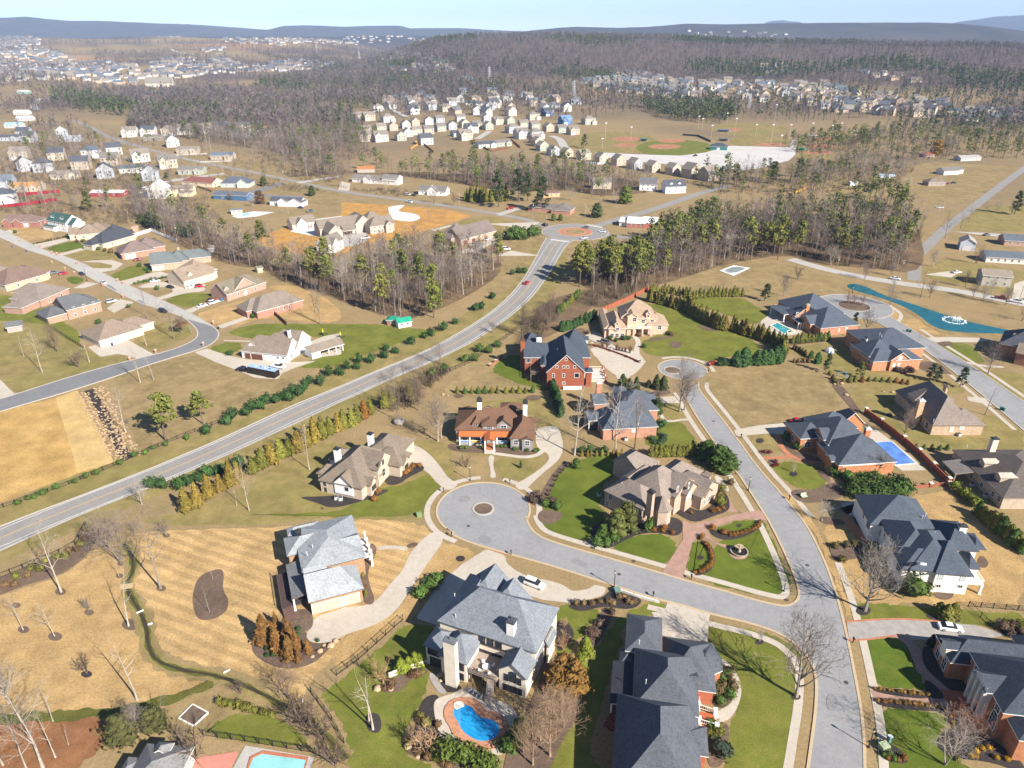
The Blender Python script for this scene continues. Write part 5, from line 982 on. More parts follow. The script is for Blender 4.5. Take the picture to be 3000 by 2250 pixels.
s=House('pavilion','white pool pavilion with brown gable roof and open columned side','pavilion','N',(1530,870),(2040,720),0.,(.20,.160,.128),(.68,.70,.72));s.wing(rect=(-.4,13.4,-.4,6.2),h=2.7,ax='x',ends='gg',pitch=.6,nowall=True);b_=MB();b_.box(.1,3.6,.1,5.6,0,2.6);b_.add([(.1,.1,2.6),(.1,5.6,2.6),(.1,2.85,4.1)],[(0,2,1)]);b_.build('wall',WALL,s.root,col=(.68,.70,.72));b_=MB();b_.box(3.6,12.9,5.4,5.6,0,2.6);b_.build('back_wall',WALL,s.root,col=(.5,.3,.25));s.posts([(7,.2),(10,.2),(12.8,.2)],2.55,.14,(.72,.72,.7));s.done();keep(s.O,9)
hs('d',(655,598),(935,510),14.5,3.1,'hh',.55,(.215,.165,.125),(.60,.50,.38),'tan hip roofed house with white double garage beside the left kerb','tan_house',gar=((.3,6.8,(.74,.73,.70)),),win=0,ext=((.55,1.35,3,12,3.1,'x','hh',.55),)).row('E',1,2,1.6).done()
hs('O',(900,1405),(1330,1290),13,4.4,'gh',.62,(.105,.108,.112),(.33,.235,.175),'grey slate roofed stone brick house on the left estate','stone_house',wm=BRICK,win=3,ext=((-.55,.1,1,12,3.0,'x','hh',.5),(.6,1.05,4,12,4.2,'x','hh',.6))).done()
hs('O',(545,1240),(905,1080),15,3.2,'hh',.62,TAUPE,(.37,.235,.18),'brick house with taupe hip roof and rear screened porch, left estate','brick_house',wm=BRICK,win=2,ext=((-.55,.0,1,10,3.0,'x','hh',.5),(.4,1.,5,20,3.4,'y','hh',.6))).done()
hs('O',(90,1040),(640,880),16,3.2,'hh',.62,(.165,.112,.09),(.45,.36,.26),'tan house with dark red brown hip roof, left estate','tan_house',win=2,ext=((.5,1.1,2,18,3.2,'y','hh',.6),)).done()
hs('O',(-320,960),(200,830),12,3.2,'hh',.6,(.20,.158,.135),(.38,.24,.175),'orange brick house with mauve roof cut by the left edge','brick_house',wm=BRICK,win=4).done()
hs('Q',(1600,1085),(2165,930),12,3.2,'hh',.72,(.19,.155,.13),(.33,.18,.135),'long brick house with brown hip roof on the tan corner lawn','brick_house',wm=BRICK,win=0,ext=((-.12,.4,4,13,3.2,'x','hh',.7),)).row('S',0,3,1.7,.9,1.5,(1,2),.4,.75).done()
hs('Q',(1222,865),(1705,700),11,3.2,'gh',.75,(.165,.142,.105),(.38,.245,.195),'pink brick house with olive brown roof and white cross gable','brick_house',wm=BRICK,win=2,ext=((.2,.75,.5,11,3.4,'y','gh',.75),(.35,.95,6,14,3.3,'x','hh',.6)),doors=((.46,(.75,.74,.72)),),dorm=(.06,)).done()
hs('Q',(692,702),(1065,590),13,3.4,'gh',.7,(.24,.185,.135),(.58,.47,.36),'beige house with tan roof and a white gabled dormer over the garage','beige_house',win=0,gar=((.25,5.2,(.5,.5,.49)),),dorm=(.28,),ext=((.5,1.3,5,20,3.3,'x','hh',.7),(.5,1.15,1.5,12,3.3,'y','hh',.7))).row('S',2,2,1.6).done()
hs('Q',(285,490),(660,450),12,3.4,'gh',.75,(.125,.14,.14),(.40,.30,.22),'tan brick house with slate green roof and dark chimney','tan_house',wm=BRICK,win=0,gar=((.2,5.,(.55,.46,.36)),),ext=((.55,1.25,2,13,3.4,'y','hh',.85),(.8,2.,6,15,3.2,'x','hh',.7)),chim=(.95,12,8.2)).done()
hs('O',(1590,625),(2010,560),14,3.2,'hh',.62,(.175,.13,.115),(.37,.205,.15),'red brick house with mauve brown roof and white garage','brick_house',wm=BRICK,win=0,gar=((.25,5.,(.76,.74,.71)),),ext=((.5,1.4,4,18,3.2,'x','hh',.6),)).done()
hs('O',(1345,490),(1760,370),12,3.2,'hh',.75,(.052,.056,.068),(.50,.43,.33),'beige house with charcoal roof next to the white vinyl fence','beige_house',win=2,ext=((-.2,.3,3,10,3.,'x','hh',.7),(.4,1.2,4,16,3.2,'y','hh',.7))).done()
hs('O',(1000,375),(1345,340),14,3.2,'hh',.62,(.215,.165,.122),(.54,.44,.33),'beige house with broad tan hip roof between charcoal and green roofs','beige_house',win=2,ext=((-.25,.4,2,12,3.2,'x','gh',.6),(.3,1.3,3,18,3.2,'x','hh',.55))).done()
hs('O',(640,225),(880,270),10,5.6,'gg',.75,(.045,.095,.085),(.76,.75,.73),'white two storey house with dark green roof and dormers','white_house',win=4,dorm=(.2,.7),ext=((.5,1.25,1,9,4.6,'x','gg',.8),(-.1,.5,-2.4,.3,2.7,'x','hh',.25))).done()
hs('O',(60,195),(500,200),10,3.2,'gh',.65,(.175,.12,.10),(.30,.135,.11),'dark red brick house with red brown roof at the left edge','brick_house',wm=BRICK,win=2,gar=((.6,4.8,(.7,.68,.66)),),ext=((.05,.3,-2.4,4,3.2,'y','gh',.8),(.35,.58,-2.4,4,3.2,'y','gh',.8))).done()
# ---- mansion site and neighbours (crop b, a)
RM=(.19,.155,.125)
h=House('mansion','sprawling new brown roofed mansion on the orange building plot','house','b',(190,1520),(325,1500),0.,RM,(.40,.345,.30));
h.wing(rect=(-.4,16,-.4,11),h=4.6,ax='x',ends='hg',pitch=.8);h.wing(rect=(-28,6,9,20),h=4.8,ax='x',ends='gh',pitch=.85);h.wing(rect=(-26,-17,-1,16),h=4.6,ax='y',ends='gh',pitch=.9);h.wing(rect=(-6,5,8,27),h=5.2,ax='y',ends='gh',pitch=.85);h.wing(rect=(3,16,14,26),h=4.6,ax='x',ends='hh',pitch=.8);h.wing(rect=(-15,-7,4,14),h=3.2,ax='x',ends='gg',pitch=.5,nowall=True);h.wing(rect=(9,14,-2.5,6),h=4.6,ax='y',ends='gh',pitch=.9)
h.wing(rect=(-24,-19,2,8),h=6.,ax='y',ends='gh',pitch=.9);h.row('S',0,5,1.6).row('S',0,4,4.).row('E',0,2,3.2).row('S',2,3,1.7).row('S',6,1,5.2).row('S',1,4,1.7);h.posts([(-15,4.4),(-11,4.4),(-7.5,4.4)],3.,.2,(.2,.14,.1));h.done();keep(h.O+h.ex*-6+h.ey*10,34)
hs('a',(1900,1495),(2050,1470),8,3.4,'gg',.9,RM,(.66,.62,.56),'cream carriage house with brown gables left of the new mansion','carriage_house',win=2,ext=((.15,.55,-1.5,6,3.6,'y','gh',1.),),gar=((.72,3.2,(.2,.15,.12)),)).done()
hs('a',(2130,1650),(2230,1610),8,5.2,'gg',.9,(.175,.15,.13),(.72,.71,.69),'white house with brown roof below the building plot pool','white_house',win=3,ext=((.2,.6,-1.2,6,5.,'y','gh',1.),)).done()
hs('b',(775,1590),(1000,1530),14,3.2,'gg',.75,(.16,.13,.115),(.45,.33,.24),'brown roofed house with two dark red garage doors above the main road bend','brown_house',wm=BRICK,win=0,gar=((.12,3.,(.16,.05,.04)),(.35,3.,(.16,.05,.04))),ext=((-.1,.5,5,15,3.4,'y','hh',.8),(.4,1.,5,16,3.2,'x','gg',.7))).done()
hs('b',(1210,1365),(1470,1385),11,2.7,'hh',.35,(.16,.14,.125),(.40,.20,.15),'long low ranch house with grey brown roof by the red car','ranch_house',wm=BRICK,win=6,ext=((.62,1.08,-4,8,2.7,'y','hg',.4),)).done()
hs('b',(500,1260),(675,1270),9,3.,'gg',.65,(.155,.145,.135),(.74,.73,.71),'white cottage with grey roof beside the far road','cottage',win=4,ext=((.35,.75,-1.5,7,3.2,'y','gh',.8),),chim=(.4,6,6.5)).done()
hs('b',(70,1180),(350,1200),9,3.,'gg',.6,(.185,.165,.15),(.66,.62,.57),'long white and brick house with grey roof left of the white cottage','long_house',win=5,ext=((.28,.45,-1.5,6,3.2,'y','gh',.8),(.7,1.05,0,9,5.,'x','gg',.5))).done()
hs('b',(105,1120),(215,1118),10,2.8,'gg',.4,(.36,.15,.06),(.4,.36,.3),'barn with an orange brown roof behind the long white house','barn',win=0).done()
hs('b',(1310,1280),(1415,1275),9,2.8,'hh',.3,(.17,.11,.085),(.55,.36,.2),'low tan brick house behind the ranch','brick_house',wm=BRICK,win=3).done()
hs('b',(1800,1465),(1905,1475),10,2.9,'gg',.35,(.60,.60,.60),(.72,.72,.71),'low white roofed building with two front columns beside the roundabout','low_building',win=3).done()
hs('b',(1850,1475),(1965,1480),12,3.,'gg',.4,(.62,.62,.62),(.34,.13,.1),'brick and white building under pines by the roundabout','low_building',wm=BRICK,win=3,ext=((.9,1.7,2,14,3.,'x','gg',.4),)).done()
hs('a',(1750,1330),(1950,1340),9,3.1,'gg',.45,(.075,.08,.095),(.76,.75,.74),'white ranch house with charcoal roof above the swimming pool','white_house',win=4,ext=((.3,.62,-2,7,3.3,'y','gh',.6),(.62,1.05,-1,8,3.1,'y','gh',.5))).done()
hs('a',(1430,1215),(1620,1215),12,3.2,'hh',.65,(.085,.10,.125),(.42,.47,.44),'grey green house with slate roof by the dark drive','grey_house',win=3,ext=((.6,.95,-2,8,3.4,'y','gh',.8),)).done()
hs('a',(1385,1290),(1600,1300),9,3.,'gh',.5,(.10,.115,.14),(.06,.14,.25),'deep blue sided house with slate roof','blue_house',win=2,ext=((.6,1.03,-1.5,7,3.6,'x','gg',.35),)).done()
hs('a',(1180,1200),(1380,1215),12,3.2,'hg',.5,(.21,.08,.065),(.66,.55,.38),'cream house with a dull red roof','cream_house',win=3,chim=(.6,8,6.)).done()
hs('a',(1085,1275),(1255,1270),9,5.2,'hg',.5,(.20,.165,.135),(.66,.55,.36),'yellow cream two storey house with taupe roof','cream_house',win=3,ext=((.5,1.,-2.5,3,3.,'x','gg',.5),)).done()
hs('a',(1500,1390),(1570,1385),5,2.6,'gg',.3,(.15,.15,.16),(.74,.73,.72),'small white pool house by the swimming pool','pool_house',win=2).done()
hs('a',(590,1275),(800,1275),9,3.,'gg',.25,(.55,.54,.53),(.30,.05,.05),'long workshop with white metal roof and red walls beside the parked cars','workshop',win=2).done()
hs('b',(1630,1225),(1750,1225),9,5.,'gg',.7,(.18,.155,.135),(.58,.50,.38),'beige two storey house in the trees right of the bamboo','beige_house',win=2).done()
hs('b',(1930,1235),(2040,1240),10,5.,'gg',.8,(.13,.125,.13),(.72,.71,.70),'white two storey gabled house beside the wood','white_house',win=3).done()
hs('b',(2100,1255),(2230,1250),10,5.,'gg',.8,(.075,.082,.10),(.74,.73,.72),'white house with charcoal roof next to the blue car','white_house',win=3,dorm=(.3,.7)).done()
hs('c',(1790,1620),(1890,1630),10,4.4,'gg',.6,(.30,.27,.24),(.52,.56,.62),'tall pale grey garage building by the country road','garage_building',ax='y',win=0,gar=((.5,4.6,(.68,.68,.69)),)).done()
hs('f',(1930,190),(2120,205),9,5.,'gg',.45,(.24,.20,.16),(.40,.36,.30),'grey tan two storey house with four front windows by the cross road','grey_house',win=3).done()
hs('f',(1960,40),(2212,55),10,2.9,'gg',.45,(.10,.12,.14),(.60,.58,.54),'long low house with slate roof behind the grey tan house','long_house',win=5).done()
hs('c',(2080,1590),(2260,1600),10,2.9,'gg',.5,(.10,.115,.135),(.40,.26,.2),'dark slate roofed house cut by the right edge','dark_house',win=3).done()
hs('c',(1690,1135),(1790,1130),9,3.2,'gg',.55,(.16,.145,.135),(.68,.66,.63),'white gabled house in the right field','white_house',win=2,ext=((.4,1.5,4,12,3.,'x','gg',.5),)).done()
hs('c',(1590,1205),(1700,1205),9,3.,'hh',.5,(.19,.15,.12),(.36,.29,.24),'brown house beside parked cars in the right field','brown_house',win=3).done()
hs('c',(1800,1045),(1930,1040),9,2.8,'gg',.4,(.30,.29,.28),(.48,.46,.42),'grey ranch house at the top of the right field','ranch_house',win=3).done()
hs('c',(1565,1020),(1630,1020),8,2.6,'hh',.4,(.33,.09,.05),(.4,.3,.25),'small red roofed house under an orange tree','red_house',win=1).done()
hs('c',(1085,1205),(1130,1205),5,2.6,'gg',.25,(.5,.5,.5),(.72,.72,.73),'white box shed in the right field','shed',win=0).done()
hs('c',(1275,1155),(1370,1158),5,2.6,'gg',.2,(.30,.42,.52),(.5,.52,.55),'pale blue roofed shed in the right field','shed',win=0).done()
hs('c',(280,1550),(420,1550),8,2.7,'hh',.35,(.18,.11,.09),(.5,.42,.34),'low red brown roofed house inside the right hand wood','brown_house',win=2).done()
hs('c',(175,970),(285,975),12,3.4,'hh',.5,(.055,.07,.085),(.03,.17,.15),'teal concession building by the gravel car park','concession_building',win=0,gar=((.5,2.6,(.7,.68,.6)),)).done()
hs('d',(52,500),(150,485),4.5,2.4,'gg',.6,(.12,.12,.125),(.36,.31,.27),'small grey stone shed on the left lawn','shed',win=0).done()
hs('e',(297,450),(362,450),4,2.3,'hh',.5,(.02,.20,.13),(.28,.15,.1),'open shed with green roof beside the wood','shed',win=1).done()
hs('e',(372,470),(455,455),3.6,2.3,'gg',.7,(.02,.26,.17),(.66,.68,.69),'white shed with bright green roof beside the wood','shed',win=2).done()
hs('Q',(1600,512),(1662,500),3.5,2.4,'gg',.35,(.17,.17,.13),(.56,.46,.28),'yellow tan garden shed at the wood edge','shed',win=0).done()
hs('Q',(990,252),(1045,250),3,2.2,'gg',.7,(.2,.17,.14),(.25,.25,.25),'tiny grey garden shed behind the slate green house','shed',win=0).done()
hs('O',(1725,262),(1790,258),3.5,2.4,'gg',.4,(.40,.22,.15),(.5,.3,.22),'tiny pink brown shed behind the charcoal roof','shed',win=0).done()
# ---- smaller houses, one mesh kind each, copied
def hkind(name,parts,wins,gar=None):
 R_=MB(); W_=MB(); F_=MB()
 class D(House):
  def __init__(s):s.R={};s.Wl={};s.F=F_;s.w=[];s.k=0;s.roof='r';s.wall='w';s.wm='m'
 d=D()
 for x0,x1,y0,y1,h,ax,e,p in parts: d.wing(rect=(x0,x1,y0,y1),h=h,ax=ax,ends=e,pitch=p,ov=.3)
 w_,p_=win_mesh(1.2,1.5,2,2)
 return dict(roof=d.R['r'].mesh('roof',SHIN),wall=d.Wl[('w','m')].mesh('wall',WALL),fascia=F_.mesh('fascia',OC),wins=wins,gar=gar,w=w_)
HK=[hkind('a',[(-5,5,-4.5,4.5,5.4,'y','gg',.7)],[(-2.4,-4.24,1.6),(2.4,-4.24,1.6),(-2.4,-4.24,4.),(2.4,-4.24,4.)]),
 hkind('b',[(-6,6,-4.5,4.5,5.4,'x','gg',.7),(-5.8,0,-6.5,2,5.0,'y','gg',.8)],[(2,-4.24,1.6),(4,-4.24,4.),(2,-4.24,4.),(-3,-6.24,4.)],(-3,-6.24)),
 hkind('c',[(-8,8,-4,4,2.8,'x','gg',.5),(2,7,-5.5,2,2.8,'y','gg',.5)],[(-5,-3.74,1.5),(-2,-3.74,1.5),(4.5,-5.24,1.5)]),
 hkind('d',[(-7.5,7.5,-5,5,2.9,'x','hh',.55),(0,6.5,-7,3,2.9,'y','hh',.6)],[(-5,-4.74,1.5),(-2.5,-4.74,1.5)],(3.2,-6.74)),
 hkind('e',[(-6,6,-4.5,4.5,5.4,'x','hh',.6),(1,6.4,-6.5,1,3.,'y','gh',.6)],[(-4,-4.24,1.6),(-1.5,-4.24,1.6),(-4,-4.24,4.),(3.5,-4.24,4.)],(3.7,-6.24)),
 hkind('f',[(-5.5,5.5,-4.5,4.5,5.2,'x','gg',.75)],[(-3.5,-4.24,1.6),(0,-4.24,1.6),(3.5,-4.24,1.6),(-3.5,-4.24,4.),(3.5,-4.24,4.)])]
HR=random.Random(9)
def sh(k,base,ang,roof,wall,label,group=None,s=1.,detail=True,name='house'):
 K=HK[k];r=thing(name,label,'house',base,R(ang),group);s*=1.36;r.scale=(s,s,s);wall=tuple(q*.8 for q in wall)
 for nm,c in (('wall',wall),('roof',roof),('fascia',(.62,.6,.56))):
  if nm=='fascia' and not detail:continue
  o=link(nm,K[nm],r); o.color=(*c,1)
 if detail:
  for x,y,z in K['wins']:o=link('window',K['w'],r,(x,y,z));o.color=(.7,.69,.66,1);link('pane',win_mesh(1.2,1.5,2,2)[1],o)
  if K['gar']:f,t=garage_mesh(4.4,2.2);o=link('garage_door',f,r,(K['gar'][0],K['gar'][1]-.02,1.15));o.color=(.62,.6,.57,1)
 keep(base,12); return r
CRM=(.60,.51,.39); WHT=(.66,.64,.60); GRN=(.42,.44,.36); GRY=(.45,.47,.50); TANW=(.52,.43,.33); RB=(.17,.15,.135); RD=(.075,.08,.095); RT=(.21,.18,.15); BLU=(.08,.20,.42)
for k,x,y,ang,ro,wa,lb in ((5,375,1035,18,RD,CRM,'white two storey house with charcoal roof right of the left field trees'),(4,600,1020,15,(.09,.12,.17),WHT,'white house with blue slate gables'),(5,740,1000,35,RD,WHT,'white two storey box house with dark roof'),(1,915,1045,30,RT,WHT,'tall white house inside a white fence'),(5,725,1070,12,RB,TANW,'beige house with brown roof and two window rows'),(5,535,1095,14,RD,TANW,'beige house with charcoal roof and dark porch'),(4,290,1110,25,RD,GRY,'grey house with black roof at the brown thicket'),(2,430,1155,20,RT,CRM,'wide cream house with taupe roof'),(0,690,1150,25,RD,GRY,'small grey house with dark roof'),(2,865,1115,20,(.1,.12,.13),WHT,'low white house with slate roof behind bare trees'),(1,1090,1085,30,RB,CRM,'cream house with brown roof by the road'),(2,1225,990,5,RT,TANW,'low tan house with a porch'),(0,1120,950,30,RT,WHT,'small white gabled house'),(1,140,1030,15,RT,TANW,'taupe roofed house at the left thicket'),(0,165,1105,40,RD,GRY,'grey gabled house left of the black roof'),(5,165,890,10,RD,GRY,'upper dark roofed grey house at the left edge'),(5,195,920,10,RD,GRY,'lower dark roofed grey house at the left edge'),(2,70,910,10,RD,GRY,'third dark roofed house at the left edge'),(2,465,915,20,(.3,.34,.38),(.5,.56,.62),'pale blue ranch house'),(0,405,885,30,RT,GRY,'grey gabled house above the pale blue ranch'),(1,850,885,10,RT,WHT,'first white house of the far left row'),(1,970,880,8,RD,WHT,'second white house with dark roof of the far left row'),(4,1100,875,10,RT,CRM,'third house of the far left row, cream'),(1,1205,868,10,RT,WHT,'fourth house of the far left row, white'),(5,1340,862,20,RT,WHT,'fifth house of the far left row, white gable'),(1,1455,850,-10,(.1,.13,.2),WHT,'sixth house of the far left row, blue roof'),(1,1590,855,25,RD,WHT,'seventh house of the far left row, white gable'),(4,1690,880,15,RT,CRM,'eighth house of the far left row, cream'),(2,1560,885,10,(.16,.2,.24),GRY,'grey house in front of the far left row'),(2,1000,910,0,RB,(.3,.25,.2),'brown low house below the far left row'),(0,1725,885,10,(.35,.13,.07),TANW,'red roofed house at the end of the far left row'),(5,40,1230,15,(.13,.15,.18),GRY,'grey house at the left edge above the red fence'),(4,30,1320,20,RD,WHT,'white house with black roof beside the red fence'),(2,190,1235,10,(.38,.2,.08),TANW,'tan house with an orange fence'),(2,150,745,5,(.6,.6,.6),WHT,'long white roofed building at the far left'),(2,170,785,5,(.5,.54,.6),WHT,'white building with pale blue roof at the far left'),(2,100,830,5,(.25,.4,.6),WHT,'small blue roofed building at the far left'),(2,1450,1030,0,(.12,.14,.17),TANW,'low house with slate roof and white fence'),(2,1250,1125,5,RB,GRN,'low green grey house above the red roof'),(0,985,1165,20,RB,GRY,'small grey barn by the drive'),(0,1040,1280,5,(.6,.6,.6),WHT,'tiny white building left of the yellow house'),(2,1515,710,-12,(.33,.17,.06),(.45,.2,.08),'long orange roofed house in the far woods'),(2,160,610,0,(.55,.55,.54),(.3,.5,.4),'white roofed store with green fascia, far left')):
 sh(k,G('a',x,y),ang,ro,wa,lb)
def rowof(c,pts,ang,kinds,where,group,cols=(CRM,WHT,GRN,GRY,TANW),s=1.,roofs=(RB,RT,(.19,.165,.14))):
 for i in range(0,len(pts),2):
  sh(HR.choice(kinds),G(c,pts[i],pts[i+1]),ang+HR.uniform(-5,5),HR.choice(roofs),cols[(i//2*2+i//7)%len(cols)],f'{nth(i//2)} house from the left in the {where}',group,s)
rowof('b',[1255,925,1270,945,1300,975,1372,1005,1458,1022,1568,1032,1680,1055,1795,1068,1900,1092,2015,1112,2145,1128],32,(0,5,0),'row beside the gravel car park','house row beside the car park',(CRM,GRN,CRM,WHT,GRN,TANW,GRY,GRY,WHT,TANW,GRN),.8)
rowof('c',[55,1148,165,1165],32,(0,5),'pair left of the gravel car park pines','house pair by the car park',(TANW,(.12,.16,.24)))
rowof('b',[385,910,430,885,487,872,563,866,642,850,715,838,795,825,875,832,950,840],28,(0,5),'lower row of the new estate','lower row of the new estate',(GRN,TANW,GRY,GRN,CRM,GRN,TANW,CRM,GRN),.85)
rowof('b',[165,865,255,850,335,845,415,830,475,815,565,805,635,795,770,785,940,785,1012,805,1090,805,1178,825,1250,835,1340,850,1425,860,1500,870],26,(0,1,5),'middle row of the new estate','middle row of the new estate',s=.85)
rowof('b',[100,780,140,775,180,780,300,790,150,915,255,915,1110,860,1165,895,1255,895,1240,775,1600,805],28,(1,4,5),'scattered block of the new estate','scattered houses of the new estate')
for x,y,ro,wa,l,k in ((1450,805,(.12,.2,.32),BLU,'bright blue house of the new estate',1),(935,955,RD,WHT,'white house with black roof beside the orange fences',2),(1035,945,RB,GRN,'green gabled house beside the orange fences',2),(800,905,RT,CRM,'cream house left of the dark roofed one by the pines',1),(770,880,RD,GRY,'dark roofed house by the estate pines',2),(545,935,RD,WHT,'house with black roof at the estate pond',5),(840,860,RD,WHT,'steep white gable with black roof in the new estate',1),(1335,750,RD,(.1,.16,.28),'dark blue house in the upper estate',1),(235,720,RT,WHT,'wide white house at the left of the upper estate',4)):sh(k,G('b',x,y),28,ro,wa,l)
def inpoly(x,y,poly):
 c=False; n=len(poly); j=n-1
 for i in range(n):
  if (poly[i].y>y)!=(poly[j].y>y) and x<(poly[j].x-poly[i].x)*(y-poly[i].y)/(poly[j].y-poly[i].y)+poly[i].x: c=not c
  j=i
 return c
def scatter(c,px,n,gap,rnd,tries=40):
 poly=[G(c,px[i],px[i+1]) for i in range(0,len(px),2)]; xs=[p.x for p in poly]; ys=[p.y for p in poly]; out=[]
 for _ in range(n*tries):
  if len(out)>=n: break
  x=rnd.uniform(min(xs),max(xs)); y=rnd.uniform(min(ys),max(ys))
  if not inpoly(x,y,poly) or any((x-a)**2+(y-b)**2<gap*gap for a,b in out): continue
  out.append((x,y))
 return out
WALLS=(CRM,WHT,WHT,TANW,GRY,(.55,.40,.30),(.64,.58,.5)); ROOFS=(RB,RT,RD,(.13,.135,.15),(.2,.165,.145),(.10,.12,.15))
n_=0
for c,px,n,label,grp,ang in (('b',(160,740,300,640,620,620,1000,600,1560,640,1560,720,1300,750,900,760,500,750),50,'small pale gabled house in the upper rows of the middle estate','upper rows of the middle estate',28),
 ('c',(0,640,0,540,300,530,900,560,1500,640,1780,700,1500,780,1100,740,700,680,300,640),110,'small pale house under the trees of the right estate','houses of the right estate',-15)):
 for x,y in scatter(c,px,n,17,HR):
  if any((x-a)**2+(y-b)**2<15**2 for a,b,r in KEEP): continue
  sh(HR.choice((0,1,4,5,3)),Vector((x,y,float(T(x,y)))),ang+HR.uniform(-30,30),HR.choice(ROOFS),HR.choice(WALLS),label,grp,1.1,False); n_+=1
FARV=[];FARF=[];FART=[]
def farhouse(x,y,ang,wall,roof,w=7.,d=5.,h=5.):
 z=float(T(x,y)); c,s=math.cos(ang),math.sin(ang); k=len(FARV)
 def p(a,b,e): FARV.append((x+a*c-b*s,y+a*s+b*c,z+e))
 for a,b in ((-w,-d),(w,-d),(w,d),(-w,d)): p(a,b,-1)
 for a,b in ((-w,-d),(w,-d),(w,d),(-w,d)): p(a,b,h)
 p(-w,0,h+d*.7); p(w,0,h+d*.7); FART.extend([tuple(q*.8 for q in wall)]*10)
 FARF.extend([(k,k+1,k+5,k+4),(k+2,k+3,k+7,k+6),(k+1,k+2,k+6,k+5),(k+3,k,k+4,k+7),(k+5,k+6,k+9,k+9),(k+7,k+4,k+8,k+8)])
 m=len(FARV)
 for a,b,e in ((-w-.5,-d-.5,h-.3),(w+.5,-d-.5,h-.3),(w+.5,0,h+d*.7+.15),(-w-.5,0,h+d*.7+.15),(w+.5,d+.5,h-.3),(-w-.5,d+.5,h-.3)): p(a,b,e)
 FART.extend([roof]*6); FARF.extend([(m,m+1,m+2,m+3),(m+3,m+2,m+4,m+5)])
for c,px,n,gap in (('a',(0,270,100,240,300,330,560,420,700,400,900,430,1000,500,920,560,600,540,0,540),420,17),('a',(1000,520,960,430,1080,380,1300,400,1450,380,1600,440,1950,390,2212,430,2150,450,1600,470,1250,500),200,16),('a',(0,220,160,260,300,250,160,300,0,310),60,20),('a',(1400,250,1900,255,2212,270,2212,290,1800,300,1500,280),90,24),('a',(1030,235,1180,240,1190,260,1040,250),14,26),('a',(1300,320,1450,300,1440,330,1320,340),8,26),('b',(180,480,60,430,250,350,420,350,640,390,720,430,800,460,700,480,440,470),110,16),('b',(0,240,300,235,560,255,560,270,200,275,0,280),45,28),('b',(750,510,960,560,950,580,880,560,760,525),14,15),('b',(1560,540,1900,470,2212,540,2212,640,1800,600),110,17),('c',(0,200,250,205,700,215,1000,230,700,235,120,270),16,40),('c',(500,440,680,430,680,490,530,480),6,26),('c',(1100,470,1300,480,1600,520,1500,540,1200,500),14,30),('c',(1700,720,2000,730,2212,740,2212,790,1850,800),26,20)):
 for x,y in scatter(c,px,n,gap,HR):farhouse(x,y,R(25 if c!='c' else -15)+HR.uniform(-.6,.6),HR.choice(WALLS),HR.choice(ROOFS),HR.uniform(6.5,10.5),HR.uniform(5.,7.5),HR.choice((3.,5.,5.5)))
b_=G('a',1040,560);farhouse(b_.x,b_.y,R(15),(.72,.68,.58),(.2,.18,.15),28,16,7)
me=mesh('far_houses',FARV,[tuple(dict.fromkeys(f)) for f in FARF],TINT);ca=me.color_attributes.new('tint','FLOAT_COLOR','POINT');ca.data.foreach_set('color',np.array([(*t,1.) for t in FART],np.float32).ravel());tag(link('far_houses',me),'pale houses of the far town packed over the distant slopes',None,None,'stuff')
# ================================================================ TREES, SHRUBS, WOODS
def m_leaf(name,rough=.75):
 t=NT(name);oi=t.n('ShaderNodeObjectInfo');c=oi.outputs['Color']
 f=t.mapr(t.noise(1.1,3,rough=.7),.3,.7,.55,1.45);f=t.math('MULTIPLY',f,t.mapr(oi.outputs['Random'],0,1,.82,1.18))
 g=t.n('ShaderNodeCombineColor');[t.l(f,g.inputs[q]) for q in range(3)]
 return t.done(t.mix(1.,c,g.outputs[0],'MULTIPLY'),rough,.2)
LEAF=m_leaf('foliage')
def m_bark():
 t=NT('bark');oi=t.n('ShaderNodeObjectInfo');f=t.mapr(t.noise(1.6,3),.3,.7,.75,1.25);f=t.math('MULTIPLY',f,t.mapr(oi.outputs['Random'],0,1,.85,1.15))
 g=t.n('ShaderNodeCombineColor');[t.l(f,g.inputs[q]) for q in range(3)]
 return t.done(t.mix(1.,oi.outputs['Color'],g.outputs[0],'MULTIPLY'),.9,.1)
BARK=m_bark()
def rv(r): return Vector((r.uniform(-1,1),r.uniform(-1,1),r.uniform(-1,1)))
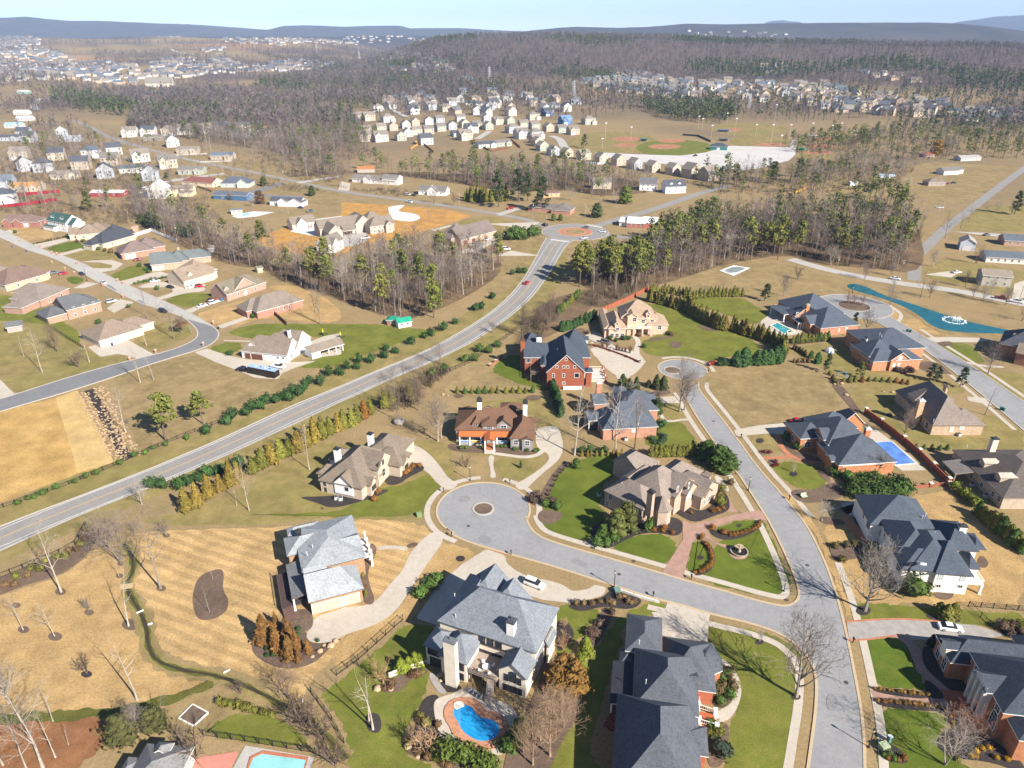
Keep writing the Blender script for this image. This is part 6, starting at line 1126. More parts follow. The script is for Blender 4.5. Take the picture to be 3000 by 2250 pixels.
def bare(seed,h=15.,clear=.3,spread=.75,nlimb=11,fork=False,rt=.24,twig=3,up=.55):
 r=random.Random(seed); tr=MB(); br=MB()
 def seg(a,b,r0,r1,m,n): m.tube(a,b,r0,r1,n)
 stems=[(Vector((0,0,0)),Vector((r.uniform(-.06,.06),r.uniform(-.06,.06),1)))]
 if fork: stems=[(Vector((0,0,0)),Vector((math.cos(k*2.1+seed)*.3,math.sin(k*2.1+seed)*.3,1))) for k in range(fork)]
 def branch(p,d,L,rad,lv):
  n=3 if lv<2 else 2; q=p; pts=[p]
  for k in range(n):
   d=(d+rv(r)*.22+Vector((0,0,.12))).normalized(); q2=q+d*(L/n); seg(q,q2,max(.012,rad*(1-k/n*.7)),max(.010,rad*(1-(k+1)/n*.7)),br,4 if lv==0 else 3); q=q2; pts.append((q,d.copy()))
  if lv>=twig: return
  nb=r.randint(3,4) if lv==0 else r.randint(3,4)
  for k in range(nb):
   pp,dd=pts[1+min(n-1,int((k+.5)/nb*n+.3))] if k<nb-1 else pts[-1]
   s=dd.cross(rv(r)).normalized(); branch(pp,(dd*.75+s*r.uniform(.5,.95)).normalized(),L*r.uniform(.48,.68),rad*.45,lv+1)
 for o,d0 in stems:
  p=o; d=d0.normalized(); n=7; H=h*r.uniform(.9,1.02); R0=rt if not fork else rt*.7
  for k in range(n):
   d=(d+rv(r)*.055+Vector((0,0,.05))).normalized(); q=p+d*(H/n); a=R0*(1-.86*k/n); b=R0*(1-.86*(k+1)/n); seg(p,q,a*(1.35 if k==0 else 1),b,tr,7 if k<3 else 5)
   t=(k+1)/n
   if t>clear:
    m=max(1,round(nlimb/(n*(1-clear))))
    for j in range(m):
     s=d.cross(rv(r)).normalized(); pp=p.lerp(q,r.random()); L=h*spread*.5*(1.15-.75*t)*r.uniform(.75,1.2)
     branch(pp,(s+Vector((0,0,up))).normalized(),L,b*.55+.02,1 if twig<3 else 0)
   p=q
  branch(p,d,h*.12,R0*.14,1)
 return tr,br
def quads(pts,nrm,size,r,ar=.6):
 v=[];f=[]
 for p,n in zip(pts,nrm):
  n=(Vector(n)+rv(r)*.75).normalized(); a=n.orthogonal().normalized(); a.rotate(Matrix.Rotation(r.uniform(0,6.28),3,n)); b=n.cross(a); s=size*r.uniform(.6,1.3); k=len(v); p=Vector(p)
  v+=[p-a*s-b*s*ar*.3,p+b*s*ar,p+a*s+b*s*ar*.2,p-b*s*ar]; f.append((k,k+1,k+2,k+3))
 return v,f
def blob(c,rx,rz,n,r,size,core=.72,lump=.18):
 P_=[];N_=[]; ph=[rv(r)*3 for _ in range(4)]
 for i in range(n):
  d=rv(r)
  while d.length>1 or d.length<.05: d=rv(r)
  d.normalize(); w_=1+lump*sum(math.sin(d.dot(q)*2.2+q.x) for q in ph)*.5; k=w_*(r.uniform(core,1.)); P_.append((c[0]+d.x*rx*k,c[1]+d.y*rx*k,c[2]+d.z*rz*k)); N_.append(d)
 return quads(P_,N_,size,r)
def ico(c,rx,rz,m,r):
 b=bmesh.new(); bmesh.ops.create_icosphere(b,subdivisions=2,radius=1)
 b.verts.ensure_lookup_table(); v=[(c[0]+q.co.x*rx*r.uniform(.85,1.08),c[1]+q.co.y*rx*r.uniform(.85,1.08),c[2]+q.co.z*rz*r.uniform(.85,1.05)) for q in b.verts]; f=[[x.index for x in q.verts] for q in b.faces]; b.free(); m.add(v,f)
def cone_shrub(seed,h=1.,w=.22,n=420,round_=.75,sz=.055):
 r=random.Random(seed); m=MB(); P_=[];N_=[]
 prof=lambda t: w*(min(1,t/.12)**.6)*(1-t)**round_*1.35
 for i in range(n):
  t=r.random()**1.25*.98+.01; a=r.uniform(0,6.283); k=prof(t)*r.uniform(.72,1.06)*(1+.12*math.sin(a*3+seed+t*9)); P_.append((k*math.cos(a),k*math.sin(a),t*h)); N_.append((math.cos(a),math.sin(a),.5))
 v,f=quads(P_,N_,sz,r,.75); m.add(v,f)
 m.lathe([(max(.004,prof(t)*.78),t*h) for t in (0.005,.06,.15,.3,.5,.7,.85,.96)],n=9)
 return m.mesh('shrub',LEAF)
def round_shrub(seed,n=330,sz=.17,flat=.85):
 r=random.Random(seed);m=MB();v,f=blob((0,0,flat),1.,flat,n,r,sz,.7,.34);m.add(v,f);ico((0,0,flat*.95),.74,flat*.74,m,r);return m.mesh('shrub',LEAF)
def twig_shrub(seed,n=34,lean=.35):
 r=random.Random(seed); m=MB()
 for i in range(n):
  a=r.uniform(0,6.28); d=Vector((math.cos(a)*lean*r.random(),math.sin(a)*lean*r.random(),1)).normalized(); p=Vector((math.cos(a)*.05,math.sin(a)*.05,0)); L=r.uniform(.5,.75); q=p+d*L; m.tube(p,q,.014,.007,3)
  for j in range(4):
   e=(d+rv(r)*.55).normalized(); s=p+d*L*r.uniform(.35,1); u=s+e*r.uniform(.2,.4); m.tube(s,u,.007,.004,3); w_=(e+rv(r)*.6).normalized(); m.tube(u,u+w_*.15,.005,.003,3)
 return m.mesh('shrub',BARK)
def pine(seed,h=1.,clear=.45,n=26,wid=.2,lv=26,sz=.032):
 r=random.Random(seed); t=MB(); c=MB(); p=Vector((0,0,0)); d=Vector((r.uniform(-.05,.05),r.uniform(-.05,.05),1)); nodes=[]
 for k in range(8):
  d=(d+rv(r)*.04+Vector((0,0,.03))).normalized(); q=p+d*(.98/8); t.tube(p,q,.016*(1-.8*k/8),.016*(1-.8*(k+1)/8),6); nodes.append(q); p=q
 for i in range(n):
  tt=clear+(1-clear)*(i+r.random())/n; b=nodes[min(7,int(tt*8))]; z=tt; a=r.uniform(0,6.28); k=wid*(1-((tt-clear)/(1-clear))**1.5*.75)*r.uniform(.35,1.); e=Vector((b.x+math.cos(a)*k,b.y+math.sin(a)*k,z+k*.25)); t.tube((b.x,b.y,z-.03),e,.005,.002,3)
  rr=r.uniform(.05,.085); v,f=blob(e,rr*1.15,rr*.75,lv,r,sz,.3,.2); c.add(v,f)
 v,f=blob((nodes[7].x,nodes[7].y,1.),.05,.05,lv,r,sz,.3); c.add(v,f)
 return t.mesh('trunk',BARK),c.mesh('crown',LEAF)
def evergreen(seed,n=14,wid=.34,sz=.04,lv=60):
 r=random.Random(seed); t=MB(); c=MB(); t.tube((0,0,0),(0,0,.6),.022,.012,6)
 for i in range(n):
  z=.14+.8*(i/n)**.9; k=wid*(1-((z-.1)/.95)**2)*.75; a=i*2.4+seed; s=k*.75+.06; v,f=blob((math.cos(a)*k*.7,math.sin(a)*k*.7,z),s,s*.8,lv,r,sz,.55,.2); c.add(v,f); ico((math.cos(a)*k*.62,math.sin(a)*k*.62,z),s*.66,s*.55,c,r)
 return t.mesh('trunk',BARK),c.mesh('crown',LEAF)
_b=lambda*a,**k:(lambda q:(q[0].mesh('trunk',BARK),q[1].mesh('branches',BARK)))(bare(*a,**k))
K_OPEN=[_b(11+k,10.,.22,.74,26,False,.19,3,.95) for k in range(3)]       # full round bare crown
K_WOOD=[_b(31+k,16.,.42,.62,9,False,.21,3,.7) for k in range(4)]          # tall bare forest tree
K_POLE=[_b(51+k,14.,.5,.42,8,False,.17,2,.5) for k in range(3)]           # thin bare pole tree
K_FORK=[_b(61+k,11.,.3,.8,9,3,.2,3,.6) for k in range(2)]
K_CRAPE=[_b(71+k,4.,.35,.75,8,5,.09,2,.9) for k in range(2)]
K_PINE=[pine(81+k) for k in range(3)]; K_PINEF=[pine(91+k,1.,.18,34,.2,26,.03) for k in range(2)]
K_EVER=[evergreen(101+k) for k in range(2)]
K_CONE=[cone_shrub(111+k) for k in range(3)]; K_SLIM=[cone_shrub(121+k,1.,.15,300,.6) for k in range(2)]; K_FAT=[cone_shrub(131+k,1.,.3,520,.55,.06) for k in range(2)]
K_BALL=[round_shrub(141+k) for k in range(3)]; K_TWIG=[twig_shrub(151+k) for k in range(3)]
GOLD=(.17,.125,.022); OLIVEG=(.135,.13,.022); DKG=(.034,.075,.018); MIDG=(.065,.11,.02); PINEG=(.125,.135,.026); RUST=(.19,.085,.016); LIME=(.13,.15,.016); BROWNB=(.13,.075,.035)
GREYB=(.215,.175,.15); PALEB=(.36,.31,.255); BRNB=(.155,.11,.082)
VR=random.Random(5)
def tree(kind,base,h,label,cat='tree',group=None,col=GREYB,lcol=PINEG,name='tree',unit=None,wide=1.):
 me=VR.choice(kind); t=link(name,None,None,base,VR.uniform(0,6.28)); t.empty_display_size=.3; tag(t,label,cat,group)
 u=unit or 1.; s=h/u; t.scale=(s*wide,s*wide,s)
 a=link('trunk',me[0],t);a.color=(*col,1);b=link(me[1].name.split('.')[0],me[1],t);b.color=(*(lcol if me[1].name.startswith('crown') else tuple(c*.92 for c in col)),1)
 return t
def btree(c,x,y,yt,label,kind=None,col=GREYB,group=None,wide=1.,h=None,name='bare_tree'):
 kind=kind or K_WOOD; u={id(K_OPEN):10.,id(K_WOOD):16.,id(K_POLE):14.,id(K_FORK):11.,id(K_CRAPE):4.}[id(kind)]
 return tree(kind,G(c,x,y),h or HT(c,x,y,yt),label,'tree',group,col,name=name,unit=u*1.02,wide=wide)
def shrub(kind,base,h,label,col,group=None,w=1.,cat='shrub',name='shrub',ball=False):
 o=link(name,VR.choice(kind),None,base,VR.uniform(0,6.28)); k=VR.uniform(.85,1.15); o.color=(col[0]*k,col[1]*k*VR.uniform(.95,1.05),col[2]*k,1)
 q_=VR.uniform(.82,1.2); p_=VR.uniform(.85,1.18); o.scale=(h*w*q_,h*w*p_,h*VR.uniform(.9,1.1)) if not ball else (h*w*.5*q_,h*w*.5*p_,h*.55*VR.uniform(.85,1.12)); return tag(o,label,cat,group)
def hedge(kind,pts,n,h,col,desc,where,group,w=1.,jit=.25,name='shrub',ball=False,cat='shrub',col2=None):
 pts=dense(pts,.5);
 for i in range(n):
  q=pts[min(len(pts)-1,int((i+.5)/n*len(pts)))]; b=Vector((q.x+VR.uniform(-jit,jit),q.y+VR.uniform(-jit,jit),0)); c=col2 if col2 and VR.random()<.4 else col
  shrub(kind,b,h*VR.uniform(.82,1.15),f'{desc}, {nth(i)} from the {where}',c,group,w,cat,name,ball)
def spots(kind,c,xy,h,col,desc,where,group,w=1.,name='shrub',ball=False,cat='shrub',col2=None):
 for i in range(0,len(xy),2):
  cc=col2 if col2 and VR.random()<.4 else col
  shrub(kind,P(c,xy[i],xy[i+1]),h*VR.uniform(.85,1.15),f'{desc}, {nth(i//2)} from the {where}',cc,group,w,cat,name,ball)
# ---- rows along the main road
spots(K_CONE,'d',[1210,1650,1285,1620,1355,1562,1430,1522,1500,1482,1545,1462],6.4,GOLD,'golden arborvitae','lower left in the road hedge','golden arborvitae below the main road',1.05,'arborvitae',cat='shrub')
spots(K_CONE,'d',[1640,1405,1700,1375,1760,1342,1822,1312,1880,1290,1935,1262,1985,1236,2040,1205,2090,1182,2140,1152,2190,1135],6.8,OLIVEG,'olive arborvitae','left in the tight middle hedge below the road','arborvitae hedge below the main road',1.15,'arborvitae',col2=GOLD)
spots(K_CONE,'e',[15,1115,70,1100,105,1075,150,1050,190,1025,280,980,325,960,440,905],6.2,OLIVEG,'olive arborvitae','left in the last stretch of the road hedge','arborvitae hedge below the main road',1.1,'arborvitae',col2=RUST)
spots(K_BALL,'d',[980,1500,1050,1500,1165,1510,1225,1480,1290,1460,1350,1430,1420,1420,1545,1370],3.6,DKG,'dark green bush','left behind the golden arborvitae','dark bushes behind the road hedge',.95,'bush',True)
spots(K_BALL,'d',[1340,1150,1468,1090,1508,1052,1598,1032,1636,992,1690,992,1727,952,1790,952,1832,930,1868,935,1902,890,1942,902,1972,872,2000,832,2078,832,2130,772,2205,770],3.5,DKG,'dark green holly','left along the upper road verge','round hollies on the upper verge of the main road',.95,'holly',True,cat='holly')
spots(K_BALL,'e',[40,730,102,732,118,692,192,692,278,660,292,612,352,630,452,572,540,532,580,518,662,482,738,440],3.4,DKG,'dark green holly','left on the verge beyond the green sheds','round hollies on the upper verge of the main road',.9,'holly',True,cat='holly')
spots(K_BALL,'e',[870,352,908,342,980,276,1108,120,1150,110,1185,110],3.6,DKG,'dark green holly','bottom of the road bend','hollies by the road bend',.95,'holly',True,cat='holly')
spots(K_BALL,'d',[120,1610,185,1580,225,1570,280,1545,368,1510,485,1470,560,1440,630,1415,780,1350,870,1300,945,1285,995,1250,1075,1230,1215,1190],1.7,MIDG,'small green bush','left along the straw field fence','small bushes along the straw field fence',1.,'bush',True)
spots(K_EVER and K_BALL,'e',[670,750,805,680,865,680,895,620,955,630,1015,590,590,780],3.2,MIDG,'green holly','right end of the fence below the red car road','hollies above the fence of the red brick house',.9,'holly',True,cat='holly')
spots(K_CONE,'e',[750,890,800,890,845,890,888,890,930,888,975,888,1012,888,1066,888,1108,886,1152,886,1192,886,1240,884],2.6,MIDG,'small green cone shrub','left in the row behind the grey house','cone shrubs behind the grey house',1.3,'cone_shrub',col2=OLIVEG)
hedge(K_CONE,W('e',1365,860,1390,940,1430,1040),14,4.2,DKG,'dark evergreen','back of the hedge beside the grey house drive','dark hedge between grey house and blue roofed house',1.2,.5,'evergreen_shrub')
hedge(K_CONE,W('e',1405,375,1545,250),16,3.4,OLIVEG,'olive arborvitae','front of the slanting hedge below the pines','slanting hedge below the pines',1.2,.3,'arborvitae',col2=MIDG)
spots(K_FAT,'e',[1432,485,1462,478,1480,472,1505,465,1525,452,1548,445,1585,430,1610,420,1638,408],4.2,DKG,'dark green holly','left in the hedge beside the pink mansion','dark hollies beside the pink mansion',1.,'holly',cat='holly')
hedge(K_CONE,W('e',1985,290,2060,310,2212,345)+W('f',100,400,220,470,330,490,440,520,560,560,640,600,660,660),46,6.5,OLIVEG,'tall arborvitae','left in the long screen behind the green lawn','tall arborvitae screen behind the green lawn',.95,.7,'arborvitae',col2=GOLD)
hedge(K_CONE,W('e',1990,240,2100,235,2212,260)+W('f',60,275,200,262,390,262),26,4.5,OLIVEG,'arborvitae','left in the upper hedge of the garden','upper arborvitae hedge',1.1,.4,'arborvitae')
spots(K_FAT,'f',[345,710,395,708,480,700,520,702,560,695,600,690,630,680],6.2,DKG,'big dark conifer','left in the clump at the lawn corner','dark conifers at the lawn corner',1.05,'conifer',cat='conifer')
spots(K_BALL,'f',[240,710,262,710,285,708,305,706,455,700],2.2,DKG,'dark clipped bush','left of the dark conifers','dark bushes left of the conifers',1.,'bush',True)
hedge(K_CONE,W('f',715,565,940,545),22,3.6,OLIVEG,'slim arborvitae','left along the pool fence','arborvitae along the pool fence',1.2,.2,'arborvitae',col2=MIDG)
spots(K_FAT,'f',[725,605,740,612,757,618,775,630,792,642,720,690,745,692,785,690,815,692,950,770,970,800,985,815,1000,830],2.0,BROWNB,'small brownish shrub','left around the tent lawn','small shrubs around the tent lawn',1.1,'shrub',col2=OLIVEG)
spots(K_FAT,'f',[830,662,872,695],3.6,DKG,'dark green holly','left below the tent','hollies below the tent',1.,'holly',cat='holly')
spots(K_FAT,'f',[1040,820,1080,818,1115,815,1160,815,1203,812,1246,812,1290,816,1335,818,1380,820,1420,828,1455,832],2.1,OLIVEG,'small shrub','left in the row below the tent house','shrub row below the house by the tent',1.1,'shrub',col2=RUST)
spots(K_FAT,'f',[1508,1250,1562,1252,1612,1256,1664,1258,1712,1256],1.9,MIDG,'small round green shrub','left behind the brick garden wall','small shrubs behind the brick garden wall',1.,'shrub')
hedge(K_SLIM,W('e',1545,1300,1700,1298,1830,1290),9,2.2,OLIVEG,'young slim arborvitae','left in the short row above the stone house lawn','young arborvitae above the stone house lawn',1.3,.1,'arborvitae',col2=GOLD)
hedge(K_SLIM,W('E',885,255,1640,230),18,3.8,OLIVEG,'slim dark arborvitae','left in the straight hedge behind the stone house','arborvitae hedge behind the stone house',1.35,.1,'arborvitae')
spots(K_BALL,'e',[1560,1275,1610,1275,1668,1275,1705,1275],2.2,DKG,'dark green laurel','left above the young arborvitae','laurels above the young arborvitae',1.,'bush',True)
spots(K_BALL,'i',[120,180,150,215,168,235,178,255,185,275,190,295,192,315,186,335,176,352,165,362,150,372,130,385,112,392,80,396],1.,RUST,'rusty clipped ball','top of the left island bed','clipped balls in the island beds',1.1,'clipped_shrub',True)
spots(K_BALL,'i',[188,105,262,132,283,140,318,146,352,146,378,142,402,138,425,130,450,122,470,110,487,96,496,80,498,66],1.1,RUST,'rusty clipped ball','left of the upper island bed','clipped balls in the upper island bed',1.1,'clipped_shrub',True)
spots(K_BALL,'E',[1830,1380,1670,1500,1995,1440,2110,1470,2160,1475,920,1400,1060,1410,1210,1440,1840,1110,1910,1090,1990,1070,1090,1370,1500,1130],1.2,RUST,'rusty round shrub','brick path in the stone house bed','rusty shrubs by the brick paths',1.15,'shrub',True)
spots(K_BALL,'E',[840,1370,1955,815,1945,1000,60,1620,200,1630,310,1560],3.1,MIDG,'round green bush','bay of the stone house','round bushes round the stone house',1.,'bush',True,col2=OLIVEG)
for x,y,yt,l in ((340,1480,1040,'lower olive evergreen tree against the stone house wall'),(500,1380,920,'upper olive evergreen tree against the stone house wall')):tree(K_EVER,P('E',x,y),HT('E',x,y,yt)*1.0,l,col=BRNB,lcol=(.085,.095,.022),name='evergreen_tree')
tree(K_EVER,P('E',130,1510),4.2,'small dark evergreen at the lower corner of the stone house bed',col=BRNB,lcol=MIDG,name='evergreen_tree')
for x,y,h,l in ((1740,300,6.5,'left'),(1920,430,7.5,'middle'),(2050,480,6.5,'right')):tree(K_EVER,P('E',x,y),h,f'{l} one of three big laurel trees by the estate road','tree','laurel trees by the estate road',BRNB,(.05,.085,.014),'evergreen_tree',wide=1.5)
spots(K_FAT,'h',[388,1030,435,1010,478,990,522,970],3.0,LIME,'lime green bush','left on the white retaining wall','lime bushes on the white retaining wall',1.05,'bush')
spots(K_FAT,'h',[1582,920,1545,1020],4.2,LIME,'lime green conifer','top beside the mansion side path','lime conifers beside the mansion',1.,'conifer',cat='conifer')
hedge(K_BALL,W('h',640,1560,720,1580,800,1600,880,1630,960,1660),9,3.0,(.075,.105,.015),'leafy green laurel','left in the hedge below the kidney pool','laurel hedge below the kidney pool',1.25,.2,'laurel',True)
hedge(K_BALL,W('h',1075,1560,1120,1480,1180,1400),5,2.6,(.06,.09,.015),'leafy green laurel','bottom in the hedge right of the kidney pool','laurel hedge right of the kidney pool',1.2,.2,'laurel',True)
for x,y,yt,l in ((1440,1130,920,'large orange golden conifer beside the white mansion'),(1500,1180,960,'second orange golden conifer right beside the white mansion'),(1400,1170,980,'third orange golden conifer against the white mansion wall')):tree(K_EVER,P('h',x,y),HT('h',x,y,yt),l,col=BRNB,lcol=(.165,.09,.02),name='golden_conifer',wide=1.1)
for i,(x,y,yt) in enumerate(((1240,1640,1330),(1350,1580,1200),(1290,1480,1180),(1390,1450,1170),(1440,1400,1180),(1180,1560,1380))):btree('h',x,y,yt,f'leafless tan tree by the kidney pool terrace, {nth(i)} from the bottom',K_OPEN,(.30,.205,.13),'leafless tan trees beside the pool',.8)
spots(K_BALL,'h',[440,1500,500,1560,560,1600,620,1610,660,1640,700,1650,550,1380,510,1330,505,1360,630,1390,280,1150,320,1145,330,1120,520,1050,490,1060,455,1065],1.3,BROWNB,'low brown shrub','left in the beds round the mansion garden','low shrubs in the mansion garden beds',1.2,'shrub',True,col2=OLIVEG)
for i,(x,y,yt) in enumerate(((545,1560,1410),(485,1530,1420),(270,1110,970),(1440,890,790),(1440,755,695))):btree('h',x,y,yt,f'cut crape myrtle with bare tan stems, {nth(i)} from the pool bed',K_CRAPE,(.36,.23,.13),'crape myrtles in the mansion garden',1.2)
btree('h',205,1410,1010,'right twin grey birch in the round bed of the mansion lawn',K_POLE,PALEB);btree('h',180,1355,1060,'left twin grey birch in the round bed of the mansion lawn',K_POLE,PALEB)
spots(K_BALL,'h',[1740,590,1760,600,1800,560,1830,560,1880,600,1900,590,1860,590,1520,600,1570,600,1625,600,1680,590],1.3,(.20,.13,.06),'tan ornamental grass tuft','left in the dark bed by the street lamp','grass tufts in the street lamp bed',1.,'grass_tuft',True,cat='plant')
spots(K_BALL,'h',[1750,660,1680,740,1640,800,1610,800],1.8,(.11,.07,.05),'brown leafless bush','top in the bed right of the mansion','brown bushes right of the mansion',1.2,'bush',True)
spots(K_BALL,'h',[515,545,585,490,620,450],2.6,MIDG,'small green tree','bottom by the mansion drive','small trees by the mansion drive',1.2,'bush',True)
for i,(x,y,yt) in enumerate(((1720,850,650),(1790,740,650),(1800,900,740),(1870,800,690),(1850,900,790),(1880,945,800),(1925,890,770),(1935,970,890),(2000,915,820),(1760,800,700))):shrub(K_CONE,P('g',x,y),HT('g',x,y,yt),f'rusty cypress in the mulch bed by the silver roofed house, {nth(i)} from the left',(.15,.075,.02),'rusty cypresses by the silver roofed house',.95,'conifer','cypress')
spots(K_BALL,'g',[40,480,95,480,110,430,185,425,205,375,265,375,300,330,370,300,430,300,450,260,500,250,525,220,555,180,590,120,620,160],1.5,BROWNB,'low brown shrub','left along the creek fence bed','low shrubs along the creek fence',1.1,'shrub',True,col2=OLIVEG)
hedge(K_BALL,W('g',1408,1240,1480,1255,1640,1290,1780,1335),10,1.5,OLIVEG,'small olive shrub','left in the neat row beside the creek','neat shrub row beside the creek',1.,.05,'shrub',True)
spots(K_BALL,'g',[1690,860,1735,895,1775,935,1730,935,1935,765,1935,800,2060,840],1.,DKG,'tiny green shrub','left in the cypress bed','tiny shrubs in the cypress bed',1.,'shrub',True)
spots(K_FAT,'h',[120,370,140,410,140,450,150,490,160,540,205,290,180,290],1.2,BROWNB,'small mulch bed shrub','top in front of the silver roofed house','bed shrubs of the silver roofed house',1.3,'shrub',col2=OLIVEG)
for x,y,h,l in ((800,1480,6.,'left'),(1000,1400,5.,'right')):tree(K_EVER,P('g',x,y),h,f'{l} one of two shaggy olive evergreens by the bottom roof','tree','shaggy evergreens by the bottom roof',BRNB,(.085,.082,.026),'evergreen_tree',wide=1.5)
for c,x,y,yt,l,k,col,wd in (('g',398,520,90,'tall pale bare tree with a mulch ring beside the creek fence',K_WOOD,PALEB,.8),('g',1042,495,0,'tall bare tree right of the creek footbridge',K_WOOD,GREYB,.85),('g',835,740,400,'bare tree with rusty leaves left at the creek bend',K_POLE,PALEB,1.),('g',152,765,560,'leaning bare tree with mulch ring, far left lawn',K_WOOD,PALEB,.8),('g',355,805,600,'bare tree with dark mulch ring in the left lawn',K_WOOD,PALEB,.8),('g',890,1220,800,'pale bare tree on the lower bank of the creek',K_POLE,PALEB,.9),('g',575,640,560,'sapling in the middle of the left lawn',K_CRAPE,GREYB,1.),('g',565,1045,940,'round sapling with dark mulch ring on the left lawn',K_CRAPE,BRNB,1.2),('g',785,330,60,'many stemmed bare tree at the top of the creek',K_FORK,GREYB,1.),('g',700,250,20,'grey bare tree left of the top of the creek',K_FORK,GREYB,1.),('g',1380,440,340,'upper thin sapling in the kidney shaped bed',K_POLE,PALEB,.6),('g',1360,650,480,'lower thin sapling in the kidney shaped bed',K_POLE,PALEB,.6),('g',770,415,280,'thin bare tree left of the creek footbridge',K_POLE,PALEB,.9),('g',1080,150,60,'small bare tree at the top edge of the striped lawn',K_CRAPE,GREYB,1.3),('g',880,140,60,'bush like bare tree above the creek top',K_FORK,GREYB,1.),('g',280,1659,1100,'tall pale bare tree at the bottom left corner',K_WOOD,PALEB,.9),('g',190,1700,1350,'leaning pale tree crossing the bottom left corner',K_WOOD,PALEB,.9),('g',360,1590,1300,'pale bare tree on the pine straw slope',K_POLE,PALEB,1.),('g',445,1510,1380,'small pale bare tree on the pine straw',K_POLE,PALEB,1.),('g',60,1240,960,'big white limbed bare tree at the left edge',K_OPEN,PALEB,.8),('g',345,1360,1160,'slender pale tree beside the pine straw slope',K_POLE,PALEB,1.),('g',1050,1360,1180,'slim bare tree above the bottom evergreens',K_POLE,GREYB,1.2),('g',900,1440,1260,'grey bare tree among the bottom evergreens',K_OPEN,GREYB,.9),('g',1870,1210,1020,'bare tree on the creek bank below the cypress bed',K_OPEN,BRNB,1.),('g',1560,1180,1100,'twiggy bush on the creek bank',K_CRAPE,BRNB,1.5),('g',2000,1400,1250,'left brown thicket tree by the creek fence',K_CRAPE,BRNB,1.6),('g',1930,1360,1230,'right brown thicket tree by the creek fence',K_CRAPE,BRNB,1.6),('g',2100,1480,1330,'lower brown thicket tree by the creek',K_CRAPE,BRNB,1.6),('g',2170,1640,1500,'brown thicket tree at the bottom of the creek',K_CRAPE,BRNB,1.6),('g',1270,1600,1430,'brown bare shrub tree beside the pink terrace',K_CRAPE,BRNB,1.6),('g',20,1640,1300,'second pale tree at the bottom left corner',K_WOOD,PALEB,.9)):
 btree(c,x,y,yt,l,k,col,None,wd)
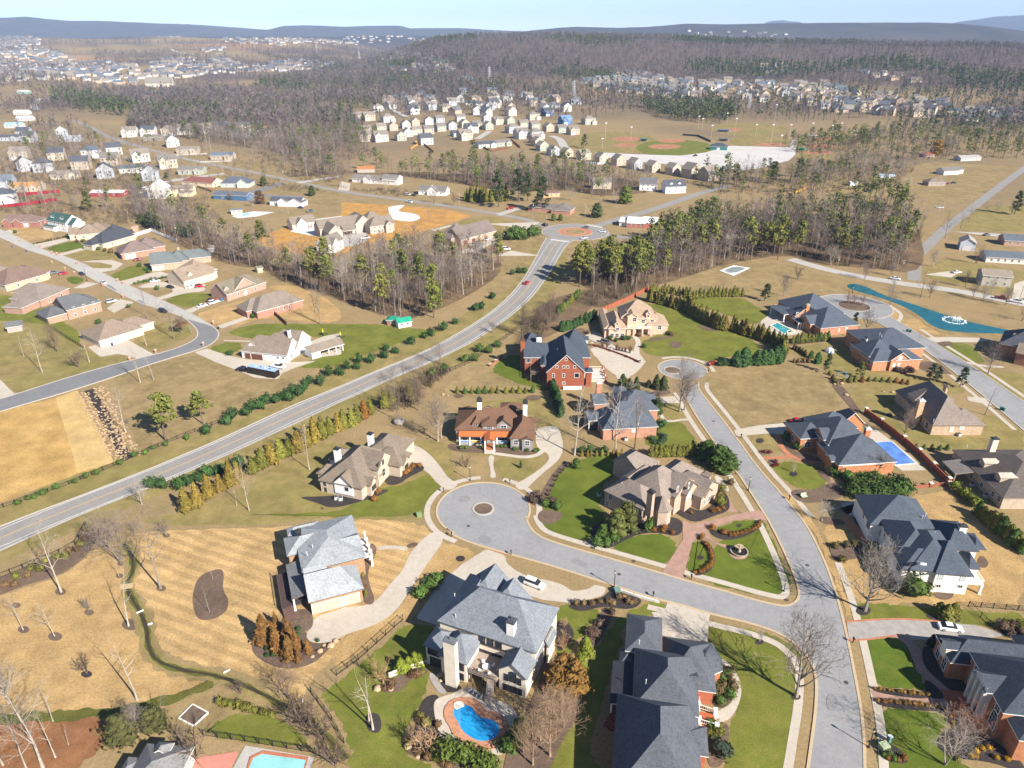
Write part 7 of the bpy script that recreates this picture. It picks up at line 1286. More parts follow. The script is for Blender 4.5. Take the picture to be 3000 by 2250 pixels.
for c,x,y,yt,l,k,col,wd in (('i',1180,640,235,'round bare street tree in front of the white painted house',K_OPEN,(.22,.19,.16),1.05),('i',735,1195,750,'round bare street tree on the lawn of the charcoal roofed house',K_OPEN,(.27,.23,.19),1.05),('i',498,842,755,'tiny sapling in a mulch ring by the pavement corner',K_CRAPE,PALEB,.8),('i',1700,1640,1370,'pale bare tree in the dark bed, bottom right',K_FORK,PALEB,1.),('i',1810,1490,1290,'reddish bare maple in the dark bed, bottom right',K_FORK,(.26,.13,.09),1.),('i',900,60,-60,'pale wide bare tree by the drive of the white painted house',K_OPEN,PALEB,1.15),('f',1430,1175,1000,'brown bare tree behind the brick garden wall',K_OPEN,(.2,.15,.12),.8),('f',1960,1030,820,'thin bare tree on the verge of the right estate road',K_POLE,GREYB,1.2),('f',1980,760,585,'round grey bare tree beside the right edge house',K_OPEN,GREYB,1.1),('f',1250,1410,1280,'reddish bush tree at the corner of the covered pool house',K_CRAPE,(.2,.12,.07),1.2),('f',715,1405,1350,'tiny bare tree on the lawn of the covered pool house',K_CRAPE,PALEB,.8),('f',1185,490,345,'bare tree beside the loop road',K_OPEN,GREYB,1.),('f',1515,600,470,'slim bare tree at the kerb of the right estate road',K_POLE,GREYB,1.2),('f',1345,320,180,'tall bare tree between the loop road and the pond',K_OPEN,GREYB,.9),('f',1070,310,230,'left bare tree on the loop island',K_CRAPE,(.22,.14,.1),1.2),('f',1105,310,240,'middle bare tree on the loop island',K_CRAPE,(.22,.14,.1),1.2),('f',1160,320,250,'right bare tree on the loop island',K_CRAPE,(.22,.14,.1),1.2),('f',655,260,130,'bare tree left of the loop road',K_OPEN,GREYB,.9),('f',745,150,70,'forked shrub tree on the covered pool hill',K_CRAPE,BRNB,1.3),('f',1070,570,480,'bare tree between the two navy roofed houses',K_CRAPE,GREYB,1.4),('f',10,1000,760,'bare tree at the left side of the estate road',K_OPEN,GREYB,.9),
 ('e',1510,1290,890,'tall white limbed tree left of the blue roofed house',K_WOOD,PALEB,1.1),('e',1775,1290,820,'tall bare tree in front of the blue roofed house',K_WOOD,PALEB,.95),('e',1900,1250,850,'dark bare tree at the right of the blue roofed house front',K_WOOD,BRNB,.9),('e',2190,1010,690,'big bare tree by the small turning circle',K_OPEN,GREYB,.85),('e',625,1200,930,'round silver grey tree left of the grey house',K_OPEN,(.30,.24,.2),.95),('e',650,1180,960,'thin tree beside the grey house wall',K_POLE,PALEB,1.),('e',365,1070,800,'slim bare tree at the boulder',K_WOOD,GREYB,.7),('e',810,1370,1300,'small round bare tree on the tan front lawn',K_CRAPE,BRNB,1.5),('e',500,1000,830,'brown shaggy tree at the end of the road hedge',K_OPEN,BRNB,1.),('e',520,770,650,'left small bare tree below the main road',K_FORK,GREYB,.9),('e',635,700,560,'middle small bare tree below the main road',K_FORK,GREYB,.9),('e',335,820,730,'bare sapling on the kerb of the main road',K_FORK,GREYB,.9),('e',985,500,420,'small tree on the verge above the fence',K_CRAPE,GREYB,1.),('e',1170,520,330,'bare tree behind the red brick house chimney',K_OPEN,BRNB,.9),('e',1220,480,350,'tall thin tree behind the red brick house',K_POLE,BRNB,1.),('e',1290,480,330,'third bare tree behind the red brick house',K_OPEN,BRNB,.8),('e',1350,470,300,'fourth bare tree behind the red brick house',K_OPEN,BRNB,.8),('e',690,160,-20,'white trunked tree at the edge of the left wood',K_POLE,PALEB,1.),
 ('d',815,1145,840,'white bare tree beside the rock ditch',K_WOOD,PALEB,.7),('d',910,820,530,'bare tree on the kerb above the rock ditch',K_WOOD,PALEB,.6),('d',995,800,600,'smaller bare tree on the kerb above the rock ditch',K_POLE,PALEB,.8),('d',2005,1385,1040,'tall slim bare tree in the arborvitae hedge',K_WOOD,PALEB,.6),('d',1615,1650,1330,'tall slim bare tree at the hedge gap',K_WOOD,PALEB,.6),('d',1535,1620,1490,'small pale bare tree at the hedge gap',K_POLE,PALEB,.8),('d',1130,540,290,'right tall bare tree by the left estate bend',K_WOOD,GREYB,.8),('d',955,400,180,'left bare tree behind the left estate kerb',K_WOOD,GREYB,.75),('d',1030,410,260,'middle bare tree behind the left estate kerb',K_WOOD,GREYB,.7),('d',950,580,390,'pale bare tree on the lawn by the left estate bend',K_POLE,PALEB,.9),('d',275,755,470,'leaning pale bare tree on the left lawn slope',K_WOOD,PALEB,.75),('d',155,650,500,'pale leaning bare tree beside the small shed',K_POLE,PALEB,.9),('d',375,620,450,'dark round bare tree on the left lawn slope',K_OPEN,BRNB,.9),('d',580,690,510,'pale bare tree left of the tan roofed house drive',K_POLE,PALEB,1.),('d',510,720,610,'dark bush tree by the left drive',K_CRAPE,BRNB,1.6),('d',425,730,670,'cut pale tree stump on the left lawn slope',K_POLE,PALEB,.5),('d',2075,440,150,'tall bare pair on the tan lawn, right trunk',K_WOOD,GREYB,.9),('d',2050,430,190,'tall bare pair on the tan lawn, left trunk',K_WOOD,GREYB,.9),('d',920,1610,1480,'white limbed tree at the lower left end of the hedge',K_OPEN,PALEB,1.),('d',830,1090,1050,'kerb sapling at the lower road',K_CRAPE,GREYB,1.)):
 btree(c,x,y,yt,l,k,col,None,wd)
o=tree(K_OPEN,P('d',1180,500),7.,'broad oak holding russet leaves by the left estate bend',name='russet_oak',unit=10.,wide=1.2);r_=random.Random(3);m_=MB();[m_.add(*blob((r_.uniform(-2.6,2.6),r_.uniform(-2.6,2.6),r_.uniform(4.,8.)),1.3,1.,70,r_,.22,.2)) for _ in range(12)];m_.build('leaves',LEAF,o,col=(.20,.075,.035))
spots(K_FORK and K_BALL,'d',[2090,1640],.5,BROWNB,'low scrub','hedge','low scrub',1.,'shrub',True)
for c,x,y,yt,l,w_ in (('d',1075,1195,905,'left lone pine on the dormant lot',1.5),('d',1320,1090,880,'right lone pine on the dormant lot',1.5),('e',600,400,60,'tall narrow pine at the edge of the left wood',.9),('e',630,330,180,'bright short pine at the edge of the left wood',1.2),('e',590,330,210,'second bright short pine at the edge of the left wood',1.2),('f',530,290,180,'big dark evergreen left of the loop road',1.5),('f',925,755,630,'dark narrow conifer below the tent',1.),('f',1150,790,690,'green pine beside the tan brick house row',1.3),('f',1110,470,370,'dark conifer right of the turquoise pool house',1.1),('f',870,300,255,'small dark conifer by the loop road',1.2),('f',1600,810,700,'left dark pine by the right estate road',1.5),('f',1650,815,720,'middle dark pine by the right estate road',1.3),('f',1795,850,720,'right dark pine by the right estate road',1.2)):
 tree(K_PINEF if 'lone' not in l else K_PINE,P(c,x,y),HT(c,x,y,yt),l,col=BRNB,lcol=PINEG if 'dark' not in l else (.03,.055,.018),name='pine_tree',wide=w_)
for x,y,yt,l in ((1820,860,770,'first'),(1865,870,790,'second'),(1910,870,790,'third'),(2040,860,780,'fifth'),(2085,865,780,'sixth'),(1990,850,800,'fourth')):shrub(K_FAT,P('e',x,y),HT('e',x,y,yt)*1.05,f'dark green cypress behind the blue roofed house, {l} from the left',(.05,.065,.02),'cypresses behind the blue roofed house',.95,'conifer','cypress')
tree(K_EVER,P('J',1670,900),6.5,'dark magnolia at the right end of the blue roofed house',col=BRNB,lcol=(.04,.062,.013),name='magnolia_tree',wide=1.1)
spots(K_BALL,'J',[1590,1380,1720,1080,1760,1130,1800,1090,1670,1180,1650,1230],2.,DKG,'clipped dark bush','front of the blue roofed house corner','clipped bushes at the blue roofed house',1.1,'bush',True)
hedge(K_BALL,W('J',1640,1440,1740,1450,1830,1400,1840,1330,1780,1290),7,1.3,(.04,.07,.03),'low blue green juniper','left in the curved juniper','curved juniper bed',1.5,.1,'juniper',True)
shrub(K_BALL,P('D',950,1490),5.6,'huge round clipped bush at the corner of the white painted house',(.052,.085,.014),None,1.25,'bush','clipped_bush',True)
hedge(K_BALL,W('f',1085,1540,1180,1560,1290,1555,1400,1545,1440,1520),9,3.6,(.045,.08,.014),'dense green laurel','left in the big hedge above the white painted house','big laurel hedge above the white painted house',1.35,.3,'laurel',True)
hedge(K_BALL,W('f',1100,1500,1200,1500,1300,1495,1420,1490),7,3.4,(.055,.085,.014),'dense green laurel','left in the back of the big laurel hedge','big laurel hedge above the white painted house',1.35,.3,'laurel',True)
spots(K_BALL,'f',[670,1190,740,1250,990,1420,1060,1455,1140,1460,1185,1465,1240,1450],2.8,MIDG,'round green bush','left along the front of the covered pool house','round bushes of the covered pool house',1.1,'bush',True)
spots(K_BALL,'f',[1755,1510,1790,1545,1815,1560,1845,1580,1870,1600,1890,1625],2.6,LIME,'bright lime bush','top beside the dormer house','lime bushes beside the dormer house',1.1,'bush',True)
hedge(K_FAT,W('i',1900,20,1960,60,2020,120,2080,170,2150,220,2212,270),10,4.6,OLIVEG,'olive evergreen','top in the screen at the right of the tan lawn','olive screen right of the tan lawn',.95,.4,'evergreen_shrub',col2=MIDG)
spots(K_FAT,'i',[1655,665,1700,690,1745,680],3.6,OLIVEG,'golden green shrub','left by the sett paved drive','golden shrubs by the sett paved drive',1.,'shrub',col2=LIME)
spots(K_BALL,'i',[2070,760,2100,740,2140,745,2180,760,2200,800,2120,800],1.9,(.10,.06,.045),'dark brown shrub','left in the bed at the right edge','brown shrubs at the right edge bed',1.2,'shrub',True,col2=OLIVEG)
hedge(K_BALL,W('i',1240,1148,1590,1190),13,.75,(.24,.14,.03),'small golden ball','left in the upper row beside the brick path','golden balls on the upper side of the brick path',1.1,.02,'clipped_shrub',True)
hedge(K_BALL,W('i',1265,1228,1500,1248,1680,1270,1725,1310,1745,1370),19,.8,(.22,.12,.03),'small golden ball','left in the lower row beside the brick path','golden balls on the lower side of the brick path',1.1,.02,'clipped_shrub',True)
spots(K_BALL,'i',[1870,1590,1900,1590,1940,1540,1985,1540,2030,1600,2100,1610,1900,1560,1780,1610],.9,(.34,.19,.01),'yellow small shrub','left in the bottom right bed','yellow shrubs in the bottom right bed',1.1,'shrub',True,col2=OLIVEG)
spots(K_BALL,'i',[1300,1500,1330,1600,1370,1610,1395,1615,1430,1600,1300,1580,1335,1575],1.,RUST,'small rusty shrub','left in the transformer bed','small shrubs in the transformer bed',1.1,'shrub',True,col2=MIDG)
spots(K_BALL,'i',[150,1200,230,1040,255,1065,285,1050,305,1040,250,1100,280,1090,310,1110,330,1150,265,1130,235,1170,290,1190,315,1200,200,1150,180,1180,240,1240],1.7,(.10,.075,.03),'clipped brownish shrub','left in the curved path bed','clipped shrubs in the curved path bed',1.15,'clipped_shrub',True,col2=MIDG)
spots(K_BALL,'i',[180,1390,220,1400,205,1430,240,1440,200,1480,170,1450],1.7,OLIVEG,'olive clipped shrub','top below the balustrade steps','olive shrubs below the balustrade',1.15,'clipped_shrub',True,col2=MIDG)
shrub(K_BALL,P('i',245,1560),3.,'large blue green clipped bush below the balustrade steps',(.04,.065,.035),None,1.3,'bush','clipped_bush',True)
shrub(K_SLIM,P('i',1605,870),3.2,'dark spiky conifer by the sett paved drive',(.015,.022,.014),None,1.4,'conifer','conifer')
spots(K_BALL,'i',[985,230,1030,320,1110,220,1060,225],1.6,(.09,.07,.02),'small bush','left by the brick entry steps','bushes by the brick entry steps',1.2,'bush',True)
spots(K_BALL,'f',[200,700,185,705,175,712],1.6,(.25,.03,.02),'red leaved bush','left at the turning circle kerb','red bushes at the turning circle',1.1,'bush',True)
spots(K_BALL,'f',[530,1275,560,1278,600,1340,610,1360,590,1365],1.,(.16,.03,.02),'dark red low shrub','left in front of the covered pool house','red shrubs of the covered pool house',1.1,'shrub',True)
spots(K_BALL,'f',[1240,1570,215,1510,240,1560,310,1480],2.2,(.12,.085,.03),'brownish round bush','left near the estate road','brown bushes near the estate road',1.,'bush',True)
spots(K_BALL,'f',[1440,760,1480,755,1400,750,1380,745,1460,745],2.,(.07,.045,.035),'dark leafless bush','left below the gable by the tent','dark bushes below the house by the tent',1.2,'bush',True)
spots(K_BALL,'G',[1215,1400,1265,1275,1300,1235,1775,930,1820,890,1860,850,1905,800,2025,790],1.5,(.24,.11,.025),'orange ornamental shrub','left along the beige house front','orange shrubs of the beige house',.9,'shrub',True)
spots(K_BALL,'F',[310,1140,410,1140,660,1130,970,1110,1040,1110,1110,1110,1270,1160,1330,1140,1500,1180,1640,1190,1690,1170],1.1,MIDG,'small green shrub','left in the grey house bed','small shrubs of the grey house bed',1.2,'shrub',True)
shrub(K_SLIM,P('F',1385,1480),2.6,'slim dark cypress on the grey house lawn',(.04,.06,.02),None,.9,'conifer','cypress')
spots(K_BALL,'e',[1740,540,1860,540,1830,545,1930,520,2090,500,2115,510,2140,515,1960,595,1780,555,1600,505],1.9,DKG,'dark green bush','left in front of the pink mansion','dark bushes of the pink mansion',1.1,'bush',True,col2=BROWNB)
spots(K_CRAPE and K_TWIG,'e',[1690,590,1720,600,1780,610,1800,615,1820,618,1840,620,1870,630],2.8,(.25,.15,.1),'bare crape myrtle','left along the terrace wall of the pink mansion drive','crape myrtles along the drive wall',1.,'crape_myrtle',cat='shrub')
spots(K_BALL,'e',[1360,1600,1400,1640,1270,1560,1300,1590,1250,1600,1320,1620,1230,1590],2.2,(.10,.065,.045),'brown leafless bush','right of the large turning circle','brown bushes right of the turning circle',1.1,'bush',True,col2=MIDG)
hedge(K_TWIG,W('e',1345,1600,1360,1520,1400,1430,1480,1360),9,1.3,(.12,.075,.055),'low brown bush','bottom in the bed along the grey house drive','low brown bushes along the drive',1.2,.3,'bush')
tree(K_EVER,P('e',1520,1375),3.4,'bright green small tree at the drive of the grey house',col=BRNB,lcol=(.07,.11,.02),name='evergreen_tree',wide=1.2)
spots(K_BALL,'d',[1490,640,905,70,965,110,945,95,835,335,1020,220,640,440,1640,400],2.,MIDG,'round green bush','right among the left estate lawns','round bushes of the left estate',1.1,'bush',True,col2=DKG)
hedge(K_BALL,W('d',870,185,1000,155,1120,135),10,1.4,MIDG,'small green hedge bush','left in the hedge above the curved drive','hedge above the curved drive',1.3,.1,'bush',True)
spots(K_BALL,'a',[100,1510,440,1540,470,1550,500,1570,540,1570,560,1590,640,1620,680,1630,720,1640,1300,1640,1000,1560],2.2,BROWNB,'brown green bush','left in front of the houses of the left estate','front bushes of the left estate',1.2,'bush',True,col2=MIDG)
hedge(K_BALL,W('a',215,1585,430,1535),12,1.,(.10,.07,.035),'low clipped hedge bush','left in the hedge beside the left drive','clipped hedge beside the left drive',1.2,.05,'bush',True)
# ================================================================ WOODS
WR=random.Random(21)
for pl,rad in ((MC,8),(chaikin(R2,2,False),8),(W('f',1500,160,1510,0)+W('c',1590,1590,1900,1330,2230,1080),7),(W('f',700,20,1300,160,1750,220,2212,315),7)):
 for p in dense(pl,6.): KEEP.append((p.x,p.y,rad))
_kg={}
for x,y,r in KEEP:
 for i in range(int((x-r)//20),int((x+r)//20)+1):
  for j in range(int((y-r)//20),int((y+r)//20)+1): _kg.setdefault((i,j),[]).append((x,y,r))
def free(x,y): return not any((x-a)**2+(y-b)**2<r*r for a,b,r in _kg.get((int(x//20),int(y//20)),()))
def lite(seed,kind):
 r=random.Random(seed); V=[];Q=[]
 def rib(a,b,w0,w1):
  a=Vector(a);b=Vector(b); n=(b-a).cross(rv(r)).normalized(); k=len(V); V.extend([a-n*w0,a+n*w0,b+n*w1,b-n*w1]); Q.append((k,k+1,k+2,k+3))
 if kind=='bare':
  t=[Vector((r.uniform(-.4,.4)*i/3,r.uniform(-.4,.4)*i/3,14.*i/4)) for i in range(5)]
  for i in range(4):
   for s in range(3):
    a0,a1=s*2.09,(s+1)*2.09; w0,w1=.2*(1-i*.21),.2*(1-(i+1)*.21); k=len(V)
    V.extend([t[i]+Vector((math.cos(a0),math.sin(a0),0))*w0,t[i]+Vector((math.cos(a1),math.sin(a1),0))*w0,t[i+1]+Vector((math.cos(a1),math.sin(a1),0))*w1,t[i+1]+Vector((math.cos(a0),math.sin(a0),0))*w1]); Q.append((k,k+1,k+2,k+3))
  for i in range(22):
   f=r.uniform(.3,.98); p=t[min(3,int(f*4))].lerp(t[min(4,int(f*4)+1)],f*4%1); a=r.uniform(0,6.28); L=r.uniform(2.,4.2)*(1.3-f*.6); e=p+Vector((math.cos(a),math.sin(a),r.uniform(.5,1.1)))*L*.75; rib(p,e,.07,.03)
   for j in range(3):
    s=p.lerp(e,r.uniform(.35,1)); rib(s,s+Vector((r.uniform(-1,1),r.uniform(-1,1),r.uniform(.2,1.2)))*1.5,.035,.02)
 elif kind=='pine':
  rib((0,0,0),(0,0,13),.2,.1); rib((0,0,0),(.1,.1,13),.2,.1)
  for i in range(17):
   f=r.uniform(.42,1.); a=r.uniform(0,6.28); k=3.3*(1-(f-.4)*1.2)*r.uniform(.3,1); c=Vector((math.cos(a)*k,math.sin(a)*k,15*f))
   for j in range(8):
    n=rv(r).normalized(); u=n.orthogonal().normalized(); w_=n.cross(u); q=c+Vector((r.uniform(-1,1),r.uniform(-1,1),r.uniform(-.6,.6)))*1.15; s=r.uniform(.4,.75); m=len(V); V.extend([q-u*s,q+w_*s*.6,q+u*s,q-w_*s*.6]); Q.append((m,m+1,m+2,m+3))
 elif kind=='brush':
  for i in range(16):
   a=r.uniform(0,6.28); d=r.uniform(0,1.4); p=Vector((math.cos(a)*d,math.sin(a)*d,0)); rib(p,p+Vector((r.uniform(-.7,.7),r.uniform(-.7,.7),r.uniform(1.,2.4))),.06,.035)
 elif kind=='farbare':
  rib((0,0,0),(.2,0,12),.28,.1); rib((0,0,0),(0,.2,12),.28,.1)
  for i in range(13):
   a=r.uniform(0,6.28); f=r.uniform(.4,1); p=Vector((0,0,12*f)); rib(p,p+Vector((math.cos(a),math.sin(a),r.uniform(.4,1.1)))*r.uniform(2,4.2),.22,.12)
 else:
  rib((0,0,0),(0,0,12),.25,.15)
  for i in range(20):
   f=r.uniform(.35,1.); a=r.uniform(0,6.28); k=3.2*(1.1-f)*1.3*r.uniform(.4,1); q=Vector((math.cos(a)*k,math.sin(a)*k,14*f)); n=rv(r).normalized(); u=n.orthogonal().normalized(); w_=n.cross(u); s=r.uniform(.9,1.6); m=len(V); V.extend([q-u*s,q+w_*s*.7,q+u*s,q-w_*s*.7]); Q.append((m,m+1,m+2,m+3))
 return np.array([tuple(v) for v in V]),np.array(Q)
LT={k:[lite(300+i,k) for i in range(n)] for k,n in (('bare',6),('pine',4),('brush',4),('farbare',4),('farpine',4))}
def mass(name,kind,pts,h0,hs_,cols,label):
 Vs=[];Qs=[];Ts=[];n=0
 for i,(x,y) in enumerate(pts):
  v,q=LT[kind][i%len(LT[kind])]; a=WR.uniform(0,6.28); s=h0*WR.uniform(1-hs_,1+hs_); c,d=math.cos(a)*s,math.sin(a)*s
  Vs.append(np.stack([v[:,0]*c-v[:,1]*d+x,v[:,0]*d+v[:,1]*c+y,v[:,2]*s*WR.uniform(.85,1.15)+float(T(x,y))-.1],-1)); Qs.append(q+n); n+=len(v)
  col=WR.choice(cols); k=WR.uniform(.7,1.3); Ts.append(np.tile(np.array([[col[0]*k,col[1]*k,col[2]*k,1.]],np.float32),(len(v),1)))
 if not Vs: return
 me=npmesh(name,np.concatenate(Vs),np.concatenate(Qs),TINT);ca=me.color_attributes.new('tint','FLOAT_COLOR','POINT');ca.data.foreach_set('color',np.concatenate(Ts).ravel());tag(link(name,me),label,None,None,'stuff')
WOODS=[('o',(470,560,560,570,690,585,780,580,830,558,905,548,1000,565,1085,562,1080,595,1010,640,950,668,880,690,820,680,740,652,680,628,620,612,560,578,480,562),3.3,.06,'the wood between the orange plot and the main road'),
 ('o',(285,428,420,475,500,525,610,545,560,582,470,566,380,526,290,478),3.4,.05,'the thicket strip behind the left estate'),
 ('o',(1262,598,1310,575,1400,560,1430,525,1500,490,1570,470,1700,462,1800,468,1900,475,1985,500,2000,560,1975,590,1900,582,1760,570,1700,548,1560,572,1480,600,1400,622,1320,640,1240,610),3.7,.16,'the wood between the main road and the pond'),
 ('o',(600,385,700,368,850,375,1000,378,1100,368,1250,375,1400,395,1420,415,1300,425,1230,410,1100,415,980,395,800,372),4.2,.12,'the wood behind the bamboo grove')]
FARW=[('o',(280,285,300,250,420,260,600,225,760,250,790,310,640,335,430,300),5.5,.08),('o',(80,205,140,195,600,200,780,180,1000,190,1180,175,1280,185,1200,215,900,215,760,240,560,220,300,240,120,225),8,.1),('o',(540,195,650,165,840,170,1000,170,1160,200,960,205,760,190,640,200),8,.55),('o',(110,230,115,205,220,215,310,238,300,255,180,245),6.5,.95),('o',(320,245,470,235,480,255,330,262),7,.8),('o',(1850,300,2000,270,2212,250,2212,345,2100,340,1980,350,1860,340),6.5,.3),('o',(1560,215,1720,190,1900,190,2212,190,2212,262,2000,270,1850,258,1720,268,1560,250),15,.3),('o',(760,215,1000,200,1300,215,1400,240,1250,262,1000,255,800,262),15,.08),('o',(560,300,640,280,700,330,620,345),7,.05),('o',(0,345,120,335,260,350,300,380,140,400,0,400),9,.03),('o',(0,400,100,430,200,450,80,470,0,460),9,.05),('o',(260,410,420,420,480,470,380,470,290,450),12,.08),('o',(0,300,300,300,560,335,620,390,480,430,300,450,0,470),15,.05),('o',(560,330,720,330,760,390,640,400),6.5,.05),('o',(560,395,760,405,900,415,880,425,600,410),12,.02),('o',(1480,395,1580,384,1700,380,1770,352,1850,352,1980,362,1940,400,1760,420,1560,420),6.5,.2),('o',(0,340,60,300,200,310,260,330,200,355,60,350),8,.05),('o',(0,290,100,260,160,270,200,300,90,290),10,.1),('o',(1380,230,1560,225,1600,250,1560,270,1440,260),7,.85),('o',(700,270,740,250,820,300,780,330,710,310),7,.3),('o',(560,120,820,110,1000,130,1250,140,1250,170,1000,150,700,160),10,.15),('o',(0,170,240,195,430,190,560,200,540,215,300,205,80,200,0,190),9,.06),('o',(1690,310,1860,290,1900,300,1840,330,1720,330),8,.6),('o',(1100,205,1350,190,1560,215,1400,235,1240,225),9,.2),('o',(60,460,300,440,330,470,200,500,90,490),14,.1),('o',(100,390,330,370,380,400,300,430,150,420),13,.1),('o',(600,300,760,290,820,340,700,350,620,330),8,.1)]
BP=[];PP=[];FB=[];FP=[];BR=[]
for c,px,gap,pf,lb in WOODS:
 poly=[G(c,px[i],px[i+1]) for i in range(0,len(px),2)]; A=abs(sum(poly[i].x*poly[i-1].y-poly[i-1].x*poly[i].y for i in range(len(poly))))/2
 for x,y in scatter(c,px,int(A/(gap*gap)*.75),gap*.7,WR,3):
  if free(x,y): (PP if WR.random()<pf else BP).append((x,y,lb))
 for x,y in scatter(c,px,int(A/14),1.,WR,2):
  if free(x,y): BR.append((x,y))
 LAYER[0]+=1;z=.004+LAYER[0]*.0002;me=mesh('wood_floor',[(p.x,p.y,z) for p in chaikin(poly,1)],[range(len(poly)*2)],LITTER);
 if me.polygons[0].normal.z<0: me.flip_normals()
 tag(link('wood_floor',me),kind='structure')
for c,px,gap,pf in FARW:
 if px[1]>270: BR+=[q for q in scatter(c,px,500,2.,WR,2) if free(*q)]
 poly=[G(c,px[i],px[i+1]) for i in range(0,len(px),2)]; A=abs(sum(poly[i].x*poly[i-1].y-poly[i-1].x*poly[i].y for i in range(len(poly))))/2
 for x,y in scatter(c,px,min(2600,int(A/(gap*gap)*.8)),gap*.6,WR,2) if A/(gap*gap)<2600 else [(lambda q:(q.x,q.y))(WR.choice(poly).lerp(WR.choice(poly),WR.random()).lerp(WR.choice(poly),WR.random()*.7)) for _ in range(2600)]:
  if free(x,y): (FP if WR.random()<pf else FB).append((x,y))
for c,px in (('e',(240,950,480,800,650,700,720,745,570,860,480,970,330,1010)),('e',(1130,600,1200,440,1330,300,1420,330,1400,420,1320,500,1220,560)),('e',(1560,260,1700,180,1980,120,2000,190,1700,330,1600,330))):
 BR+=[q for q in scatter(c,px,260,1.,WR,2) if free(*q)]
 for x,y in scatter(c,px,11,4.,WR,6):
  if free(x,y):tree(WR.choice((K_POLE,K_FORK)),Vector((x,y,0)),WR.uniform(7,11),'slim bare tree in the scrub along the main road side','tree','bare trees in the roadside scrub',BRNB,name='bare_tree',unit=13.)
for c,x,y,rx,ry,n in (('o',1330,606,70,18,30),('o',1258,612,16,14,7),('o',1520,500,40,24,20),('o',1450,528,26,16,12),('o',1690,545,26,18,9),('o',1880,478,60,16,20),('o',1180,375,90,22,16),('o',1000,360,60,14,10),('o',1940,450,30,14,8),('o',1880,425,40,10,10),('o',1570,385,30,16,8),('o',1660,385,20,16,6),('o',820,365,40,10,6)):
 for k in range(n):
  p=G(c,x+WR.gauss(0,.5)*rx,y+WR.gauss(0,.5)*ry)
  if free(p.x,p.y):PP.append((p.x,p.y,'the pine clump in the middle woods'))
BP.sort(key=lambda p:p[1]); PP.sort(key=lambda p:p[1])
for x,y,lb in BP[:185]:
 k=WR.choice((K_WOOD,K_WOOD,K_POLE)); h=WR.uniform(11,17)
 tree(k,Vector((x,y,0)),h,f'tall bare tree in {lb}','tree',f'bare trees in {lb}',WR.choice((GREYB,GREYB,PALEB,BRNB)),name='bare_tree',unit=16. if k is K_WOOD else 14.)
for x,y,lb in PP[:120]:tree(K_PINE,Vector((x,y,0)),WR.uniform(13,19),f'green topped pine in {lb}','tree',f'pines in {lb}',BRNB,WR.choice(((.15,.155,.03),(.12,.135,.03),(.165,.16,.034))),'pine_tree',wide=1.1)
BC=((0.156,0.122,0.105),(0.190,0.152,0.133),(0.129,0.097,0.081),(0.236,0.201,0.175)); PC=((.108,.122,.032),(.085,.105,.028),(.13,.137,.033))
mass('bare_woodland','bare',[p[:2] for p in BP[185:]]+[p for p in FB if p[1]<900],1.,.25,BC,'grey brown leafless trees massed in the middle distance woods')
mass('pine_woodland','pine',[p[:2] for p in PP[120:]]+[p for p in FP if p[1]<900],1.,.22,PC,'dark green pines massed in the middle distance woods')
mass('undergrowth','brush',BR,1.,.35,((.145,.098,.068),(.175,.12,.082),(.12,.088,.07),(.10,.095,.04)),'brown undergrowth covering the floor of the woods')
rg=[]
while len(rg)<14500:
 a=R(WR.uniform(-40,40)); r=WR.uniform(1180**.5,2650**.5)**2; x,y=r*math.sin(a),r*math.cos(a); u=float(az2u(a))
 if u>860+120*math.sin(r/170.) and (r>1650 or WR.random()<.16) and free(x,y): rg.append((x,y))
lf=[]
while len(lf)<9000:
 a=R(WR.uniform(-40,-4)); r=WR.uniform(1350**.5,4200**.5)**2; x,y=r*math.sin(a),r*math.cos(a)
 if wob(x,y,240.)+.6*wob(x+300,y,90.)>(-.12 if r>2200 else -.02): lf.append((x,y))
ft=[p for p in rg if wob(p[0]+500,p[1],170.)>.17]; fs=set(ft)
mass('far_bare_woodland','farbare',[p for p in rg if p not in fs]+lf+[p for p in FB if p[1]>=900],1.05,.25,((.125,.100,.092),(.165,.133,.118),(.098,.079,.077)),'leafless grey brown woodland covering the far ridge and slopes')
mass('far_pine_woodland','farpine',ft+[p for p in FP if p[1]>=900],1.1,.25,((.062,.080,.028),(.08,.09,.03)),'dark pines scattered over the far ridge')
for i in range(34):
 p=G('b',WR.uniform(800,1085),1312-WR.random()*22);shrub(K_CONE,p,WR.uniform(7.5,10.5),'yellow green bamboo clump beside the far road',(.135,.125,.018),'bamboo grove beside the far road',.8,'bamboo','bamboo')
for x,y,yt,l in ((1090,1555,1480,'first'),(1130,1552,1470,'second'),(1165,1550,1465,'third'),(1230,1530,1470,'fourth'),(1265,1525,1465,'fifth')):shrub(K_BALL,G('b',x,y),HT('b',x,y,yt)*1.1,f'{l} green holly from the left above the main road bend',MIDG,'hollies above the main road bend',1.,'holly','holly',True)
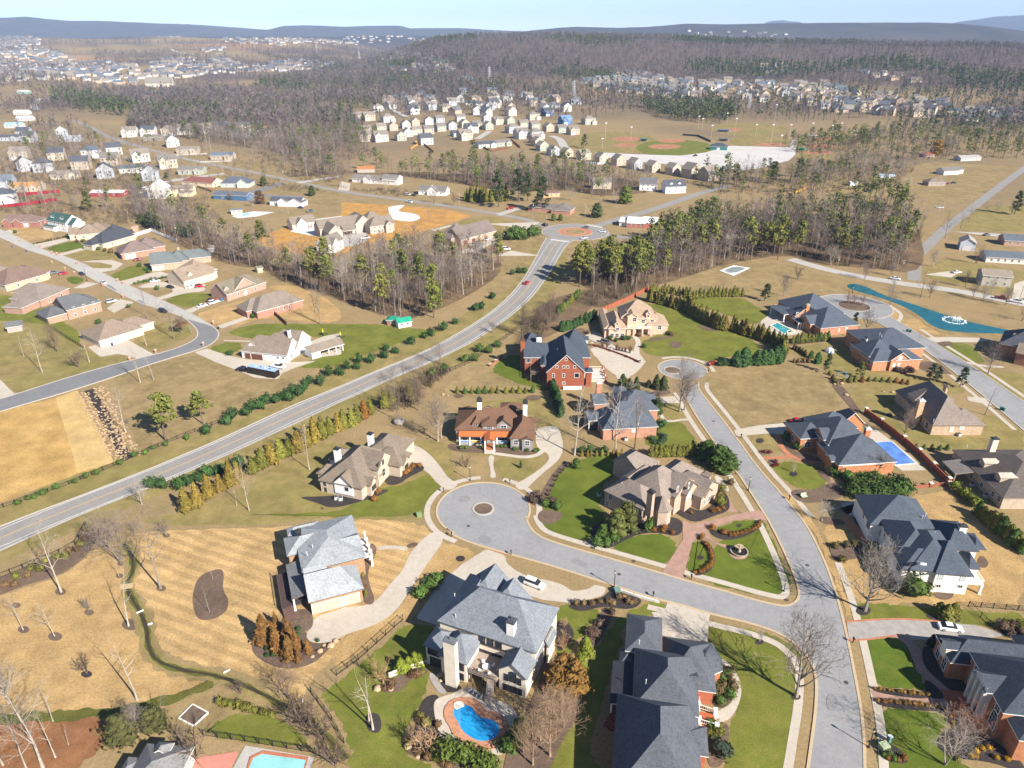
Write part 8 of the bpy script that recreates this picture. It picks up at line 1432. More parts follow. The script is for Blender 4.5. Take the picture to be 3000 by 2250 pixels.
for c,x,y,yt,l in (('b',1570,960,870,'lone pine left of the ball field'),('b',1655,1410,1310,'dark magnolia right of the ranch house'),('b',1375,1430,1380,'bright round shrub in front of the ranch'),('b',1420,1430,1385,'second bright round shrub in front of the ranch'),('a',2025,1270,1200,'dark round cedar by the far road'),('a',1685,1320,1230,'brown cedar left of the white ranch house'),('a',1710,1205,1140,'small dark tree at the end of the dark drive'),('a',1200,1390,1280,'green pine in the middle field'),('a',580,1370,1240,'green pine near the red play set'),('a',1085,1155,1110,'small round tree near the red roof'),('a',920,1450,1380,'first dark cedar of the clump above the vinyl fence'),('a',980,1470,1370,'second dark cedar of the clump above the vinyl fence'),('a',1040,1480,1400,'third dark cedar of the clump above the vinyl fence'),('a',1170,1530,1440,'fourth dark cedar of the clump above the vinyl fence'),('a',1230,1540,1450,'fifth dark cedar of the clump above the vinyl fence'),('b',1150,1310,1100,'tall pine left of the ranch house'),('b',1020,1340,1110,'tall pine above the bamboo'),('b',1290,1370,1150,'tall pine in front of the ranch house'),('b',1210,1300,1120,'pine behind the ranch house'),('b',1840,1320,1200,'yellowish tree by the far side road'),('c',590,1190,1050,'broad pine beside the gravel car park'),('c',350,1200,1070,'left pine beside the gravel car park'),('c',240,1220,1080,'second pine beside the gravel car park'),('c',740,1180,1030,'right pine beside the gravel car park'),('c',2150,1390,1240,'broad pine by the country road'),('c',1640,1010,900,'orange leaved tree above the red roof')):
 tree(K_EVER if 'pine' not in l else K_PINEF,G(c,x,y),HT(c,x,y,yt),l,col=BRNB,lcol=(.25,.13,.02) if 'orange' in l else (.10,.06,.03) if 'brown' in l else (.09,.11,.02) if 'bright' in l or 'yellow' in l else (.05,.065,.02),name='evergreen_tree',wide=1.25)
FT=[('c',(1650,1420,1700,1540,1800,1480,1960,1380,2030,1380,1850,1440,2130,1390,1460,1200,1500,1190,840,1220,880,1190)),('f',(1620,70,1900,50,1830,200,1880,270,1945,290,2000,240,1600,270,1540,270,1350,130,1420,100,1180,150,960,60,2090,320,2200,420)),('a',(1380,1100,1870,1050,2000,1100,1830,1110,1960,1080,740,1390,820,1450,480,1340,700,1300,1500,1300,1640,1340,1060,860,560,830,900,1120,780,1180,2080,1120,2150,1180)),('b',(240,1230,290,1230,410,1230,130,1240,600,1320,730,1330,890,1600,940,1590,590,1620,1620,1290,1700,1300,1780,1320,1480,1300,570,1440))]
for c,q in FT:
 for i in range(0,len(q),2): tree(WR.choice((K_OPEN,K_WOOD,K_FORK)),G(c,q[i],q[i+1]),WR.uniform(8,13)/1.25,f'lone bare tree by the {"country road" if c in "cf" else "far road fields"}','tree','lone bare trees of the fields',WR.choice((GREYB,BRNB,PALEB)),name='bare_tree',unit=12.)
# ================================================================ WATER
def m_water(name,col,rough=.06,bump=.02,s=2.):
 t=NT(name);f=t.mapr(t.noise(.25,4),.3,.7,.8,1.2);g=t.n('ShaderNodeCombineColor');[t.l(f,g.inputs[q]) for q in range(3)]
 b=t.n('ShaderNodeBump');b.inputs['Strength'].default_value=.25;b.inputs['Distance'].default_value=bump;t.l(t.noise(s,3),b.inputs['Height']);t.l(b.outputs[0],t.b.inputs['Normal'])
 return t.done(t.mix(1.,col,g.outputs[0],'MULTIPLY'),rough,.5)
POOLB=m_water('pool_water',(.016,.27,.58));POOLT=m_water('turquoise_pool_water',(.03,.26,.27));POOLP=m_water('pale_pool_water',(.24,.50,.50));COVER=m_plain('pool_cover',(.09,.20,.52),.35,.35,.45,.3);PONDM=m_water('pond_water',(.006,.095,.115),.08,.03,1.2);POOLG=m_plain('murky_cover',(.20,.23,.22),.3,.6,.5);CREEKM=m_water('creek_water',(.05,.038,.018),.25)
def pool(label,c,xy,water,cop,cw=.5,sm=1,dk=None,dm=None):
 pts=W(c,*xy);pts=chaikin(pts,sm) if sm else pts;ctr=sum(pts,Vector())/len(pts);o=thing('swimming_pool',label,'pool',ctr);q=[p-ctr for p in pts]
 ar=sum(q[i].x*q[(i+1)%len(q)].y-q[(i+1)%len(q)].x*q[i].y for i in range(len(q))); s=-1 if ar>0 else 1; out=offset(q,s*cw,True)
 me=mesh('water',[(p.x,p.y,.20) for p in q],[range(len(q))],water);
 if me.polygons[0].normal.z<0: me.flip_normals()
 link('water',me,o);n=len(q);v=[(p.x,p.y,.25) for p in q]+[(p.x,p.y,.25) for p in out]+[(p.x,p.y,0) for p in out]+[(p.x,p.y,.05) for p in q]
 f=[];
 for i in range(n):
  j=(i+1)%n; f+=[(i,j,n+j,n+i),(n+i,n+j,2*n+j,2*n+i),(j,i,3*n+i,3*n+j)]
 b=link('coping',mesh('coping',v,f,OCR),o);b.color=(*cop,1);return o
sheet('patio',W('h',600,1230,640,1200,720,1180,800,1140,850,1130,900,1180,980,1210,1080,1240,1150,1320,1160,1400,1060,1470,1050,1590,960,1560,870,1530,760,1510,640,1470,620,1380,600,1300),CONC,.03,2)
sheet('flagstone_path',W('h',560,1040,620,1050,640,1120,690,1170,650,1190,590,1120),PAVERG,.035,1)
pool('kidney shaped bright blue pool with a brick border below the white mansion','h',(725,1290,745,1262,800,1252,850,1270,872,1310,900,1338,960,1345,1010,1370,1030,1410,1010,1460,950,1490,890,1490,830,1460,780,1420,760,1370,730,1330),POOLB,(.42,.205,.12),1.7)
b=MB();b.slab(chaikin([p for p in W('h',722,1250,760,1232,790,1238,800,1262,770,1275,740,1290)],1),.05,.36);tag(b.build('pool_steps',OCR,col=(.62,.62,.52)),'cream moulded steps at the head of the kidney pool','pool steps')
sheet('patio',W('f',1215,1130,1262,1130,1480,1300,1575,1390,1420,1393,1330,1330,1200,1230),CONC,.03,0)
pool('long rectangular pool under a wrinkled blue winter cover','f',(1240,1212,1350,1205,1505,1345,1380,1357),COVER,(.55,.52,.47),.5,0)
sheet('patio',W('f',490,432,560,385,600,300,690,420,800,490,690,522,600,505,540,470),CONC,.03,1);pool('turquoise pool with pale deck beside the columned loggia','f',(575,452,612,436,722,490,655,505),POOLT,(.62,.55,.46),.7,0);pool('round spa at the end of the turquoise pool','f',(680,492,690,486,706,486,716,492,706,499,690,499),POOLP,(.66,.6,.52),.5)
sheet('patio',W('g',1180,1720,1225,1610,1330,1585,1480,1565,1556,1545,1500,1659,1480,1720),m_plain('pink_concrete',(.50,.20,.15),.1,1.),.03,1);sheet('patio',W('g',1500,1680,1590,1515,2035,1590,2000,1700),CONCG,.032,0)
pool('pale turquoise pool with brick border cut by the bottom edge','g',(1600,1700,1640,1600,1700,1572,1985,1612,1960,1700),POOLP,(.38,.14,.08),.6,0)
sheet('patio',W('a',1500,1400,1640,1370,1780,1375,1660,1405,1540,1415),CONCW,.03,0);pool('small light blue pool by the white ranch house','a',(1530,1397,1600,1383,1640,1389,1572,1406),POOLP,(.7,.7,.68),.4,0)
sheet('pool_surround',W('f',238,95,330,60,440,78,330,130),CONCW,.02,0);pool('drained grey pool in a white surround on the tan field','f',(262,96,330,70,385,76,412,84,330,118),POOLG,(.6,.6,.6),.4,1)
pool('unfinished pool in the white yard of the new mansion','a',(2065,1532,2150,1508,2190,1528,2095,1556),POOLT,(.62,.62,.6),.5,0)
sheet('pond_bank',W('f',1030,185,1110,165,1220,195,1400,265,1660,355,1900,420,2212,480,2300,500,2212,530,1900,520,1690,510,1570,450,1500,380,1290,290,1130,245,1050,220),GR_DEAD,.01,1)
sheet('pond',W('f',1058,190,1110,178,1200,203,1285,248,1390,282,1510,318,1650,366,1810,418,2000,458,2155,490,2150,505,1900,501,1700,486,1600,445,1540,390,1440,330,1300,277,1150,235,1080,212),PONDM,.05,1)
fo=thing('fountain','white spraying fountain in the middle of the teal pond','fountain',P('f',1760,418));b=MB();n=40
SPRAY=m_plain('white_spray',(.75,.78,.8),.2,3.,.9)
for i in range(70):
 a=i*2.4; k=VR.uniform(.3,1); b.tube((0,0,.1),(math.cos(a)*k*1.7,math.sin(a)*k*1.7,1.7*k+.3),.02,.03,3); b.tube((math.cos(a)*k*1.7,math.sin(a)*k*1.7,1.7*k+.3),(math.cos(a)*k*3.,math.sin(a)*k*3.,.2),.03,.02,3)
b.build('spray',SPRAY,fo);b=MB()
for i in range(54): a=i*.1163; k=VR.uniform(3.6,4.6); b.box(math.cos(a)*k-.3,math.cos(a)*k+.3,math.sin(a)*k-.25,math.sin(a)*k+.25,.05,.10+VR.random()*.05)
b.build('foam_ring',SPRAY,fo)
CK=W('g',800,205,850,280,872,370,815,470,850,560,905,640,950,740,955,850,990,940,1080,1000,1250,1040,1400,1060,1550,1110,1700,1180,1830,1250,1960,1330,2060,1400,2150,1500,2250,1600)
def wavy(pts,w0,m,z,nm,sd):
 p=dense(chaikin(pts,2,False),.9); r=random.Random(sd); a=[];b=[]
 for q,l,k in zip(p,offset(p,1.),offset(p,-1.)): a.append(q+(l-q)*w0*r.uniform(.55,1.4)); b.append(q+(k-q)*w0*r.uniform(.55,1.4))
 sheet(nm,chaikin(a,1,False)+chaikin(b,1,False)[::-1],m,z,0)
wavy(CK,1.7,GR_DEAD,.015,'creek_bank',1);wavy(CK,1.1,GR_OLIVE,.02,'creek_bank',2);wavy(CK,.6,GR_DARK,.025,'creek_bank',4);wavy(CK,.3,CREEKM,.03,'creek',3);wavy(W('g',-200,1370,100,1340,400,1320,700,1300,950,1260,1150,1200,1380,1100),1.1,GR_DARK,.016,'creek_bank',5)
band('ditch',W('d',570,870,640,960,700,1080,760,1200,820,1320),3.,MULCHD,.02,2)
b=MB(); r_=random.Random(4)
for pl,wd in ((W('d',530,890,600,1010,680,1160,770,1330),3.4),(W('d',640,850,690,960,750,1090,810,1200,870,1290),3.8)):
 for p in dense(pl,.28):
  for _ in range(2):
   x,y=p.x+r_.uniform(-wd,wd)*.62,p.y+r_.uniform(-1,1); s=r_.uniform(.22,.5); v=[]
   for k in range(5): v.append((x+math.cos(k*1.257)*s*r_.uniform(.7,1.2),y+math.sin(k*1.257)*s*r_.uniform(.7,1.2),r_.uniform(.05,.2)))
   v.append((x+r_.uniform(-.1,.1),y+r_.uniform(-.1,.1),s*r_.uniform(.7,1.1))); b.add(v,[(k,(k+1)%5,5) for k in range(5)])
tag(b.build('riprap',m_plain('riprap_stone',(.36,.245,.14),.35,1.3)),'tan riprap stones lining both banks of the ditch',None,None,'stuff')
# ================================================================ FENCES AND WALLS
def fence(label,pts,h=1.4,step=2.4,col=(.02,.02,.02),style='iron',name='fence',pier=None,cap=(.6,.56,.5)):
 o=thing(name,label,'fence' if 'wall' not in name else 'wall',pts[0]);q=[p-pts[0] for p in pts];b=MB()
 for a,c in zip(q,q[1:]):
  L=(c-a).length;d=(c-a)/L;M=Matrix.Translation(a)@Matrix.Rotation(math.atan2(d.y,d.x),4,'Z')
  if style=='iron':
   b.box(0,L,-.025,.025,h-.1,h-.04,M); b.box(0,L,-.025,.025,.15,.21,M)
   for k in range(int(L/.45)): b.box(k*.45-.014,k*.45+.014,-.014,.014,.1,h,M)
  elif style=='board':b.box(0,L,-.03,.03,.05,h,M)
  elif style=='rail':
   for z in (.3,.75,1.15): b.box(0,L,-.03,.03,z,z+.13,M)
  else: b.box(0,L,-.15,.15,0,h,M)
 m=BRICK if style=='wall' else OCR;b.build('panel',m,o,col=col);dd=dense(q,step);dd=dd[::max(1,len(dd)//95+1)] if len(dd)>95 else dd
 pr=pier or (.15 if style=='board' else .06);bp=MB();bp.box(-pr,pr,-pr,pr,0,h+.12*(1 if not pier else 3));pm=bp.mesh('post',m);cm=None
 if pier:bc=MB();bc.box(-pr-.08,pr+.08,-pr-.08,pr+.08,h+.36,h+.52);cm=bc.mesh('cap',OCR)
 for p in dd:
  e=link('post',pm,o,p);e.color=(*col,1)
  if cm:k=link('cap',cm,e);k.color=(*cap,1)
for l,c,xy,kw in (('black iron fence along the creek mulch bed','g',(-100,470,390,272,490,215,560,90),{}),('black iron fence below the silver roofed house drive','h',(-30,1060,110,960,400,700),{}),('black iron fence beside the lower creek','g',(2015,1165,2150,1350,2230,1500),{}),('black iron fence round the bottom pool terrace','g',(1320,1450,1590,1488,2045,1565),{}),('black iron fence above the red brick house garden','e',(580,805,860,680,950,610,1050,545,1150,470),{}),('low dark fence along the straw field verge','d',(-50,1655,450,1480,740,1360,900,1290,1150,1185,1430,1075),{'h':1.2}),('black iron fence below the arborvitae of the turquoise pool','f',(690,580,940,552),{}),('black fence across the lawn right of the sett drive','i',(1850,612,2250,645),{}),('black fence running down beside the brown shrubs','i',(1850,612,2010,760),{}),('black fence behind the tan roofed house','d',(350,480,540,600),{}),('wooden fence line beside the brick corner house','d',(1765,365,1860,450),{'style':'board','col':(.16,.09,.06),'h':1.6}),
 ('white vinyl fence behind the charcoal roofed house','a',(868,1535,980,1500,1145,1570),{'style':'board','col':(.72,.72,.73),'h':1.9}),('upper bright red fence at the left edge','a',(80,1275,230,1262,385,1248),{'style':'board','col':(.26,.015,.03),'h':2.2}),('lower bright red fence at the left edge','a',(-30,1352,180,1330,370,1302),{'style':'board','col':(.26,.015,.03),'h':2.2}),('white fence round the tall white house','a',(810,1030,870,1055,960,1048),{'style':'board','col':(.72,.72,.72),'h':1.8}),('long white rail fence by the far road','a',(1100,1012,1340,1000),{'style':'rail','col':(.7,.7,.7)}),('white fence left of the far road','a',(1190,1035,1300,1055,1500,1048),{'style':'rail','col':(.7,.7,.7)}),
 ('red brown fence behind the pink mansion','e',(1660,372,1830,300,2000,215),{'style':'board','col':(.30,.09,.05),'h':1.8}),('brown board fence of the white black roofed house','b',(890,945,970,985,1085,962),{'style':'board','col':(.16,.07,.045),'h':2}),('yellow wooden fence by the estate pond','b',(450,970,520,925,600,990),{'style':'board','col':(.46,.25,.06),'h':2}),('second yellow wooden fence by the estate pond','b',(470,930,510,915),{'style':'board','col':(.46,.25,.06),'h':2}),('orange wooden fence of the new estate','b',(1140,895,1230,890,1240,900),{'style':'board','col':(.42,.13,.04),'h':2.2}),('orange brown fence behind the green gabled house','b',(1090,935,1100,910,1160,960),{'style':'board','col':(.40,.16,.05),'h':2}),('white fence behind the car park houses','b',(1565,1055,1660,1068,1730,1060),{'style':'board','col':(.7,.7,.7),'h':1.9}),('yellow fence left of the right field','c',(730,1255,800,1225),{'style':'board','col':(.46,.26,.06),'h':1.8}),('dark outfield fence of the ball park','c',(0,878,100,885,180,920),{'style':'board','col':(.03,.03,.03),'h':2.}),('brown fence beside the dark blue houses','a',(1280,1215,1370,1245),{'style':'board','col':(.22,.15,.1),'h':1.7})):fence(l,[G(c,xy[i],xy[i+1]) for i in range(0,len(xy),2)],**kw)
fence('tall red brick garden wall with capped piers behind the covered pool',W('f',1185,1022,1285,1092,1430,1205,1530,1290,1720,1478),1.7,7.,(.25,.085,.05),'wall','brick_wall',.42)
fence('low red brick wall with capped piers below the stone garden',W('f',1720,1480,1605,1495,1460,1508),.8,7.,(.28,.10,.06),'wall','brick_wall',.42)
fence('dark red terrace wall between the two drives of the turning circle',W('e',1625,580,1750,620,1860,660,1925,690),.7,9.,(.20,.075,.055),'wall','brick_wall',.3)
fence('white retaining wall with lime bushes beside the mansion',W('h',310,1072,420,1025,555,985),1.1,30.,(.66,.60,.50),'wall','garden_wall')
fence('low white wall along the kerb below the street lamp',W('h',1790,508,1900,545,2058,590),.6,30.,(.62,.6,.56),'wall','garden_wall')
fence('low brick garden wall left of the red brick house',W('e',965,715,1000,690,1040,655),.7,4.,(.28,.12,.08),'wall','brick_wall',.3)
# ================================================================ VEHICLES
def loft(m,secs):
 v=[];
 for x,w_,a,b,t in secs: v+=[(x,-w_,a),(x,-w_*1.0,a+(b-a)*.6),(x,-t,b),(x,t,b),(x,w_,a+(b-a)*.6),(x,w_,a)]
 n=len(secs); f=[]
 for i in range(n-1):
  for k in range(6): f.append((i*6+k,(i+1)*6+k,(i+1)*6+(k+1)%6,i*6+(k+1)%6))
 f+=[tuple(range(6)),tuple(range((n-1)*6+5,(n-1)*6-1,-1))]; f=[q[::-1] for q in f]; m.add(v,f)
CARG=m_plain('car_glass',(.02,.024,.03),.1,2.,.06,.6);PAINT=m_plain('car_paint',None,.02,2.,.22,.5);TYRE=m_plain('tyre_rubber',(.018,.018,.018),.1,4.)
def car_kind(k):
 b=MB(); g=MB()
 if k=='sedan':bd=[(-2.3,.72,.4,.72,.62),(-2.2,.86,.3,.86,.78),(-1.4,.9,.25,.95,.8),(0,.91,.25,.95,.82),(1.1,.9,.25,.9,.8),(2.1,.84,.3,.74,.72),(2.35,.66,.38,.6,.6)];cb=[(-1.75,.74,.9,.95,.7),(-1.05,.72,.9,1.36,.56),(.25,.72,.9,1.4,.56),(1.15,.74,.86,.92,.7)];rf=[(-1.0,.56,1.36,1.42,.52),(.25,.56,1.4,1.46,.52)]
 elif k=='suv':bd=[(-2.35,.8,.42,.9,.74),(-2.25,.92,.34,1.02,.84),(0,.95,.3,1.05,.86),(1.1,.94,.3,1.03,.84),(2.15,.88,.34,.9,.76),(2.4,.72,.42,.75,.66)];cb=[(-2.2,.8,1.,1.06,.76),(-1.95,.78,1.,1.66,.64),(.35,.78,1.,1.7,.64),(1.2,.8,1.,1.06,.76)];rf=[(-2.0,.64,1.66,1.74,.6),(.4,.64,1.7,1.78,.6)]
 else: bd=[(-2.8,.9,.5,1.05,.88),(-.55,.95,.45,1.05,.92),(1.3,.95,.45,1.1,.86),(2.6,.9,.5,1.02,.8),(2.85,.76,.55,.9,.7)]; cb=[(-.75,.82,1.04,1.1,.8),(-.6,.8,1.04,1.78,.66),(.9,.8,1.04,1.8,.66),(1.6,.82,1.04,1.1,.78)]; rf=[(-.62,.66,1.78,1.86,.62),(.92,.66,1.8,1.88,.62)]
 loft(b,bd);loft(b,rf);loft(g,cb);xw=(1.45,-1.4) if k!='pickup' else (1.75,-1.75);wl=MB();wl.lathe([(.33,-.11),(.34,-.09),(.34,.09),(.33,.11)],n=14);rm=MB();rm.lathe([(.2,-.115),(.2,.118)],n=10)
 hl=MB();hl.box(-.04,.05,-.16,.16,-.07,.07);return b.mesh('body',PAINT,True if 0 else False),g.mesh('windows',CARG),wl.mesh('tyre',TYRE),rm.mesh('rim',OC),hl.mesh('headlight',OC),xw,bd[-2][0],bd[1][0],(.9 if k=='pickup' else .72 if k=='suv' else .6)
CK_={k:car_kind(k) for k in ('sedan','suv','pickup')};CARC={'white':(.72,.72,.72),'black':(.012,.013,.016),'navy':(.02,.035,.07),'red':(.38,.012,.02),'maroon':(.17,.01,.02),'silver':(.42,.43,.44),'grey':(.12,.13,.14),'blue':(.03,.12,.38)}
def car(k,c,x0,y0,x1,y1,col,where,group=None):
 B=CK_[k];a=G(c,x0,y0);e=G(c,x1,y1);d=e-a;o=thing(k if k!='suv' else 'car',f'{col} {k} {where}','car',(a+e)/2+Vector((0,0,.05)),math.atan2(d.y,d.x),group);cc=(*CARC[col],1)
 q=link('body',B[0],o);q.color=cc;link('windows',B[1],o)
 for x in B[5]:
  for s in (-1,1):t=link('tyre',B[2],o,(x,s*.82,.34));t.rotation_euler=(R(90),0,0);r=link('rim',B[3],t);r.color=(.35,.35,.36,1)
 for s in (-1,1):
  q=link('headlight',B[4],o,(B[6]+.1,s*.6,B[8]));q.color=(.7,.7,.68,1);q=link('taillight',B[4],o,(B[7]-.05,s*.66,B[8]+.15));q.color=(.3,.01,.01,1)
for a in (('suv','h',1195,455,1310,500,'white','parked on the curved mansion drive'),('sedan','i',1665,752,1795,770,'white','parked on the sett paved drive'),('sedan','e',1185,192,1215,168,'red','driving on the main road'),('pickup','d',1612,752,1550,742,'black','hitched to the long trailer'),('pickup','d',1765,718,1845,732,'white','behind the long black trailer'),('sedan','d',655,172,690,190,'white','parked at the left kerb by a brick mailbox'),('sedan','d',512,113,550,130,'navy','at the left estate kerb by the lamp'),('sedan','d',980,172,1032,166,'white','on the upper curved drive'),('sedan','d',1083,202,1126,212,'black','on the curved drive island side'),('sedan','d',1208,212,1262,204,'white','left of the red car at the beige garage'),('suv','d',1268,206,1325,198,'red','at the beige garage'),('sedan','d',1280,338,1340,322,'white','first on the drive by the blue bins'),('sedan','d',1338,300,1405,284,'maroon','on the drive by the blue bins'),('suv','d',1350,318,1420,298,'white','second on the drive by the blue bins'),('suv','d',693,308,755,294,'silver','on the drive of the slate roofed house'),('suv','d',1030,358,1085,372,'black','on the road below the bare trees'),('sedan','d',330,118,372,110,'grey','beside the dark red roof'),('sedan','d',398,122,428,116,'red','beside the dark red roof'),('sedan','d',875,32,915,26,'maroon','by the red brick garage'),('sedan','f',708,1082,768,1070,'red','on the drive above the covered pool house'),('sedan','f',775,1078,802,1068,'navy','half hidden on the drive of the covered pool house'),('suv','b',1335,1470,1300,1458,'black','entering the roundabout from the left'),('sedan','b',1605,1482,1560,1478,'grey','entering the roundabout from the right'),('sedan','b',1712,1508,1665,1502,'white','waiting at the roundabout'),('sedan','b',1595,1545,1550,1550,'silver','below the roundabout'),('pickup','b',415,1308,466,1318,'white','driving on the far road'),('pickup','b',1070,1358,1122,1350,'red','parked by the ranch house'),('suv','b',415,1262,445,1266,'white','by the white cottage'),('sedan','b',455,1268,490,1270,'black','by the white cottage'),('suv','b',1040,1618,1096,1620,'white','in the yard above the road bend'),('pickup','b',970,1618,1030,1616,'maroon','in the yard above the road bend'),('suv','b',910,1632,945,1640,'navy','in the yard above the road bend'),('pickup','b',830,1596,890,1590,'silver','on the drive of the brown roofed house'),('sedan','b',920,1560,965,1552,'white','on the drive of the brown roofed house'),('pickup','b',125,1552,185,1546,'white','at the new mansion'),('pickup','b',2058,1242,2100,1236,'blue','beside the white gabled house'),('sedan','f',1340,146,1415,158,'white','on the cross road by the pond'),('pickup','f',2020,272,2110,286,'maroon','on the cross road at the right'),('pickup','f',2125,296,2205,308,'white','on the cross road at the right'),('sedan','f',1755,112,1796,110,'white','at the pale garage building'),('pickup','a',1985,1378,2042,1370,'grey','on the lane by the white ranch house'),('sedan','a',1930,1348,1968,1352,'navy','at the white ranch house'),('sedan','c',1650,1348,1682,1350,'white','in the trees of the right field'),('sedan','c',1690,1195,1730,1192,'maroon','beside the brown house'),('sedan','c',1735,1190,1775,1188,'black','beside the brown house'),('pickup','c',1180,1245,1220,1242,'navy','in the right field'),('pickup','c',65,1015,98,1010,'black','on the gravel car park'),('sedan','c',1950,1528,1990,1524,'grey','on the right hand lane'),('suv','e',1690,560,1740,575,'grey','beside the pink mansion garage')):car(*a)
for i,(x,y,c) in enumerate(((875,1245,'white'),(905,1225,'navy'),(935,1218,'white'),(890,1205,'silver'),(950,1232,'white'),(915,1250,'white'),(945,1262,'blue'),(970,1255,'navy'),(885,1280,'black'),(920,1270,'grey'),(960,1278,'maroon'),(860,1210,'black'))):car('suv' if i%2 else 'sedan','a',x-16,y+4,x+16,y-3,c,f'beside the red walled workshop, {nth(i)} of its car park','cars parked at the workshop')
o=thing('trailer','long black enclosed trailer with pale blue roof on the white house drive','trailer',P('d',1712,772),math.atan2((P('d',1615,745)-P('d',1815,785)).y,(P('d',1615,745)-P('d',1815,785)).x));L_=5.9
b=MB();b.box(-L_,L_,-1.25,1.25,.55,2.9);b.build('body',PAINT,o,col=(.022,.018,.018));b=MB();b.box(-L_-.05,L_+.05,-1.3,1.3,2.9,2.98);b.build('roof',OC,o,col=(.30,.42,.62));b=MB();b.box(L_-1.8,L_+.02,-1.27,-1.256,1.,1.15);b.box(L_-1.9,L_-1.75,-1.27,-1.256,1.,2.6);b.build('stripe',OC,o,col=(.6,.5,.5))
for x in (-3,-1,1,3):b=MB();b.lathe([(.35,2.98),(.35,3.1),(.2,3.15)],(x,0,0),10);b.build('roof_vent',OC,o,col=(.6,.6,.62) if x in (-1,3) else (.05,.06,.1))
for x in (-3.2,-2.3):
 for s in (-1,1):t=link('tyre',CK_['sedan'][2],o,(x,s*1.2,.36));t.rotation_euler=(R(90),0,0)
# ================================================================ STREET FURNITURE AND SMALL THINGS
def lamp(c,x,y,yt,label):
 h=HT(c,x,y,yt);o=thing('street_lamp',label,'lamp',P(c,x,y));b=MB();b.lathe([(.22,0),(.22,.3),(.1,.45),(.075,h-.7),(.12,h-.65)],n=8);b.build('post',METAL,o);b=MB();b.lathe([(.1,h-.65),(.2,h-.3),(.17,h-.12)],n=8);b.build('lantern',m_lamp,o);b=MB();b.lathe([(.24,h-.12),(.05,h+.1),(.02,h+.2)],n=8);b.build('cap',METAL,o)
m_lamp=m_plain('lamp_glass',(.6,.58,.52),.05,3.,.3)
for a in (('i',1205,1525,1410,'black street lamp on the right kerb near the bottom'),('h',1767,488,382,'black street lamp at the kerb below the stone house'),('i',655,515,445,'street lamp on the green island tip'),('e',835,1455,1362,'black street lamp left of the grey house path'),('f',425,1520,1435,'street lamp by the stone house drive'),('f',1100,235,200,'street lamp behind the loop road'),('O',1130,900,715,'thin street lamp beside the left estate road'),('f',168,745,690,'street lamp at the small turning circle')):lamp(*a)
def pole(c,x,y,yt,label,arm=True,name='utility_pole',r=.14,col=(.28,.21,.15),group=None):
 b0=G(c,x,y);h=HT(c,x,y,yt,b0);o=thing(name,label,'pole',b0,R(20),group);b=MB();b.tube((0,0,0),(0,0,h),r,r*.65,7);b.build('post',OCR,o,col=col)
 b=MB()
 if arm:b.box(-1.1,1.1,-.06,.06,h-.9,h-.75);[b.tube((s,0,h-.75),(s,0,h-.55),.05,.04,5) for s in (-1,0,1)];b.build('crossarm',OCR,o,col=col);b=MB();b.lathe([(.22,h-2.4),(.22,h-1.6)],(.35,0,0),8);b.build('transformer',OC,o,col=(.4,.42,.42))
 else:b.box(-1.3,1.3,-.1,.1,h-.2,h+.9);b.build('light_bank',OC,o,col=(.45,.45,.45))
for i,(c,x,y,yt) in enumerate((('d',1945,165,30),('d',1522,40,-60),('a',1150,1562,1455),('a',1505,1655,1580),('a',840,1450,1355),('b',1240,1420,1310),('b',1325,1500,1390),('b',1845,1520,1385),('b',765,1350,1245),('b',1578,1438,1320),('a',1445,1120,1035),('a',1838,1172,1100),('c',1438,1652,1585),('c',1860,1320,1265),('f',1405,145,20),('f',1000,75,0),('a',480,1340,1260),('a',1870,1390,1295),('f',2170,320,190))): pole(c,x,y,yt,f'wooden utility pole, {nth(i)} counting round from the left estate' if i<3 else f'wooden utility pole {("by the far road","by the ranch house","near the roundabout","by the country road")[(c=="b")*1+(c=="b" and x>1300)*1+(c in "cf")*3]}','utility',col=(.30,.24,.18),group='utility poles')
for i,(c,x,y,yt) in enumerate((('c',285,800,735),('c',590,815,680),('c',470,890,810),('c',335,890,770),('c',690,900,810),('c',835,870,800),('c',957,905,815),('c',620,1030,880),('c',570,940,810),('c',1100,895,850),('b',1710,905,800),('b',1875,905,825),('b',1690,960,900),('c',100,835,755),('c',125,840,770),('c',185,890,815),('c',1020,870,800))):pole(c,x,y,yt,'tall floodlight pole of the ball park',False,'floodlight_pole',.18,(.42,.41,.38),'floodlight poles of the ball park')
def box(name,label,cat,c,x,y,parts,rz=0,group=None):
 o=thing(name,label,cat,P(c,x,y),R(rz),group)
 for nm,bx,cl in parts: b=MB(); b.box(*bx); b.build(nm,OCR,o,col=cl)
 return o
for c,x,y,w_ in (('h',715,160,'at the silver roofed house drive'),('h',1100,280,'at the mansion drive'),('h',2020,550,'on the kerb by the low white wall'),('i',55,437,'at the brick paved drive'),('i',1102,848,'at the sett paved drive'),('f',378,1180,'at the covered pool house drive'),('f',690,1580,'at the white painted house drive'),('e',1092,1475,'at the grey house drive'),('e',662,1532,'at the beige house drive'),('e',1935,695,'at the pink mansion drive')):box('mailbox',f'black mailbox on a post {w_}','mailbox',c,x,y,(('post',(-.07,.07,-.07,.07,0,1.),(.02,.02,.02)),('letter_box',(-.14,.14,-.3,.3,1.,1.35),(.025,.025,.025))))
for i,(c,x,y) in enumerate((('d',1386,442),('d',1320,582),('d',845,678),('d',1012,628),('d',800,268),('d',668,195),('d',425,92),('d',340,50),('d',485,118),('O',680,545),('O',745,565),('O',520,460),('O',265,388),('O',1600,935),('O',1530,905),('O',1000,680))):box('brick_mailbox',f'brick mailbox pillar of the left estate, {nth(i)} from the bend','mailbox',c,x,y,(('pillar',(-.35,.35,-.35,.35,0,1.35),(.36,.19,.12)),('cap',(-.42,.42,-.42,.42,1.35,1.5),(.5,.42,.34))),20,'brick mailboxes')
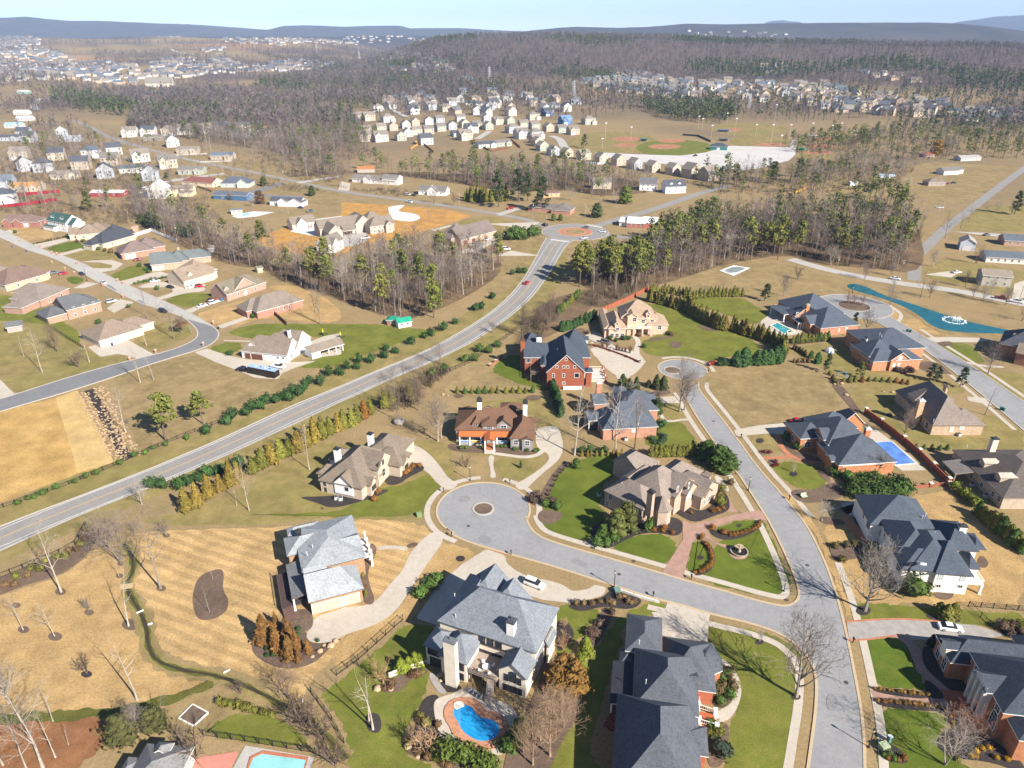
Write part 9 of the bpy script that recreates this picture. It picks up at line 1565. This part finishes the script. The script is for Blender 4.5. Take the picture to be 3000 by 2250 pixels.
for nm,l,cat,c,x,y,pt in (('transformer_box','green transformer box by the turning circle','box','h',505,28,(('body',(-.6,.6,-.5,.5,0,.9),(.16,.24,.10)),('lid',(-.65,.65,-.55,.55,.9,1.),(.2,.28,.13)))),('transformer_box','pale green transformer box by the bottom right lamp','box','i',1300,1535,(('body',(-.7,.7,-.6,.6,0,1.),(.30,.36,.20)),('lid',(-.75,.75,-.65,.65,1.,1.1),(.36,.42,.26)))),('utility_box','slim teal utility box beside the pale transformer','box','i',1335,1488,(('body',(-.3,.3,-.3,.3,0,1.3),(.12,.24,.22)),('lid',(-.33,.33,-.33,.33,1.3,1.4),(.5,.55,.55)))),('transformer_box','teal transformer box in the street lamp bed','box','h',1785,520,(('body',(-.6,.6,-.5,.5,0,1.),(.10,.18,.15)),('lid',(-.65,.65,-.55,.55,1.,1.1),(.14,.22,.19)))),('garden_seat','pale green garden swing in the bed by the white painted house','seat','f',785,1565,(('seat',(-.8,.8,-.4,.4,.4,.55),(.45,.52,.36)),('back',(-.8,.8,.35,.45,.55,1.2),(.45,.52,.36)))),('tent','','tent','f',950,615,()),('boulder','','boulder','e',375,1085,())):
 if pt: box(nm,l,cat,c,x,y,pt,15)
b=MB();b.lathe([(1.9,0),(1.7,.7),(1.1,1.5),(.1,1.95)],n=6);o=thing('tent','small grey and white dome tent on the lawn','tent',P('f',950,622));b.build('canopy',OC,o,col=(.5,.52,.56));b=MB();b.add([(-.7,-1.75,.02),(.7,-1.75,.02),(0,-1.25,1.3)],[(0,1,2)]);b.build('door_flap',OC,o,col=(.08,.12,.25))
def rock(c,x,y,s,label,col=(.4,.36,.32),group=None):r=random.Random(int(x*7+y));b=MB();ico((0,0,s*.35),s,s*.6,b,r);o=b.build('boulder',OCR,None,col=col,loc=P(c,x,y),rz=r.random()*6);tag(o,label,'boulder',group)
rock('e',375,1085,1.9,'large pale boulder at the foot of the slim bare tree',(.36,.32,.28))
for i,(c,x,y) in enumerate((('g',2025,940),('g',2075,905),('g',2145,870),('g',2100,865),('g',2175,840),('h',435,1520),('h',495,1590),('h',320,1150),('h',235,1150),('h',645,1095),('h',640,1060),('f',1060,905),('f',1300,880),('f',1360,885),('f',1380,1050),('f',1400,1055),('f',985,832),('f',1030,830),('e',690,905),('e',660,900))):rock(c,x,y,.4+.2*(i%3),f'tan garden boulder, {nth(i)} counting from the cypress bed',(.40,.28,.17),'garden boulders')
for i,(c,x,y,col,w_) in enumerate((('f',1455,490,(.03,.10,.08),'left of a pair by the loop road'),('f',1474,494,(.03,.10,.08),'right of a pair by the loop road'),('f',2062,998,(.02,.13,.10),'left of a pair by the tan house kerb'),('f',2077,1003,(.02,.13,.10),'right of a pair by the tan house kerb'),('d',1416,474,(.02,.025,.03),'at the left estate bend'),('O',160,462,(.03,.08,.22),'upper on the left estate road'),('O',342,524,(.03,.08,.22),'lower on the left estate road'),('d',730,580,(.02,.03,.09),'at the white garage door'),('d',1755,675,(.02,.07,.25),'at the wall of the white sided house'),('d',1440,290,(.02,.15,.42),'by the olive roofed brick house'),('f',1148,680,(.02,.13,.5),'on the terrace of the house by the tent'))): box('wheelie_bin',f'{"green" if col[1]>col[2] else "blue" if col[2]>.1 else "black"} wheelie bin {w_}','bin',c,x,y,(('body',(-.3,.3,-.35,.35,.08,1.),col),('lid',(-.33,.33,-.4,.4,1.,1.08),tuple(k*1.3 for k in col))),30)
for i,(c,x,y,w_) in enumerate((('J',1060,1385,'large pale by the blue roofed brick wall'),('L',1030,735,'dark by the tan brick wall'),('G',530,1370,'left by the white gable wall'),('G',605,1385,'right by the white gable wall'),('L',1190,1345,'left beside the dormer house'),('L',1350,1480,'right beside the dormer house'),('E',80,860,'white behind the stone house'))):box('air_conditioner',f'air conditioning unit, {w_}','appliance',c,x,y,(('body',(-.5,.5,-.5,.5,.05,.95),(.4,.41,.4)),('fan_grille',(-.42,.42,-.42,.42,.95,1.),(.08,.08,.08))),10)
o=thing('stone_fountain','round tiered stone fountain on the brick circle of the island','fountain',P('i',365,262));
for nm,pr,cl in (('basin',[(2.0,0),(2.05,.55),(1.8,.55),(1.75,.2)],(.36,.29,.2)),('water',[(1.75,.3),(.3,.32)],(.02,.02,.02)),('pedestal',[(.5,0),(.3,.8),(.25,1.4),(.35,1.5)],(.4,.32,.22)),('upper_bowl',[(.2,1.45),(.9,1.75),(.8,1.75),(.2,1.6)],(.42,.33,.22)),('finial',[(.16,1.6),(.2,2.),(.05,2.4)],(.42,.33,.22))):b=MB();b.lathe(pr,n=20);b.build(nm,OCR,o,col=cl)
bx=P('g',775,490);e=P('g',872,478);d=e-bx;o=thing('footbridge','pale plank footbridge over the creek','bridge',bx,math.atan2(d.y,d.x));b=MB();[b.box(k*.35,k*.35+.32,-.8,.8,.12,.2) for k in range(int(d.length/.35))];b.build('planks',OCR,o,col=(.42,.32,.18));b=MB();b.box(0,d.length,-.6,-.45,0,.12);b.box(0,d.length,.45,.6,0,.12);b.build('beams',OCR,o,col=(.3,.22,.13))
for i,(x0,y0,x1,y1) in enumerate(((885,655,930,635),(958,730,988,720),(1448,1042,1490,1020),(1958,1210,1962,1228))):b=MB();b.tube(P('g',x0,y0,.25),P('g',x1,y1,.25),.16,.16,8);tag(b.build('drain_pipe',OC,None,col=(.68,.68,.68)),f'white drain pipe beside the creek, {nth(i)} downstream','pipe')
q=W('g',1160,1340,1250,1250,1350,1305,1255,1390);o=thing('raised_garden_bed','brown vegetable bed in a white frame below the creek','garden bed',q[0]);q=[p-q[0] for p in q];b=MB();b.slab(q,0,.22);b.build('soil',MULCH,o);b=MB();[b.tube(q[k]+Vector((0,0,.15)),q[(k+1)%4]+Vector((0,0,.15)),.16,.16,4) for k in range(4)];b.build('frame',OC,o,col=(.62,.6,.56))
def table(label,p,z,n,col,r=.75):
 o=thing('patio_table',label,'table',p+Vector((0,0,z)));b=MB();b.lathe([(r,.7),(r,.75)],n=16);b.build('tabletop',OC,o,col=col);b=MB();b.lathe([(.35,0),(.06,.05),(.05,.7)],n=8);b.build('pedestal',OC,o,col=(.05,.05,.05))
 for k in range(n):
  a=k*6.283/n+.4; c=thing('patio_chair',f'chair {("facing the camera","at the left side","at the back","at the right side")[k%4]} of the {label}','chair',p+Vector((math.cos(a)*1.35,math.sin(a)*1.35,z)),a);
  for nm,bb in (('seat',(-.25,.25,-.25,.25,.4,.46)),('backrest',(.22,.27,-.25,.25,.46,.95))):b=MB();b.box(*bb);b.build(nm,OC,c,col=col)
  for x in (-.22,.22):
   for y in (-.22,.22):b=MB();b.box(x-.025,x+.025,y-.025,y+.025,0,.4);b.build('leg',OC,c,col=col)
table('white round table on the mansion deck',P('A',965,1305,2.75)-Vector((0,0,2.75)),2.76,4,(.66,.65,.63))
for i,(x,y) in enumerate(((770,1560),(810,1590),(850,1620),(890,1640))):
 o=thing('lounge_chair',f'grey lounge chair on the pool patio, {nth(i)} from the left','chair',P('A',x,y),R(-60+i*8),'lounge chairs on the pool patio')
 for nm,bb in (('seat',(-.35,.35,-.4,.4,.3,.38)),('backrest',(.3,.4,-.4,.4,.38,1.)),('armrest',(-.35,.35,-.45,-.38,.55,.6)),('armrest',(-.35,.35,.38,.45,.55,.6)),('legs',(-.3,.3,-.38,.38,0,.3))):b=MB();b.box(*bb);b.build(nm,OC,o,col=(.25,.26,.27))
for i,(x,y) in enumerate(((1735,400),(2070,455))):
 o=thing('patio_umbrella',f'closed yellow umbrella over dark seats, {("left","right")[i]} of two','umbrella',P('N',x,y)); b=MB(); b.tube((0,0,0),(0,0,2.7),.04,.04,6); b.build('pole',OC,o,col=(.3,.3,.3)); b=MB(); b.lathe([(.3,1.3),(.25,2.),(.05,2.75)],n=8); b.build('canopy',OC,o,col=(.70,.48,.01)); table(f'dark table under the {("left","right")[i]} yellow umbrella',P('N',x,y),0.,4,(.03,.03,.035),.6)
o=thing('swing_set','blue metal swing set below the tent lawn','swing set',P('f',1025,790));
for nm,a,e in (('leg',(-1.6,-.9,0),(-1.4,0,2.2)),('leg',(-1.6,.9,0),(-1.4,0,2.2)),('leg',(1.6,-.9,0),(1.4,0,2.2)),('leg',(1.6,.9,0),(1.4,0,2.2)),('beam',(-1.5,0,2.2),(1.5,0,2.2)),('slide',(1.5,0,1.5),(3.,-.6,.1))):b=MB();b.tube(a,e,.07,.07,6);b.build(nm,OC,o,col=(.10,.25,.42))
b=thing('street_sign','green street name sign on the left estate bend','sign',P('d',1240,500));m=MB();m.tube((0,0,0),(0,0,2.3),.04,.04,6);m.build('post',OC,b,col=(.4,.4,.4));m=MB();m.box(-.6,.6,-.02,.02,2.1,2.4);m.build('blade',OC,b,col=(.02,.3,.18))
PATCH=m_road('asphalt_patch',(.20,.20,.202),(.225,.222,.22),.1)
for c,xy in (('i',(905,700,990,690,1010,740,920,755)),('i',(700,650,760,640,790,690,720,700)),('i',(930,1180,1000,1180,1005,1290,935,1290)),('h',(900,150,980,165,960,215,880,190)),('h',(1500,300,1600,330,1585,360,1480,330)),('f',(250,1180,300,1240,280,1260,230,1200)),('f',(420,1430,470,1500,450,1520,400,1450)),('e',(760,1560,830,1550,840,1590,770,1600)),('d',(700,180,760,220,740,240,690,200)),('d',(900,280,950,310,930,330,880,300)),('f',(1600,570,1680,630,1660,650,1590,590))):sheet('road_patch',W(c,*xy),PATCH,.045,1)
for i,(c,x,y) in enumerate((('h',823,90),('h',1800,403),('h',1895,318),('i',808,345),('i',675,570),('i',1060,1105),('f',200,1070),('e',905,520))):b=MB();b.lathe([(.42,.0),(.42,.012)],n=16);o=b.build('manhole_cover',OCR,None,col=(.07,.065,.06),loc=P(c,x,y,.085));tag(o,f'dark round manhole cover in the estate road, {nth(i)} from the turning circle','manhole','manhole covers')
def tower(c,x,y,yt,label):
 b0=G(c,x,y);h=HT(c,x,y,yt,b0);o=thing('transmission_tower',label,'tower',b0,R(30));b=MB();w_=h*.1
 for i in range(8):
  z0,z1=h*i/8,h*(i+1)/8; a0,a1=w_*(1-.82*i/8),w_*(1-.82*(i+1)/8); q0=[(a0,a0,z0),(-a0,a0,z0),(-a0,-a0,z0),(a0,-a0,z0)]; q1=[(a1,a1,z1),(-a1,a1,z1),(-a1,-a1,z1),(a1,-a1,z1)]
  for k in range(4): b.tube(q0[k],q1[k],.22,.2,4); b.tube(q0[k],q1[(k+1)%4],.13,.13,3); b.tube(q1[k],q1[(k+1)%4],.12,.12,3)
 b.build('lattice',OC,o,col=(.45,.46,.48))
 for z in (.7,.82,.93):b=MB();b.box(-h*.13,h*.13,-.2,.2,h*z-.2,h*z+.2);b.build('crossarm',OC,o,col=(.45,.46,.48))
for a in (('b',1505,650,520,'lattice power tower behind the middle estate'),('b',960,540,430,'lattice power tower at the foot of the ridge'),('c',430,700,605,'lattice power tower above the ball park'),('a',2055,345,285,'distant lattice power tower on the left'),('b',118,390,330,'distant lattice power tower left of the ridge'),('c',1985,770,690,'lattice power tower at the right')):tower(*a)
for c,x,y,w_,col,l in (('c',265,855,14,(.10,.14,.3),'blue dugout at the far outfield'),('b',1960,915,8,(.03,.14,.12),'teal stand between the infields'),('c',770,975,8,(.02,.28,.12),'green stand by the right infield'),('c',850,893,8,(.6,.62,.6),'white canopy by the far right infield'),('c',265,915,10,(.10,.10,.11),'dark roofed kiosk behind the car park')):
 o=thing('dugout',l,'dugout',G(c,x,y));b=MB();b.box(-w_/2,w_/2,-2,2,2.4,2.8);b.build('roof',OC,o,col=col);b=MB();b.box(-w_/2,w_/2,1.8,2,0,2.4);b.build('back_wall',OC,o,col=tuple(k*.8 for k in col));
 for s in (-1,1):b=MB();b.box(s*w_/2-.1,s*w_/2+.1,-1.9,-1.7,0,2.4);b.build('post',OC,o,col=(.4,.4,.4))
# ================================================================ AIR
t=bpy.data.materials.new('haze');t.use_nodes=True;nt=t.node_tree;nt.nodes.remove(nt.nodes['Principled BSDF']);pv=nt.nodes.new('ShaderNodeVolumePrincipled');pv.inputs['Color'].default_value=(.50,.68,1.0,1);pv.inputs['Density'].default_value=6.3e-5;pv.inputs['Anisotropy'].default_value=-.12;nt.links.new(pv.outputs[0],nt.nodes['Material Output'].inputs['Volume'])
b=MB();b.box(-13000,13000,-17000,18500,-2,560);o=b.build('haze',t);tag(o,kind='stuff',label='thin blue haze over the valley')
